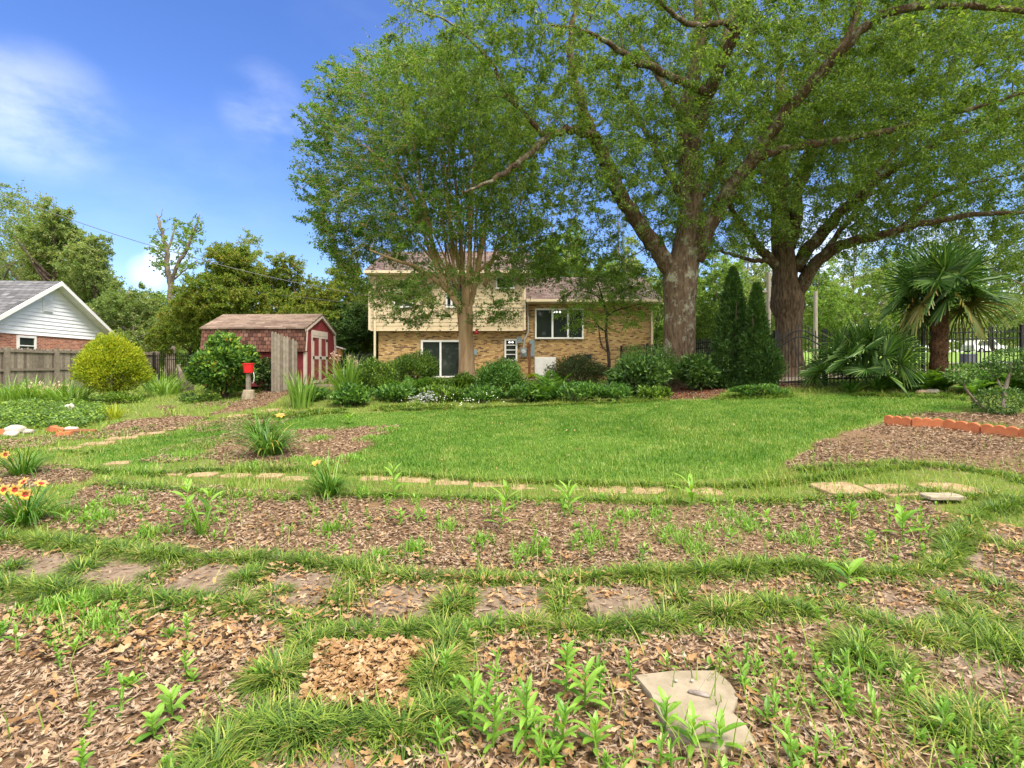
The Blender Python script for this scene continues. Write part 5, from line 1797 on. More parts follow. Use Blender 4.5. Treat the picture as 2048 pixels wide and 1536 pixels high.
# the vase-shaped crape myrtle in front of the house
q = deep(932, 735, 19.6)
base3 = np.array([q[0], q[1], float(G(q[0], q[1]))])
T = Tree()
b = base3
T.limb([(b[0] + .03, b[1], b[2] - .2, .36), *limb([(934, 748, 19.6, .30), (933, 710, 19.6, .25), (932, 670, 19.6, .245), (931, 640, 19.6, .27), (930, 615, 19.6, .27)])], 16, .001, 6, lambda a, t: 1 + .1 * np.sin(a * 4 + t) + .07 * np.sin(a * 7))
tips = [(905, 630, -.5), (870, 470, .1), (838, 330, -.7), (810, 200, -.4), (770, 140, .3), (940, 120, .5), (985, 220, -.3), (1015, 330, .6), (1000, 420, -.9), (890, 180, -1.2), (860, 260, 1.2), (930, 250, -1.5), (965, 330, 1.4), (905, 350, 1.8), (790, 380, 1.0), (760, 300, -1.2), (880, 100, .8)]
TR = [[(925, 625, 0, .17), (905, 590, -.05, .16), (880, 545, -.1, .14), (862, 480, -.2, .11), (845, 380, -.4, .08), (825, 280, -.7, .05), (805, 190, -.9, .03)],
      [(935, 625, 0, .15), (945, 590, .0, .14), (955, 545, .05, .12), (968, 470, .2, .09), (985, 380, .5, .06), (1003, 290, .8, .03)],
      [(930, 620, .1, .15), (928, 580, .2, .13), (922, 500, .3, .11), (915, 400, .5, .08), (900, 280, .7, .05), (880, 150, .9, .03)],
      [(932, 618, -.1, .13), (937, 570, -.3, .12), (940, 490, -.6, .1), (945, 380, -1, .07), (950, 260, -1.4, .04), (955, 150, -1.7, .02)],
      [(905, 590, -.1, .11), (870, 560, -.6, .1), (835, 535, -1.0, .08), (790, 520, -1.5, .06), (740, 500, -2.0, .03)],
      [(880, 545, .1, .09), (860, 505, .5, .08), (835, 430, 1, .06), (800, 330, 1.5, .04), (760, 240, 2, .02)],
      [(955, 545, .1, .09), (985, 520, -.4, .07), (1020, 500, -.9, .05), (1060, 490, -1.4, .03)],
      [(862, 480, -.2, .07), (835, 420, -.8, .06), (790, 350, -1.4, .04), (730, 290, -1.9, .02)]]
for r in TR:
    T.limb([(*deep(a, b_, 19.6 + d), r_ * .8) for a, b_, d, r_ in r], 8, .015, 5)
for i in range(26):                     # the many thin upright stems
    a0 = rng.uniform(-1, 1)
    px0 = 930 + 45 * a0
    dx = rng.normal(a0 * 90 - 10, 40)
    d1 = rng.uniform(-1.6, 1.6)
    y1 = rng.uniform(170, 380)
    T.limb([(*deep(px0, rng.uniform(540, 590), 19.6 + d1 * .1), .042), (*deep(px0 + dx * .35, 480, 19.6 + d1 * .4), .032), (*deep(px0 + dx * .75, (480 + y1) / 2, 19.6 + d1 * .8), .022), (*deep(px0 + dx * 1.1, y1, 19.6 + d1), .01)], 5, .015, 4)
P = []
while len(P) < 4200:
    px_, py_ = rng.uniform(590, 1095), rng.uniform(95, 645)
    t = (640 - py_) / 540
    left = np.interp(py_, [95, 150, 250, 350, 430, 500, 560, 610, 640], [775, 692, 668, 662, 650, 680, 715, 760, 790]) + rng.normal(0, 14)
    right = np.interp(py_, [95, 150, 250, 350, 430, 500, 560, 610, 640], [930, 985, 1030, 1045, 1070, 1085, 1075, 1030, 1000]) + rng.normal(0, 14)
    if not (left < px_ < right):
        continue
    if py_ > 470 and abs(px_ - 925) < 60 and rng.uniform() < .85:
        continue
    dmax = 3.2 * math.sqrt(max(.05, 1 - ((px_ - (left + right) / 2) / ((right - left) / 2 + 1)) ** 2))
    P.append(deep(px_, py_, 19.6 + rng.uniform(-dmax, dmax)))
C = spaced(np.array(P), .36)
zc = C[:, 2]
k = vnoise(C[:, 0] * .6 + C[:, 1] * .6, C[:, 2] * 1.6, 1.0, 63) > np.where(zc > 6, .2, .33)
C = C[k]
shoots = []
for i in range(80):                     # upright shoots feathering the outline of the crown
    py_ = rng.uniform(110, 590)
    sd_ = -1 if rng.uniform() < .72 else 1
    e_ = np.interp(py_, [95, 150, 250, 350, 430, 500, 560, 610], [775, 690, 665, 660, 648, 680, 715, 770] if sd_ < 0 else [930, 985, 1030, 1045, 1070, 1085, 1075, 1030])
    p0_ = deep(e_, py_, 19.6 + rng.uniform(-1.5, 1.5))
    d_ = unit(np.array([sd_ * rng.uniform(.4, 1), rng.normal(0, .3), rng.uniform(.1, .8)]))
    for t_ in np.arange(0, rng.uniform(.5, 1.5), .22):
        shoots.append(p0_ + d_ * t_)
n_sh = len(C)
C = np.concatenate([C, np.array(shoots)])
dirs = T.grow(C, .1, .03)
dirs[:, 2] *= .3
dirs[:, 0] += np.sign(C[:, 0] - base3[0]) * .5
dirs = unit(dirs)
lb = T.foliage(C[:n_sh], dirs[:n_sh], .55, 8, 15, .085, .045, .7, .12, .55)
T.foliage(C[n_sh:], dirs[n_sh:], .26, 6, 10, .085, .045, .7, .05, .8, lb)
finish_tree(T, lb, "crape_myrtle", "vase-shaped multi-stemmed tree with tan trunk in front of the house", "tree", base3, 'bark_tan', 'crape', 'bark_tan')

# the sapling in front of the right wing
q = at(1212, 745)
q = np.array([*deep(1216, 735, 20.5)[:2], .85])
T = Tree()
T.limb([(q[0] + .02, q[1], .7, .07), *limb([(1218, 715, 20.5, .065), (1212, 670, 20.5, .055), (1214, 632, 20.5, .05), (1207, 605, 20.4, .04), (1200, 580, 20.3, .03), (1190, 545, 20.2, .015)])], 8, .01)
for r in ([(1214, 632, 20.5, .03), (1235, 620, 20.2, .025), (1265, 612, 19.8, .018), (1300, 605, 19.4, .01)], [(1213, 665, 20.5, .03), (1200, 655, 20.3, .025), (1188, 640, 20, .015), (1165, 620, 19.8, .01)], [(1217, 705, 20.5, .03), (1203, 690, 20.4, .026), (1198, 660, 20.3, .02), (1196, 650, 20.3, .01)], [(1205, 600, 20.4, .02), (1180, 585, 20.1, .015), (1150, 580, 19.8, .008)]):
    T.limb(limb(r), 6, .01)
P = []
for _ in range(700):
    px_, py_ = rng.normal(1205, 55), rng.uniform(535, 655)
    if abs(px_ - 1205) < np.interp(py_, [535, 570, 610, 655], [50, 95, 115, 60]):
        P.append(deep(px_, py_, 20.4 + rng.uniform(-1.6, 1.2)))
C = spaced(np.array(P), .28)
C = C[vnoise(C[:, 0], C[:, 2] * 2.2 + C[:, 1], .8, 64) > .38]
dirs = T.grow(C, .1, .02)
dirs[:, 2] = dirs[:, 2] * .2 - .1
lb = T.foliage(C, unit(dirs), .42, 7, 12, .075, .034, .6, .25, .4)
MAT['sapling'] = M_leaf("sapling leaves", [(0, (.12, .25, .025)), (.5, (.21, .37, .04)), (1, (.34, .48, .08))], .5, .4, .4, .3, 1)
finish_tree(T, lb, "sapling", "slender dark-stemmed sapling in front of the right brick wing", "tree", q, 'bark_dark', 'sapling', 'bark_dark')


# background trees
def bg_tree(name, label, px, d, top, base_py, wpx, n, leaf, L, bark='bark_grey', group=None, low=None, shape=1.0, clump=None, cut=.12, twigs=9, per=16, flat=.8, bare=0, lean=0):
    """a tree d metres away whose crown spans wpx photo pixels and reaches row top; crown from row low up"""
    q = deep(px, CY, d)
    z0 = float(G(q[0], q[1])) if d < 60 else float(G(q[0], 60))
    zt = EYE + (CY - top) / F * d
    zl = EYE + (CY - low) / F * d if low else z0 + (zt - z0) * .3
    R = wpx / 2 / F * d
    H = zt - zl
    T = Tree()
    r0 = max(.1, (zt - z0) * .018)
    T.limb([(q[0], d, z0 - .3, r0 * 1.3), (q[0] + rng.normal(0, .2), d, z0 + (zl - z0) * .8 + .1, r0), (q[0] + lean * R * .3 + rng.normal(0, R * .08), d, zl + H * .45, r0 * .6), (q[0] + lean * R * .5, d + rng.normal(0, .2), zt - H * .06, r0 * .15)], 8, .03)
    for i in range(6):
        a = rng.uniform(0, 2 * PI)
        zz = zl + H * rng.uniform(-.05, .4)
        rr = R * rng.uniform(.5, .85)
        T.limb([(q[0], d, zz, r0 * .5), (q[0] + math.cos(a) * rr * .5, d + math.sin(a) * rr * .5, zz + H * .12, r0 * .3), (q[0] + math.cos(a) * rr, d + math.sin(a) * rr, zz + H * .3, r0 * .1)], 6, .03, 4)
    # crown of several unequal lobes
    lobes = []
    for i in range(9):
        a = rng.uniform(0, 2 * PI)
        f = (.96, .7, .4, .1)[i] if i < 4 else rng.uniform(0, 1)
        w_ = math.sin(PI * min(.98, .22 + f * .74)) ** shape
        lobes.append((q[0] + lean * R * .5 * f + math.cos(a) * R * .55 * w_, d + math.sin(a) * R * .5 * w_, zl + H * (.12 + .76 * f), R * (.22 + .30 * w_), R * (.22 + .30 * w_), H * .17 + R * .08, 1))
    C = spaced(ell_pts(n, lobes, .5), clump or R * .16)
    C = C[(C[:, 2] < zt) & (vnoise(C[:, 0] + C[:, 1] * .6, C[:, 2] + C[:, 1] * .5, R * .45, 65) > cut)]
    dirs = T.grow(C, .2, r0 * .3)
    lb = T.foliage(C, dirs, (clump or R * .16) * 1.15, twigs, per, L, L * .55, .9, .15, flat)
    return finish_tree(T, lb, name, label, "tree", (q[0], d, z0), bark, leaf, bark, group)


GW = "trees of the woods at the left"
bg_tree("woodland_tree", "tall light green tree at the left edge above the white house", -30, 44, 365, 700, 330, 1500, 'woods', .2, group=GW, low=640)
bg_tree("woodland_tree", "thin reddish-stemmed tree right of the tallest left-hand tree", 108, 40, 405, 700, 165, 900, 'woods', .2, 'bark_dark', GW, 650, cut=.25)
bg_tree("woodland_tree", "open grey-green tree with dark top above the white roof's right slope", 195, 38, 470, 700, 150, 900, 'woods', .17, 'bark_dark', GW, 660, cut=.28)
bg_tree("woodland_tree", "low pale grey-green tree behind the golden bush", 262, 34, 572, 720, 190, 600, 'woods', .17, group=GW, low=715)
bg_tree("woodland_tree", "bright green tree far behind the iron fence at the left", 330, 52, 590, 720, 150, 450, 'bright', .24, group=GW, low=725)
bg_tree("woodland_tree", "pale feathery tree between the white gable and the golden bush", 170, 46, 520, 700, 200, 500, 'woods', .22, group=GW, low=690)
bg_tree("woodland_tree", "green tree at the left behind the dead-topped tree", 285, 60, 585, 720, 240, 500, 'woods', .28, group=GW, low=740)
bg_tree("woodland_tree", "light green tree filling the gap above the white roof's ridge", 55, 52, 395, 700, 230, 1200, 'woods', .22, group=GW, low=660)
bg_tree("woodland_tree", "faint tree top showing above the rounded tawny tree", 495, 58, 468, 700, 160, 260, 'woods', .24, group=GW, low=600, cut=.42)

# the dead-topped tree
T = Tree()
dq = 40
LB_ = [[(343, 760, dq, .3), (343, 640, dq, .26), (342, 580, dq, .24), (336, 540, dq, .2), (333, 500, dq, .17), (326, 470, dq, .13), (318, 440, dq, .09), (312, 428, dq, .03)],
       [(341, 570, dq, .17), (355, 530, dq - .4, .14), (372, 500, dq - .6, .12), (384, 470, dq - .6, .09), (393, 450, dq - .5, .06), (401, 425, dq - .4, .02)],
       [(334, 505, dq, .1), (345, 470, dq + .4, .07), (352, 445, dq + .6, .03)], [(345, 560, dq, .08), (370, 540, dq + .4, .05), (395, 520, dq + .5, .03)], [(335, 520, dq, .08), (318, 505, dq + .4, .05), (305, 495, dq + .5, .03)],
       [(316, 440, dq, .05), (323, 430, dq, .03), (326, 415, dq, .01)], [(384, 470, dq - .6, .05), (400, 460, dq - .6, .03), (410, 452, dq - .6, .01)]]
for r in LB_:
    T.limb(limb(r), 7, .03, 5)
C = []
for (a, b_, s1, s2, k_) in ((362, 455, 22, 15, 60), (385, 470, 22, 20, 60), (365, 500, 20, 22, 50), (315, 500, 16, 16, 40), (325, 535, 18, 12, 30), (375, 530, 18, 12, 40), (350, 475, 20, 20, 40)):
    for _ in range(k_):
        C.append(deep(rng.normal(a, s1 * .6), rng.normal(b_, s2 * .6), dq + rng.normal(0, 1)))
C = spaced(np.array(C), .38)
dirs = T.grow(C, .1, .04)
C2 = C[rng.uniform(0, 1, len(C)) < .6]
lb = T.foliage(C2, dirs[:len(C2)], .42, 4, 7, .17, .12, .8, .2, .7)
q = deep(343, CY, dq)
finish_tree(T, lb, "dead_topped_tree", "sparse tree with two bare dead tips rising against the sky", "tree", (q[0], dq, .6), 'bark_grey', 'oakleaf', 'bark_grey')

GT = "rounded trees behind the shed"
bg_tree("rounded_tree", "broad tawny-tipped tree with the highest dome behind the shed", 455, 30, 490, 720, 230, 2600, 'tawny', .12, 'bark_dark', GT, 690, clump=.36, cut=.06, per=18, flat=.5)
bg_tree("rounded_tree", "tawny-green tree right behind the shed roof", 580, 32, 510, 720, 220, 2400, 'tawny', .12, 'bark_dark', GT, 700, clump=.38, cut=.06, per=18, flat=.5)
bg_tree("rounded_tree", "green tree between the shed and the house's left end", 690, 36, 530, 720, 200, 2000, 'tawny', .14, 'bark_dark', GT, 720, clump=.42, cut=.08, per=18, flat=.5)
bg_tree("rounded_tree", "dark low tree behind the birdhouse and the iron fence", 705, 33, 610, 740, 150, 900, 'arbor', .14, 'bark_dark', GT, 735, clump=.4, cut=.15, per=18)
bg_tree("rounded_tree", "dark leafy tree left of the shed, behind the mahonia", 385, 33, 590, 740, 140, 800, 'tawny', .14, 'bark_dark', GT, 735, clump=.42, cut=.2, per=18)


def pine(label, px, d, top, base_r, wpx):
    q = deep(px, CY, d)
    z0 = 1.3
    zt = EYE + (CY - top) / F * d
    T = Tree()
    T.limb([(q[0], d, z0 - .3, base_r), (q[0] + .2, d, z0 + (zt - z0) * .5, base_r * .7), (q[0], d, zt, .04)], 7, .04)
    C = []
    R = wpx / 2 / F * d
    for i in range(26):
        f = rng.uniform(.42, 1)
        a = rng.uniform(0, 2 * PI)
        rr = R * rng.uniform(.3, 1) * (1.15 - f * .8)
        C.append((q[0] + math.cos(a) * rr, d + math.sin(a) * rr, z0 + (zt - z0) * f + rr * .1))
    C = np.array(C)
    dirs = T.grow(C, .0, .06)
    lb = T.foliage(C, dirs, R * .36, 8, 34, .26, .05, .9, .1, .5)
    finish_tree(T, lb, "pine_tree", label, "tree", (q[0], d, z0), 'bark_grey', 'pine', 'bark_grey', "pines behind the house")


for lb_, px_, d, top, r, wd in (("tall bare-stemmed pine just right of the upper roof", 1072, 58, 425, .2, 60), ("slim pine right of the tall one behind the house", 1102, 62, 400, .2, 62), ("leaning pine behind the low roof, third from the left", 1150, 64, 380, .2, 64), ("pine behind the oak's left fork", 1235, 66, 400, .22, 70), ("small pine peeping over the upper roof", 1040, 70, 470, .2, 60)):
    pine(lb_, px_, d, top, r, wd)
GR = "trees across the road"
for a in ((1130, 48, 455, 170, 640, 'oakleaf'), (1205, 52, 520, 150, 680, 'bright'), (1260, 46, 480, 130, 660, 'woods'), (1310, 58, 540, 130, 700, 'bright'), (1430, 50, 500, 170, 690, 'bright'), (1500, 60, 470, 170, 690, 'woods'), (1640, 55, 520, 180, 680, 'bright'), (1710, 64, 480, 200, 690, 'woods'),
          (1800, 56, 500, 190, 680, 'bright'), (1890, 66, 470, 220, 685, 'woods'), (1990, 58, 500, 200, 680, 'bright'), (2090, 52, 420, 240, 690, 'woods'), (1560, 70, 560, 220, 700, 'bright')):
    px_, d, top, wd, low, mt_ = a
    where = {1130: "pale green tree above the right wing's roof, between the pines", 1205: "bright tree behind the sapling, over the low roof", 1260: "tree over the right wing's far roof end", 1310: "bright low tree just left of the lichened trunk",
             1430: "bright tree between the lichened trunk and the tall evergreen cone", 1500: "tree behind the evergreen cones' tips", 1640: "bright tree seen between the burled trunk and the fan palm", 1710: "tree behind the low palm clump",
             1800: "bright tree left behind the palm's crown", 1890: "tall tree straight behind the tall palm", 1990: "bright tree above the white car", 2090: "tree at the right edge behind the topiary", 1560: "low bright tree behind the burled trunk"}[px_]
    bg_tree("roadside_tree", where, px_, d, top, 700, wd, 650, mt_, .22, 'bark_grey', GR, low, cut=.24, per=16)

# a far-off belt of woods that closes the horizon
T = MB()
n = 52000
a = rng.uniform(-1.15, 1.35, n)
dd = rng.uniform(85, 130, n)
x = np.tan(np.clip(a, -1.2, 1.2)) * dd
hh = 7 + 6 * vnoise(x, dd, 9, 71) + 3 * vnoise(x, dd, 3.5, 72)
z = 1.0 + np.clip(x, 0, 90) * .045 + hh * rng.uniform(0, 1, n) ** .8
P = np.stack([x, dd, z], -1)
T.leaves(P, rng.normal(0, 1, (n, 3)), rng.normal(0, 1, (n, 3)), rng.uniform(.8, 1.6, n), rng.uniform(.6, 1.1, n))
tag(T.build("distant_woods", MAT['woods']), "far green belt of woods closing the view", kind='stuff')
T = MB()
n = 16000
x = rng.uniform(-70, 70, n)
yy = rng.uniform(-46, -34, n)
hh = 7 + 6 * vnoise(x, yy, 9, 73) + 3 * vnoise(x, yy, 3.5, 74)
T.leaves(np.stack([x, yy, hh * rng.uniform(0, 1, n) ** .8], -1), rng.normal(0, 1, (n, 3)), rng.normal(0, 1, (n, 3)), rng.uniform(.8, 1.6, n), rng.uniform(.6, 1.1, n))
tag(T.build("woods_behind", MAT['woods']), "woods across the garden, mirrored in the house windows", kind='stuff')

# ---------------------------------------------------------------- shrubs
def shrub(name, label, cat, px, py, wpx, top, leaf, n, L, W, group=None, depth=None, stem='bark_dark', dy=1.0, lumps=16, lump=.42, up=.45, shape='round', fold=.18, out=.7, loose=.0, base=None, tight=.87, egg=0.0):
    """a shrub of leaves held in lumps on the outside of a mound, wpx photo pixels wide, reaching row top"""
    b = at(px, py) if depth is None else np.array([*deep(px, CY, depth)[:2], 0])
    b[2] = float(G(b[0], b[1])) if base is None else base
    d = b[1]
    Rx = wpx / 2 / F * d
    b[1] += Rx * dy * .55
    H = EYE + (CY - top) / F * b[1] - b[2]
    Rx = wpx / 2 / F * b[1]
    b[0] = (px - CX) / F * b[1]
    root = thing(name, label, cat, tuple(b), group)
    st = MB()
    for i in range(7):
        a = rng.uniform(0, 2 * PI)
        r = rng.uniform(.2, .6) * Rx
        st.tube([b + (0, 0, -.05), b + (math.cos(a) * r * .4, math.sin(a) * r * .4, H * .35), b + (math.cos(a) * r, math.sin(a) * r, H * .72)], [.02 + .012 * H, .014 + .006 * H, .006], 5)
    st.build("stem", MAT[stem], root)
    ctr = b + np.array([0, 0, H * .5])
    if shape == 'cone':
        t = rng.uniform(0, 1, n) ** 1.35
        a = rng.uniform(0, 2 * PI, n)
        prof = (1 - t) ** .75 * (.75 + .25 * np.sin(np.minimum(t * 9, PI / 2)))
        lum = 1 + .5 * (vnoise(a * Rx * 2, t * H * 2, .6, 81) - .5) + .4 * (vnoise(a * Rx * 2, t * H * 2, .24, 82) - .5)
        r = Rx * prof * lum * np.where(rng.uniform(0, 1, n) < .1, rng.uniform(1, 1.22, n), rng.uniform(.45, 1.04, n) ** .35)
        P = np.stack([b[0] + np.cos(a) * r, b[1] + np.sin(a) * r * dy, b[2] + .03 + t * H], -1)
        O = np.stack([np.cos(a), np.sin(a), np.full(n, .3)], -1)
    else:
        u = unit(rng.normal(0, 1, (lumps * 3, 3)))
        u[:, 2] = np.abs(u[:, 2]) * 1.0 - .35
        u = unit(u)[:lumps]
        lc = ctr + u * np.array([Rx, Rx * dy, H * .5]) * (1 - lump * .75)
        lr = np.array([Rx, Rx * dy, H * .5]) * lump
        idx = rng.integers(0, lumps, n)
        v = unit(rng.normal(0, 1, (n, 3)))
        rr = rng.uniform(.15, 1.0, n) ** .4
        sc = rng.uniform(.75, 1.25, lumps)[idx]
        P = lc[idx] + v * lr * (rr * sc)[:, None]
        fill = rng.uniform(0, 1, n) < .25
        v2 = unit(rng.normal(0, 1, (n, 3)))
        P[fill] = (ctr + v2 * np.array([Rx, Rx * dy, H * .5]) * .8 * (rng.uniform(.3, 1, n) ** .33)[:, None])[fill]
        P += rng.normal(0, loose, (n, 3))
        O = (P - (ctr - np.array([0, 0, H * .25]))) / np.array([Rx, Rx * dy, H * .6])
        keep = P[:, 2] > b[2] + .01
        P, O = P[keep], O[keep]
    O = unit(O)
    k = len(P)
    D = unit(O * out + rng.normal(0, .55, (k, 3)) + np.array([0, 0, up]))
    N = unit(O * .5 + np.array([0, 0, .6]) + rng.normal(0, .45, (k, 3)))
    tp = np.clip((P[:, 2:3] - b[2]) / H, 0, 1)
    P = b + (P - b) * np.concatenate([tight * (1 + egg * (.35 - tp))] * 2 + [np.ones_like(tp)], 1)
    lb = MB()
    lb.leaves(P, D, N, L * rng.uniform(.6, 1.3, k), W * rng.uniform(.65, 1.3, k), fold)
    lb.build("foliage", MAT[leaf], root)
    return root


shrub("golden_cypress", "round golden-yellow conifer bush in front of the wooden fence", "bush", 225, 806, 156, 664, 'golden', 42000, .085, .03, dy=.9, lumps=70, lump=.26, up=.35, out=1.0, loose=.05, tight=.86, egg=.65)
shrub("ground_shrub", "low dark spreading shrub at the foot of the golden bush", "shrub", 240, 808, 120, 786, 'azalea', 2600, .07, .035, dy=.4, lumps=10)
shrub("mahonia", "tall glossy dark shrub beside the bucket post", "shrub", 450, 800, 148, 672, 'mahonia', 9500, .15, .07, dy=.8, lumps=30, lump=.32, up=.1, fold=.25)
shrub("ivy_bush", "variegated ivy bush between the bucket post and the picket panel", "bush", 532, 785, 62, 716, 'ivy', 4200, .075, .06, dy=.8, up=0)
shrub("azalea", "smaller round bright green shrub left of the sliding door", "shrub", 755, 793, 96, 716, 'azalea', 8500, .07, .032, group="rounded shrubs by the sliding door", lumps=24, lump=.34)
shrub("azalea", "larger round green shrub half covering the sliding door", "shrub", 829, 783, 106, 699, 'azalea', 9500, .075, .034, group="rounded shrubs by the sliding door", lumps=24, lump=.34)
shrub("nandina", "airy green shrub right of the tan multi-stemmed trunk", "shrub", 1000, 800, 105, 722, 'perennial', 5200, .095, .04, lumps=22, loose=.05)
shrub("nandina", "dark green shrub against the brick right of the door", "shrub", 1015, 775, 60, 713, 'azalea', 2600, .07, .032, loose=.03)
shrub("dark_shrub", "wide dark brownish-green shrub in front of the white crawl space door", "shrub", 1155, 782, 142, 711, 'darkshrub', 9500, .075, .035, dy=.7, lumps=26, loose=.03)
shrub("glossy_shrub", "pale-edged glossy shrub in front of the lichened oak, left one", "shrub", 1276, 796, 122, 711, 'glossy', 4200, .16, .07, lumps=26, lump=.34, fold=.12, up=.2, group="glossy shrubs under the oak")
shrub("glossy_shrub", "smaller glossy shrub just right of the oak's trunk", "shrub", 1397, 785, 88, 708, 'glossy', 3000, .16, .07, lumps=20, lump=.34, fold=.12, up=.2, group="glossy shrubs under the oak")
shrub("glossy_shrub", "small low glossy shrub by the reddish mulch", "shrub", 1447, 780, 26, 757, 'glossy', 420, .13, .06, lumps=8, group="glossy shrubs under the oak")
shrub("feathery_shrub", "feathery dark shrub low around the lichened trunk", "shrub", 1300, 765, 150, 684, 'perennial', 7500, .10, .022, dy=.5, lumps=22, loose=.05, depth=16.8)
shrub("arborvitae", "tallest dark evergreen cone left of the gate", "evergreen", 1466, 780, 106, 540, 'arbor', 18000, .12, .035, shape='cone', out=.8, up=.7, depth=15.6, group="evergreen cones beside the gate")
shrub("arborvitae", "shorter evergreen cone touching the gate", "evergreen", 1513, 782, 84, 572, 'arbor', 14000, .12, .035, shape='cone', out=.8, up=.7, depth=15.0, group="evergreen cones beside the gate")
shrub("arborvitae", "low rounded evergreen leaning on the gate, right of the cones", "evergreen", 1535, 784, 64, 690, 'arbor', 6000, .12, .035, out=.8, up=.6, depth=14.8, loose=.04, group="evergreen cones beside the gate")
shrub("evergreen_shrub", "loose brighter evergreen shrub between trunk and tall cone", "shrub", 1415, 770, 80, 600, 'azalea', 7000, .12, .035, depth=19.5, loose=.06, lumps=24)
shrub("creeping_shrub", "low clipped green groundcover mound left of the gate", "shrub", 1520, 796, 130, 770, 'perennial', 3600, .07, .035, dy=.35, lumps=18, lump=.3)
for a in ((620, 805, 70, 775, 'perennial', "low leafy plant right of the pale iris clump"), (705, 815, 100, 772, 'perennial', "broad-leaved dark perennial in front of the smaller round shrub"), (790, 806, 90, 770, 'perennial', "leafy perennial left of the pale blue flowers"),
          (880, 806, 90, 772, 'azalea', "leafy green perennial below the tan trunk"), (960, 806, 100, 775, 'perennial', "leafy perennial among small white flowers"), (1060, 806, 110, 772, 'perennial', "spreading perennial in front of the concrete patio"),
          (1155, 806, 110, 768, 'perennial', "dense perennial below the wide dark shrub"), (1230, 804, 90, 772, 'perennial', "dense perennial left of the glossy shrub's foot"), (1310, 800, 70, 778, 'azalea', "small green plant at the glossy shrub's right foot"),
          (925, 784, 60, 748, 'azalea', "small shrub at the foot of the tan trunk"), (870, 790, 70, 758, 'azalea', "dark leafy plant before the sliding door"), (1105, 790, 60, 760, 'azalea', "leafy plant left of the wide dark shrub")):
    shrub("perennial", a[5], "plant", a[0], a[1], a[2], a[3], a[4], 1500, .12, .055, group="leafy perennials of the back bed", dy=.7, lumps=14, lump=.36, loose=.03, stem='bark_dark')
for px_, lb_ in ((1022, "left"), (1062, "right")):
    shrub("gold_sedge", f"small yellow-green tuft by the patio, {lb_} of the rusty post", "plant", px_ + (5 if lb_ == "right" else 3), 764, 28, 748, 'golden', 500, .12, .03, group="yellow tufts by the patio", depth=27.6)

# topiary with bare bent stems at the right
tq = at(1995, 828)
top_ = thing("topiary", "cloud-pruned shrub with bare pale stems at the right edge", "shrub", tuple(tq))
st = MB()
PD = tq[1]
st.tube([deep(1975, 822, PD), deep(1948, 800, PD), deep(1930, 776, PD - .1), deep(1925, 762, PD - .1)], [.025, .022, .02, .015], 7)
st.tube([deep(2005, 815, PD), deep(2010, 780, PD + .1), deep(2018, 750, PD + .2), deep(2022, 725, PD + .2)], [.045, .038, .03, .02], 7)
st.tube([deep(2010, 790, PD + .1), deep(1995, 760, PD + .3), deep(1980, 745, PD + .3)], [.025, .02, .014], 6)
st.build("stem", MAT['bark_grey'], top_)
for (cx_, cy_, rx, ry, dd_) in ((1998, 803, 42, 28, 0), (1924, 748, 27, 17, -.1), (2022, 722, 36, 26, .2), (1976, 742, 24, 18, .35), (2050, 740, 24, 22, .2)):
    c = deep(cx_, cy_, PD + dd_)
    r_ = np.array([rx, rx, ry]) / F * PD
    n = int(900 * rx * ry / 700)
    v = unit(rng.normal(0, 1, (n, 3)))
    P = c + v * r_ * (rng.uniform(.3, 1, n) ** .35)[:, None] * (1 + .3 * (vnoise(v[:, 0] * 3 + 9, v[:, 2] * 3 + v[:, 1] * 2 + 9, .8, 83) - .5))[:, None]
    lb = MB()
    lb.leaves(P, unit(v + rng.normal(0, .5, (n, 3))), unit(v + rng.normal(0, .5, (n, 3)) + (0, 0, .4)), .055 * rng.uniform(.6, 1.3, n), .035, .15)
    lb.build("leaf_pad", MAT['glossy'], top_)

# ---------------------------------------------------------------- fan palms
def fan(mb, pet, hub, dirv, R, blades=26, spread=2.5, droop=.25):
    """one fan leaf: pleated blades from the hub"""
    d = unit(dirv)
    ref = np.array([0, 0, 1.0])
    s = unit(np.cross(d, ref))
    rl = rng.normal(0, 1.0)
    s = unit(s * math.cos(rl) + np.cross(s, d) * math.sin(rl))
    n = np.cross(s, d)
    a = np.linspace(-spread, spread, blades) + rng.normal(0, .03, blades)
    L = R * (1 - .18 * (np.abs(a) / spread) ** 2) * rng.uniform(.9, 1.06, blades)
    bd = np.cos(a)[:, None] * d + np.sin(a)[:, None] * s
    wd = np.cross(bd, n)
    V = []
    cup = .12 * R * (np.abs(np.sin(a)))[:, None] * n
    for t, w, dr in ((0, .008, 0), (.35, .036, .0), (.62, .034, .05), (.85, .018, .22), (1, .003, .45)):
        c = hub + bd * (L * t)[:, None] + cup * t - np.array([0, 0, 1.0]) * (droop * L * dr * rng.uniform(.6, 1.5, blades))[:, None]
        e = wd * w * R * .62
        V += [c - e - n * .014 * R, c + n * .02 * R, c + e - n * .014 * R]
    V = np.stack(V, 1).reshape(-1, 3)
    q = []
    for i in range(4):
        for k in range(2):
            q.append([i * 3 + k, i * 3 + k + 1, i * 3 + k + 4, i * 3 + k + 3])
    mb.add(V, (np.arange(blades)[:, None, None] * 15 + np.array(q)[None]).reshape(-1, 4))


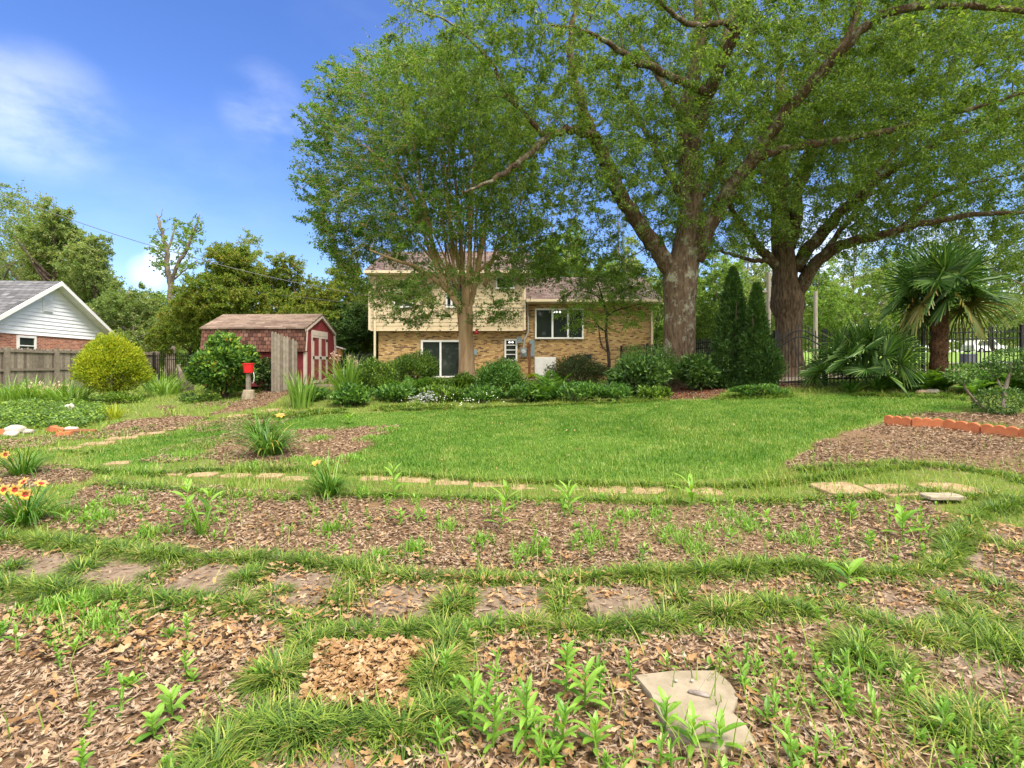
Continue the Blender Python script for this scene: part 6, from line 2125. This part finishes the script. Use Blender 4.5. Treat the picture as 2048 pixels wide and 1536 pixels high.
def palm(name, label, base, top, trunk_r, nf, R, pl, emin, emax, dry=0, squash=1.0):
    root = thing(name, label, "palm", tuple(base))
    tb = MB()
    n = 16
    P = np.linspace(base, top, n)
    if trunk_r:
        tb.tube(P, trunk_r * (1 + .1 * np.sin(np.arange(n) * 2.1)), 14, wob=.07)
        m_ = 2600
        t = rng.uniform(0, 1, m_)
        a = rng.uniform(0, 2 * PI, m_)
        c = base + (top - base) * t[:, None] + np.stack([np.cos(a), np.sin(a), 0 * a], -1) * trunk_r * .95
        tb.ribbons(c, a, rng.uniform(.3, 2.6, m_), rng.uniform(-.5, 1, m_), rng.uniform(.06, .16, m_), .012, 2)
        tb.build("trunk", MAT['fibre'], root)
    st = MB()
    for i in range(nf):
        el = emin + (emax - emin) * ((i + .5) / nf) ** .9
        az = i * 2.39996 + rng.normal(0, .15)
        d = np.array([math.cos(az) * math.cos(el), math.sin(az) * math.cos(el), math.sin(el)])
        hub = top + d * pl * rng.uniform(.8, 1.15)
        hub[2] -= .12 * pl * math.cos(el)
        midp = top + (hub - top) * .5 + np.array([0, 0, .1 * pl])
        st.tube([top + d * .04, midp, hub], [.016, .013, .01], 5)
        fb = MB()
        fd_ = unit(d + np.array([0, 0, -.75 * math.cos(el)]) + rng.normal(0, .28, 3))
        is_dry = i < dry
        fan(fb, None, hub, fd_, R * rng.uniform(.85, 1.12), 30, 2.5, .6 if is_dry else .14)
        fb.build("frond", MAT['palmdry' if is_dry else 'palm'], root)
    st.build("petioles", MAT['palm'], root)
    return root


pb = np.array([*deep(1876, CY, 13.6)[:2], 0])
pb[2] = float(G(pb[0], pb[1]))
pt = deep(1880, 588, 13.6)
palm("fan_palm", "tall fan palm with shaggy brown trunk in front of the black fence", pb, pt, .19, 40, .80, .72, -.6, 1.4, 6)
lp_ = np.array([*deep(1725, CY, 13.9)[:2], 0])
lp_[2] = float(G(lp_[0], lp_[1]))
palm("low_palm", "trunkless low clump of fan palm leaves beside the gate", lp_, lp_ + (0, 0, .35), 0, 44, .62, 1.0, .05, 1.45)


# ---------------------------------------------------------------- ferns and strap-leaved clumps
def fern(label, px, py, n, L, depth=None, mat='fern', group="ferns of the beds"):
    b = at(px, py) if depth is None else gp(*deep(px, CY, depth)[:2])
    mb = MB()
    for i in range(n):
        az = rng.uniform(0, 2 * PI)
        lean = rng.uniform(.15, .8)
        l_len = L * rng.uniform(.7, 1.15)
        k = 18
        t = np.linspace(.08, 1, k)
        ang = lean + t * rng.uniform(.5, 1.2)
        dx = np.cumsum(np.sin(ang)) * l_len / k
        dz = np.cumsum(np.cos(ang)) * l_len / k
        h = np.array([math.cos(az), math.sin(az), 0])
        sd = np.array([-math.sin(az), math.cos(az), 0])
        P = b + dx[:, None] * h + dz[:, None] * np.array([0, 0, 1.0])
        T_ = np.sin(ang)[:, None] * h + np.cos(ang)[:, None] * np.array([0, 0, 1.0])
        N_ = np.cross(np.broadcast_to(sd, T_.shape), T_)
        w = .30 * l_len * np.sin(PI * np.clip(t * .95 + .03, 0, 1)) ** .8 + .01
        for sg in (-1, 1):
            mb.leaves(P, sd * sg + T_ * .45 + rng.normal(0, .05, (k, 3)), N_, w, .052 * l_len * 1.2, .1)
    return tag(mb.build("fern", MAT[mat], loc=tuple(b)), label, "fern", group)


fern("light green fern in front of the wide dark shrub", 1108, 800, 26, .95)
fern("fern beside the light green one, nearer the patio", 1085, 803, 18, .7)
fern("fern between the two round shrubs' feet", 808, 795, 16, .8)
fern("fern left of the pale blue flowers", 835, 790, 14, .75)
fern("bright fern under the tall palm, left of the white stone", 1845, 784, 20, .7)
fern("yellow-green fern right of the white stone", 1885, 782, 20, .7)
fern("fern behind the topiary's low pad", 1945, 790, 22, .75)
fern("bright fern at the right edge behind the topiary", 2035, 785, 24, .8)
fern("fern between the topiary's bare stems", 1975, 780, 18, .75)
fern("small fern at the low palm's right foot", 1790, 778, 14, .5)
fern("bright broad fern at the very right edge of the bed", 2080, 790, 20, .8)


def clump(name, label, cat, px, py, n, L, W, leaf, group=None, lean=(.02, .75), curl=(.9, 2.5), segs=8, spread=.06, depth=None, prof='blade', fold=.25, b=None):
    b = at(px, py) if b is None else b
    root = thing(name, label, cat, tuple(b), group)
    mb = MB()
    az = rng.uniform(0, 2 * PI, n)
    r = spread * np.sqrt(rng.uniform(0, 1, n))
    P = b + np.stack([np.cos(az) * r, np.sin(az) * r, np.full(n, -.01)], -1)
    mb.ribbons(P, az + rng.normal(0, .4, n), rng.uniform(*lean, n), rng.uniform(*curl, n), L * rng.uniform(.6, 1.15, n), W * rng.uniform(.7, 1.2, n), segs, prof, fold)
    mb.build("leaves", MAT[leaf], root)
    return root, b


def flower(root, b, dx, dy, h, s=.055, face=(0, -1, .4), petals=6, gold='petal_gold', red='petal_red', stalk='daylily'):
    """a trumpet flower on its scape: six petals, dark throat"""
    c = b + np.array([dx, dy, h])
    st = MB()
    st.tube([b + (dx * .1, dy * .1, 0), b + (dx * .6, dy * .6, h * .6), c], [.005, .004, .004], 5)
    fl_s = st.build("scape", MAT[stalk], root)
    f = unit(np.array(face, float))
    u = unit(np.cross(f, (0.1, .2, 1)))
    v = np.cross(f, u)
    pm, tm = MB(), MB()
    for i in range(petals):
        a = 2 * PI * i / petals
        o = np.cos(a) * u + np.sin(a) * v
        w = np.cross(f, o)
        for mb, s0, s1, ww in ((pm, .0, 1.0, 1.0), (tm, .02, .36, .7)):
            V = []
            lift = .004 if mb is tm else 0
            for t in np.linspace(s0, s1, 5):
                p = c + f * s * (.95 * t - .55 * t ** 3 + lift / s * 1.0) + o * s * (.12 + 1.0 * t ** 1.4)
                wd = s * (.30 if i % 2 else .42) * math.sin(PI * min(.97, .12 + t * .86)) * ww
                V += [p - w * wd, p + f * s * .05, p + w * wd]
            q = [(j * 3 + k, j * 3 + k + 1, j * 3 + k + 4, j * 3 + k + 3) for j in range(4) for k in range(2)]
            mb.add(V, q)
    fl = pm.build("flower", MAT[gold], root)
    tm.build("throat", MAT[red], fl)


GD = "daylily clumps"
r_, b_ = clump("daylily", "daylily with yellow and red flowers at the left edge", "daylily", 50, 1048, 130, .55, .017, 'daylily', GD, spread=.10, curl=(1.1, 2.7))
for dx, dy, h, fc in ((-.19, -.05, .48, (-.4, -1, .5)), (-.11, -.08, .42, (.2, -1, .6)), (.01, -.1, .43, (.3, -.9, .2)), (.10, -.1, .38, (.6, -1, .1)), (-.03, .03, .47, (-.3, -1, .9)), (-.22, -.08, .42, (-.3, -1, .2)), (.13, .02, .45, (.5, -.2, 1))):
    flower(r_, b_, dx, dy, h * .8, .054, fc)
r_, b_ = clump("daylily", "dark green daylily behind the flowering one at the left edge", "daylily", 45, 952, 120, .6, .017, 'daylily', GD, spread=.12)
for dx, dy, h, fc in ((.07, -.3, .33, (.4, -1, .3)), (-.2, -.3, .40, (-.4, -1, .5)), (-.05, -.32, .34, (.1, -1, .5))):
    flower(r_, b_, dx, dy, h, .052, fc)
r_, b_ = clump("daylily", "daylily clump standing in the middle of the round mulch bed", "daylily", 538, 912, 170, .78, .026, 'daylily', GD, spread=.14)
flower(r_, b_, .22, -.1, .62, .07, (.2, -.4, 1), red='petal_gold')
r_, b_ = clump("daylily", "daylily clump at the near edge of the tan stone path", "daylily", 660, 992, 120, .55, .018, 'daylily', GD, spread=.09)
flower(r_, b_, -.13, -.05, .36, .06, (-.2, -.4, 1), red='petal_gold')
clump("daylily", "dark leafy clump above the tall daylily, nearer the lawn", "daylily", 520, 880, 90, .75, .026, 'daylily', GD, spread=.14)
clump("iris", "pale green iris clump left of the shed step", "iris", 603, 815, 120, 1.0, .032, 'iris', None, (.0, .35), (.1, .7), 6, .28)
clump("crinum", "tall strap-leaved clump with faded pink flowers right of the shed", "plant", 697, 790, 130, 1.35, .05, 'iris', None, (.0, .6), (.2, 1.2), 7, .3)
lb0 = deep(690, 712, 17.5)
mb = MB()
n = 150
cs = np.repeat([deep(a, b__, 17.6) for a, b__ in ((676, 716), (697, 718), (706, 726), (715, 730), (668, 712))], 30, 0)
mb.leaves(cs + rng.normal(0, .07, (n, 3)), rng.normal(0, 1, (n, 3)), rng.normal(0, 1, (n, 3)), .09, .05)
tag(mb.build("crinum_flowers", MAT['petal_pink'], loc=tuple(lb0)), "faded pink flower heads above the strap-leaved clump", "flowers")
mb = MB()
n = 200
a_ = np.array([deep(848, 790, 13.4), deep(838, 794, 13.4), deep(858, 786, 13.4), deep(866, 794, 13.4), deep(826, 798, 13.4), deep(848, 800, 13.4)])
cs = a_[rng.integers(0, 6, n)]
v = unit(rng.normal(0, 1, (n, 3)))
lb0 = a_[0]
mb.leaves(cs + v * np.array([.10, .08, .055]), unit(v + rng.normal(0, .6, (n, 3))), v, .036, .03)
tag(mb.build("hydrangea_flowers", MAT['petal_pale'], loc=tuple(lb0)), "pale lilac flower heads in the back bed", "flowers")
mb = MB()
n = 70
px_, py_ = rng.uniform(800, 1010, n), rng.normal(800, 6, n)
P = np.array([deep(a, b__, 13.6 + rng.uniform(-.6, .3)) for a, b__ in zip(px_, py_)])
mb.leaves(P, rng.normal(0, 1, (n, 3)) + (0, -.5, .6), rng.normal(0, .5, (n, 3)) + (0, -1, .5), .034, .03)
tag(mb.build("white_blossoms", MAT['petal_white']), "tiny white blossoms dotted through the front of the back bed", kind='stuff')
clump("strap_plant", "arching pale strap-leaved plant below the tan trunk", "plant", 915, 800, 60, .7, .03, 'iris', None, (.1, .7), (.5, 1.6), 6, .12)
clump("strap_plant", "dark whorled plant at the left end of the back bed", "plant", 705, 808, 60, .55, .07, 'perennial', None, (.3, 1.0), (.3, 1.2), 6, .1, prof='lance')
clump("strap_plant", "dark whorled plant at the low palm's left foot", "plant", 1700, 784, 50, .45, .06, 'perennial', None, (.3, 1.0), (.3, 1.2), 6, .1, prof='lance')
clump("strap_plant", "green leafy plant in front of the low palm", "plant", 1755, 780, 60, .5, .06, 'perennial', None, (.3, 1.0), (.3, 1.2), 6, .15, prof='lance')
clump("yellow_grass", "yellowing grass tuft in the left bed near the golden bush", "grass tuft", 230, 838, 90, .45, .02, 'golden', None, (.1, .6), (.2, .9), 5, .12)
for i, (a, b__, lb_) in enumerate(((20, 800, "bright daylily foliage at the left edge below the fence"), (60, 802, "daylily foliage below the second fence post, left of centre"), (100, 800, "daylily foliage with faded blooms by the fence post"), (140, 806, "daylily foliage touching the golden bush on its left"), (330, 790, "strappy green clump right of the golden bush"), (318, 782, "yellow-green clump behind the golden bush's right foot"))):
    clump("daylily", lb_, "daylily", a, b__, 110, .95, .04, 'iris', "daylilies along the wooden fence", (.05, .7), (.4, 1.5), 5, .5)
mb = MB()
n = 260
px_, py_ = rng.uniform(48, 140, n), rng.normal(776, 5, n)
P = np.array([deep(a, b__, 18.6 + rng.uniform(-.6, .6)) for a, b__ in zip(px_, py_)])
mb.leaves(P, rng.normal(0, 1, (n, 3)), rng.normal(0, 1, (n, 3)), .09, .05)
tag(mb.build("faded_blossoms", MAT['petal_pink']), "faded cream blossoms over the daylilies by the fence", kind='stuff')

# ivy-like ground cover round the rocks
mb = MB()
x, y = scatter(52000, -16, -8, 11.5, 18, [[(-60, 812), (60, 806), (150, 808), (215, 818), (210, 842), (160, 858), (60, 858), (-60, 862)], [(360, 798), (420, 795), (440, 804), (360, 808)]])
n = len(x)
hh = .06 + .22 * vnoise(x, y, .5, 91)
mb.leaves(pts(x, y) + np.array([0, 0, 1.0]) * (hh * rng.uniform(.2, 1, n))[:, None], rng.normal(0, 1, (n, 3)) * (1, 1, .4), rng.normal(0, .4, (n, 3)) + (0, -.2, 1), .07 * rng.uniform(.6, 1.3, n), .05, .1)
tag(mb.build("ground_cover", MAT['azalea']), "dark leafy ground cover behind the white rocks", kind='stuff')

# stump and short wooden posts behind the mahonia
q = at(366, 784)
tag(MB().tube([q + (-.1, 0, -.1), q + (-.02, 0, .35), q + (-.12, 0, .75), q + (-.2, 0, 1.0)], [.13, .1, .08, .03], 9, wob=.1).build("stump", MAT['bark_grey'], loc=tuple(q)), "grey leaning stump left of the mahonia", "stump")
for i, (a, h) in enumerate(((376, .75), (384, .62))):
    q = at(a, 782)
    mb = MB()
    mb.box(q[0] - .06, q[0] + .05, q[1] - .05, q[1] + .05, q[2] - .1, q[2] + h)
    tag(mb.build("short_post", MAT['oldwood'], loc=tuple(q)), ("taller" if i == 0 else "shorter") + " of the two stub posts left of the mahonia", "post", "stub posts")


# ---------------------------------------------------------------- weeds
def leafy_stem(mb, b, h, pairs, L, W, az0=0.0, droop=.6, lean=0.0):
    """an upright stem with leaves in turning pairs, biggest below the tip"""
    h3 = np.array([math.cos(az0) * lean, math.sin(az0) * lean, 1.0]) * h
    mb.prisms(np.array([b - (0, 0, .01), b + h3 * .5]), np.array([b + h3 * .5, b + h3]), np.array([.006, .005]) * (h / .3) ** .5, np.array([.005, .003]), 4)
    P, A, Ln, LL, WW = [], [], [], [], []
    for i in range(pairs):
        t = (i + 1) / pairs
        for k in range(2):
            P.append(b + h3 * t)
            A.append(az0 + i * 1.57 + k * PI + rng.normal(0, .25))
            Ln.append(1.25 - .85 * t + rng.normal(0, .1))
            s = (.55 + .6 * math.sin(PI * min(1, t * .8 + .1))) * rng.uniform(.8, 1.15) * (.65 if t > .95 else 1)
            LL.append(L * s)
            WW.append(W * s)
    mb.ribbons(np.array(P), np.array(A), np.array(Ln), droop * rng.uniform(.5, 1.3, len(P)), np.array(LL), np.array(WW), 5, 'lance', .22)


GWD = "tall leafy weeds in the mulch"
for (a, b__, h, pr, L, W, lb_) in ((368, 1068, .42, 6, .26, .075, "tallest broad-leaved weed, standing in the left of the mulch bed"), (415, 1040, .30, 5, .16, .05, "slim leafy weed just behind the tallest one"), (1000, 1062, .36, 7, .22, .055, "tall bright weed in the middle of the mulch bed"),
                                   (1140, 1028, .24, 6, .21, .055, "broad star-shaped weed below the tan stones' middle"), (1385, 1018, .25, 6, .2, .055, "star-shaped weed below the right end of the tan stones"), (1805, 1080, .36, 5, .19, .085, "weed with large oval leaves at the right of the mulch bed"),
                                   (790, 1000, .32, 7, .2, .05, "weed rising beside the tan stone path, right of the daylily"), (800, 1052, .14, 5, .11, .05, "small rounded weed below the one by the path"), (845, 1045, .14, 5, .1, .04, "small weed right of the rounded one"), (700, 848, .2, 7, .24, .06, "bright weed at the far edge of the round bed"),
                                   (1540, 1060, .15, 5, .11, .04, "small weed among grass at right of centre bed"), (1700, 1030, .1, 5, .14, .05, "flat rosette weed right of centre bed"), (1695, 1180, .15, 4, .15, .07, "broad weed growing from the mondo row at right"),
                                   (1385, 1500, .15, 6, .10, .036, "weed standing over the concrete slab's front edge"), (1130, 1400, .24, 8, .10, .034, "upright weed left of the concrete slab"), (1170, 1420, .2, 8, .1, .034, "leafy weed at the slab's left corner"),
                                   (1050, 1500, .24, 9, .1, .032, "leafy weed in the bottom middle"), (985, 1500, .22, 9, .1, .032, "leafy weed left of the bottom middle one"), (1120, 1510, .22, 9, .10, .032, "dense leafy weed at bottom, left of the slab"),
                                   (940, 1470, .22, 8, .1, .03, "tall weed at the right of the square stone's frame"), (1190, 1505, .17, 7, .1, .036, "weed at the bottom below the slab's left side"), (1440, 1500, .12, 5, .1, .04, "small weed at the slab's lower right"),
                                   (1330, 1465, .14, 5, .09, .04, "young weed inside the slab's left edge"), (310, 1480, .09, 6, .085, .04, "broad grey-green weed at lower left"), (345, 1440, .12, 6, .09, .035, "small weed above the broad one at lower left")):
    q = at(a, b__)
    mb = MB()
    leafy_stem(mb, q, h * rng.uniform(.65, 1.1), pr, L * rng.uniform(.75, 1.1), W * .72, rng.uniform(0, 3), rng.uniform(.5, 1.1), rng.uniform(0, .25))
    tag(mb.build("weed", MAT['weed'], loc=tuple(q)), lb_, "weed", GWD)
clump("strap_weed", "fan of pale upright blades beside the tallest weed", "weed", 405, 1075, 26, .34, .022, 'iris', None, (.0, .45), (.0, .5), 5, .03)

wm = MB()
x, y = scatter(3400, -5, 5, 1.4, 7, R_MULCH)
px_, py_ = px_of(x, y, G(x, y))
pr = np.where((px_ > 880) & (py_ > 1330), .75, .14) + np.where((px_ > 1000) & (py_ > 1000) & (py_ < 1140), .12, 0) + np.where((px_ < 600) & (py_ > 1180) & (py_ < 1330) & (px_ < 260), .55, 0) + np.where((py_ > 1000) & (py_ < 1140), .14, 0)
pr *= .4 + 1.2 * vnoise(x, y, .6, 95)
k = (rng.uniform(0, 1, len(x)) < pr) & ~in_poly(px_, py_, [(1270, 1350), (1430, 1345), (1490, 1440), (1480, 1500), (1300, 1500)])
for xx, yy in zip(x[k], y[k]):
    leafy_stem(wm, gp(xx, yy), rng.uniform(.04, .16), rng.integers(4, 9), rng.uniform(.03, .07), rng.uniform(.010, .022), rng.uniform(0, 3), .6, rng.uniform(0, .4))
tag(wm.build("seedling_weeds", MAT['weed']), "small leafy weeds dotted through the mulch", kind='stuff')
fw = MB()
# soft low tufts of fine weeds
TU = [(660, 1065, .16), (1250, 1040, .22), (1420, 1070, .25), (1490, 1060, .2), (1310, 1040, .2), (965, 1085, .12), (300, 1075, .22), (240, 1010, .25), (1370, 1090, .25), (1400, 1110, .22), (1180, 1090, .2), (200, 1260, .22), (100, 1230, .25), (160, 1215, .2), (760, 1120, .15), (830, 1105, .15), (1060, 1110, .18), (1600, 1090, .2), (560, 870, .3), (640, 880, .25), (780, 862, .35), (745, 880, .35), (600, 925, .3), (510, 935, .3),
      (280, 945, .35), (380, 915, .4), (700, 920, .3), (640, 930, .3), (1340, 1075, .25), (130, 1030, .2), (200, 1040, .2), (1460, 1040, .25), (900, 1060, .12)]
for a, b__, r in TU:
    q = at(a, b__)
    n = int(260 * r / .2)
    aa, rr = rng.uniform(0, 2 * PI, n), r * rng.uniform(0, 1.15, n) ** .8
    x, y = q[0] + np.cos(aa) * rr, q[1] + np.sin(aa) * rr
    fw.ribbons(pts(x, y), rng.uniform(0, 2 * PI, n), rng.uniform(.05, .7, n), rng.uniform(.1, .9, n), rng.uniform(.05, .15, n) * (1.1 - .6 * rr / r), .008, 3, 'lance')
tag(fw.build("fine_weeds", MAT['weed']), "soft bright tufts of fine weeds in the mulch", kind='stuff')
gw = MB()
# long grass blades through the mondo rows and the right foreground
x, y = scatter(38000, -6, 8, 1.35, 8, None, R_LAWN)
px_, py_ = px_of(x, y, G(x, y))
pr = .04 + .45 * ((px_ > 1350) & (py_ > 1330)) + .10 * ((px_ > 900) & (py_ > 1090)) + .45 * ((py_ > 930) & (py_ < 1010) & (px_ > 450)) + .9 * (((px_ - 705) / 60) ** 2 + ((py_ - 1190) / 45) ** 2 < 1) + .3 * ((px_ < 480) & (px_ > 330) & (py_ > 1480)) + .10 * ((py_ > 1030) & (py_ < 1130) & (px_ > 1000))
pr *= .3 + 1.4 * vnoise(x, y, .4, 97)
k = rng.uniform(0, 1, len(x)) < pr
x, y = x[k], y[k]
n = len(x)
gw.ribbons(pts(x, y, -.01), rng.uniform(0, 2 * PI, n), rng.uniform(.02, .5, n), rng.uniform(.2, 1.4, n), rng.uniform(.1, .3, n), rng.uniform(.004, .0075, n), 5)
tag(gw.build("long_grass", MAT['rough']), "long thin grass blades through the borders and the foreground", kind='stuff')
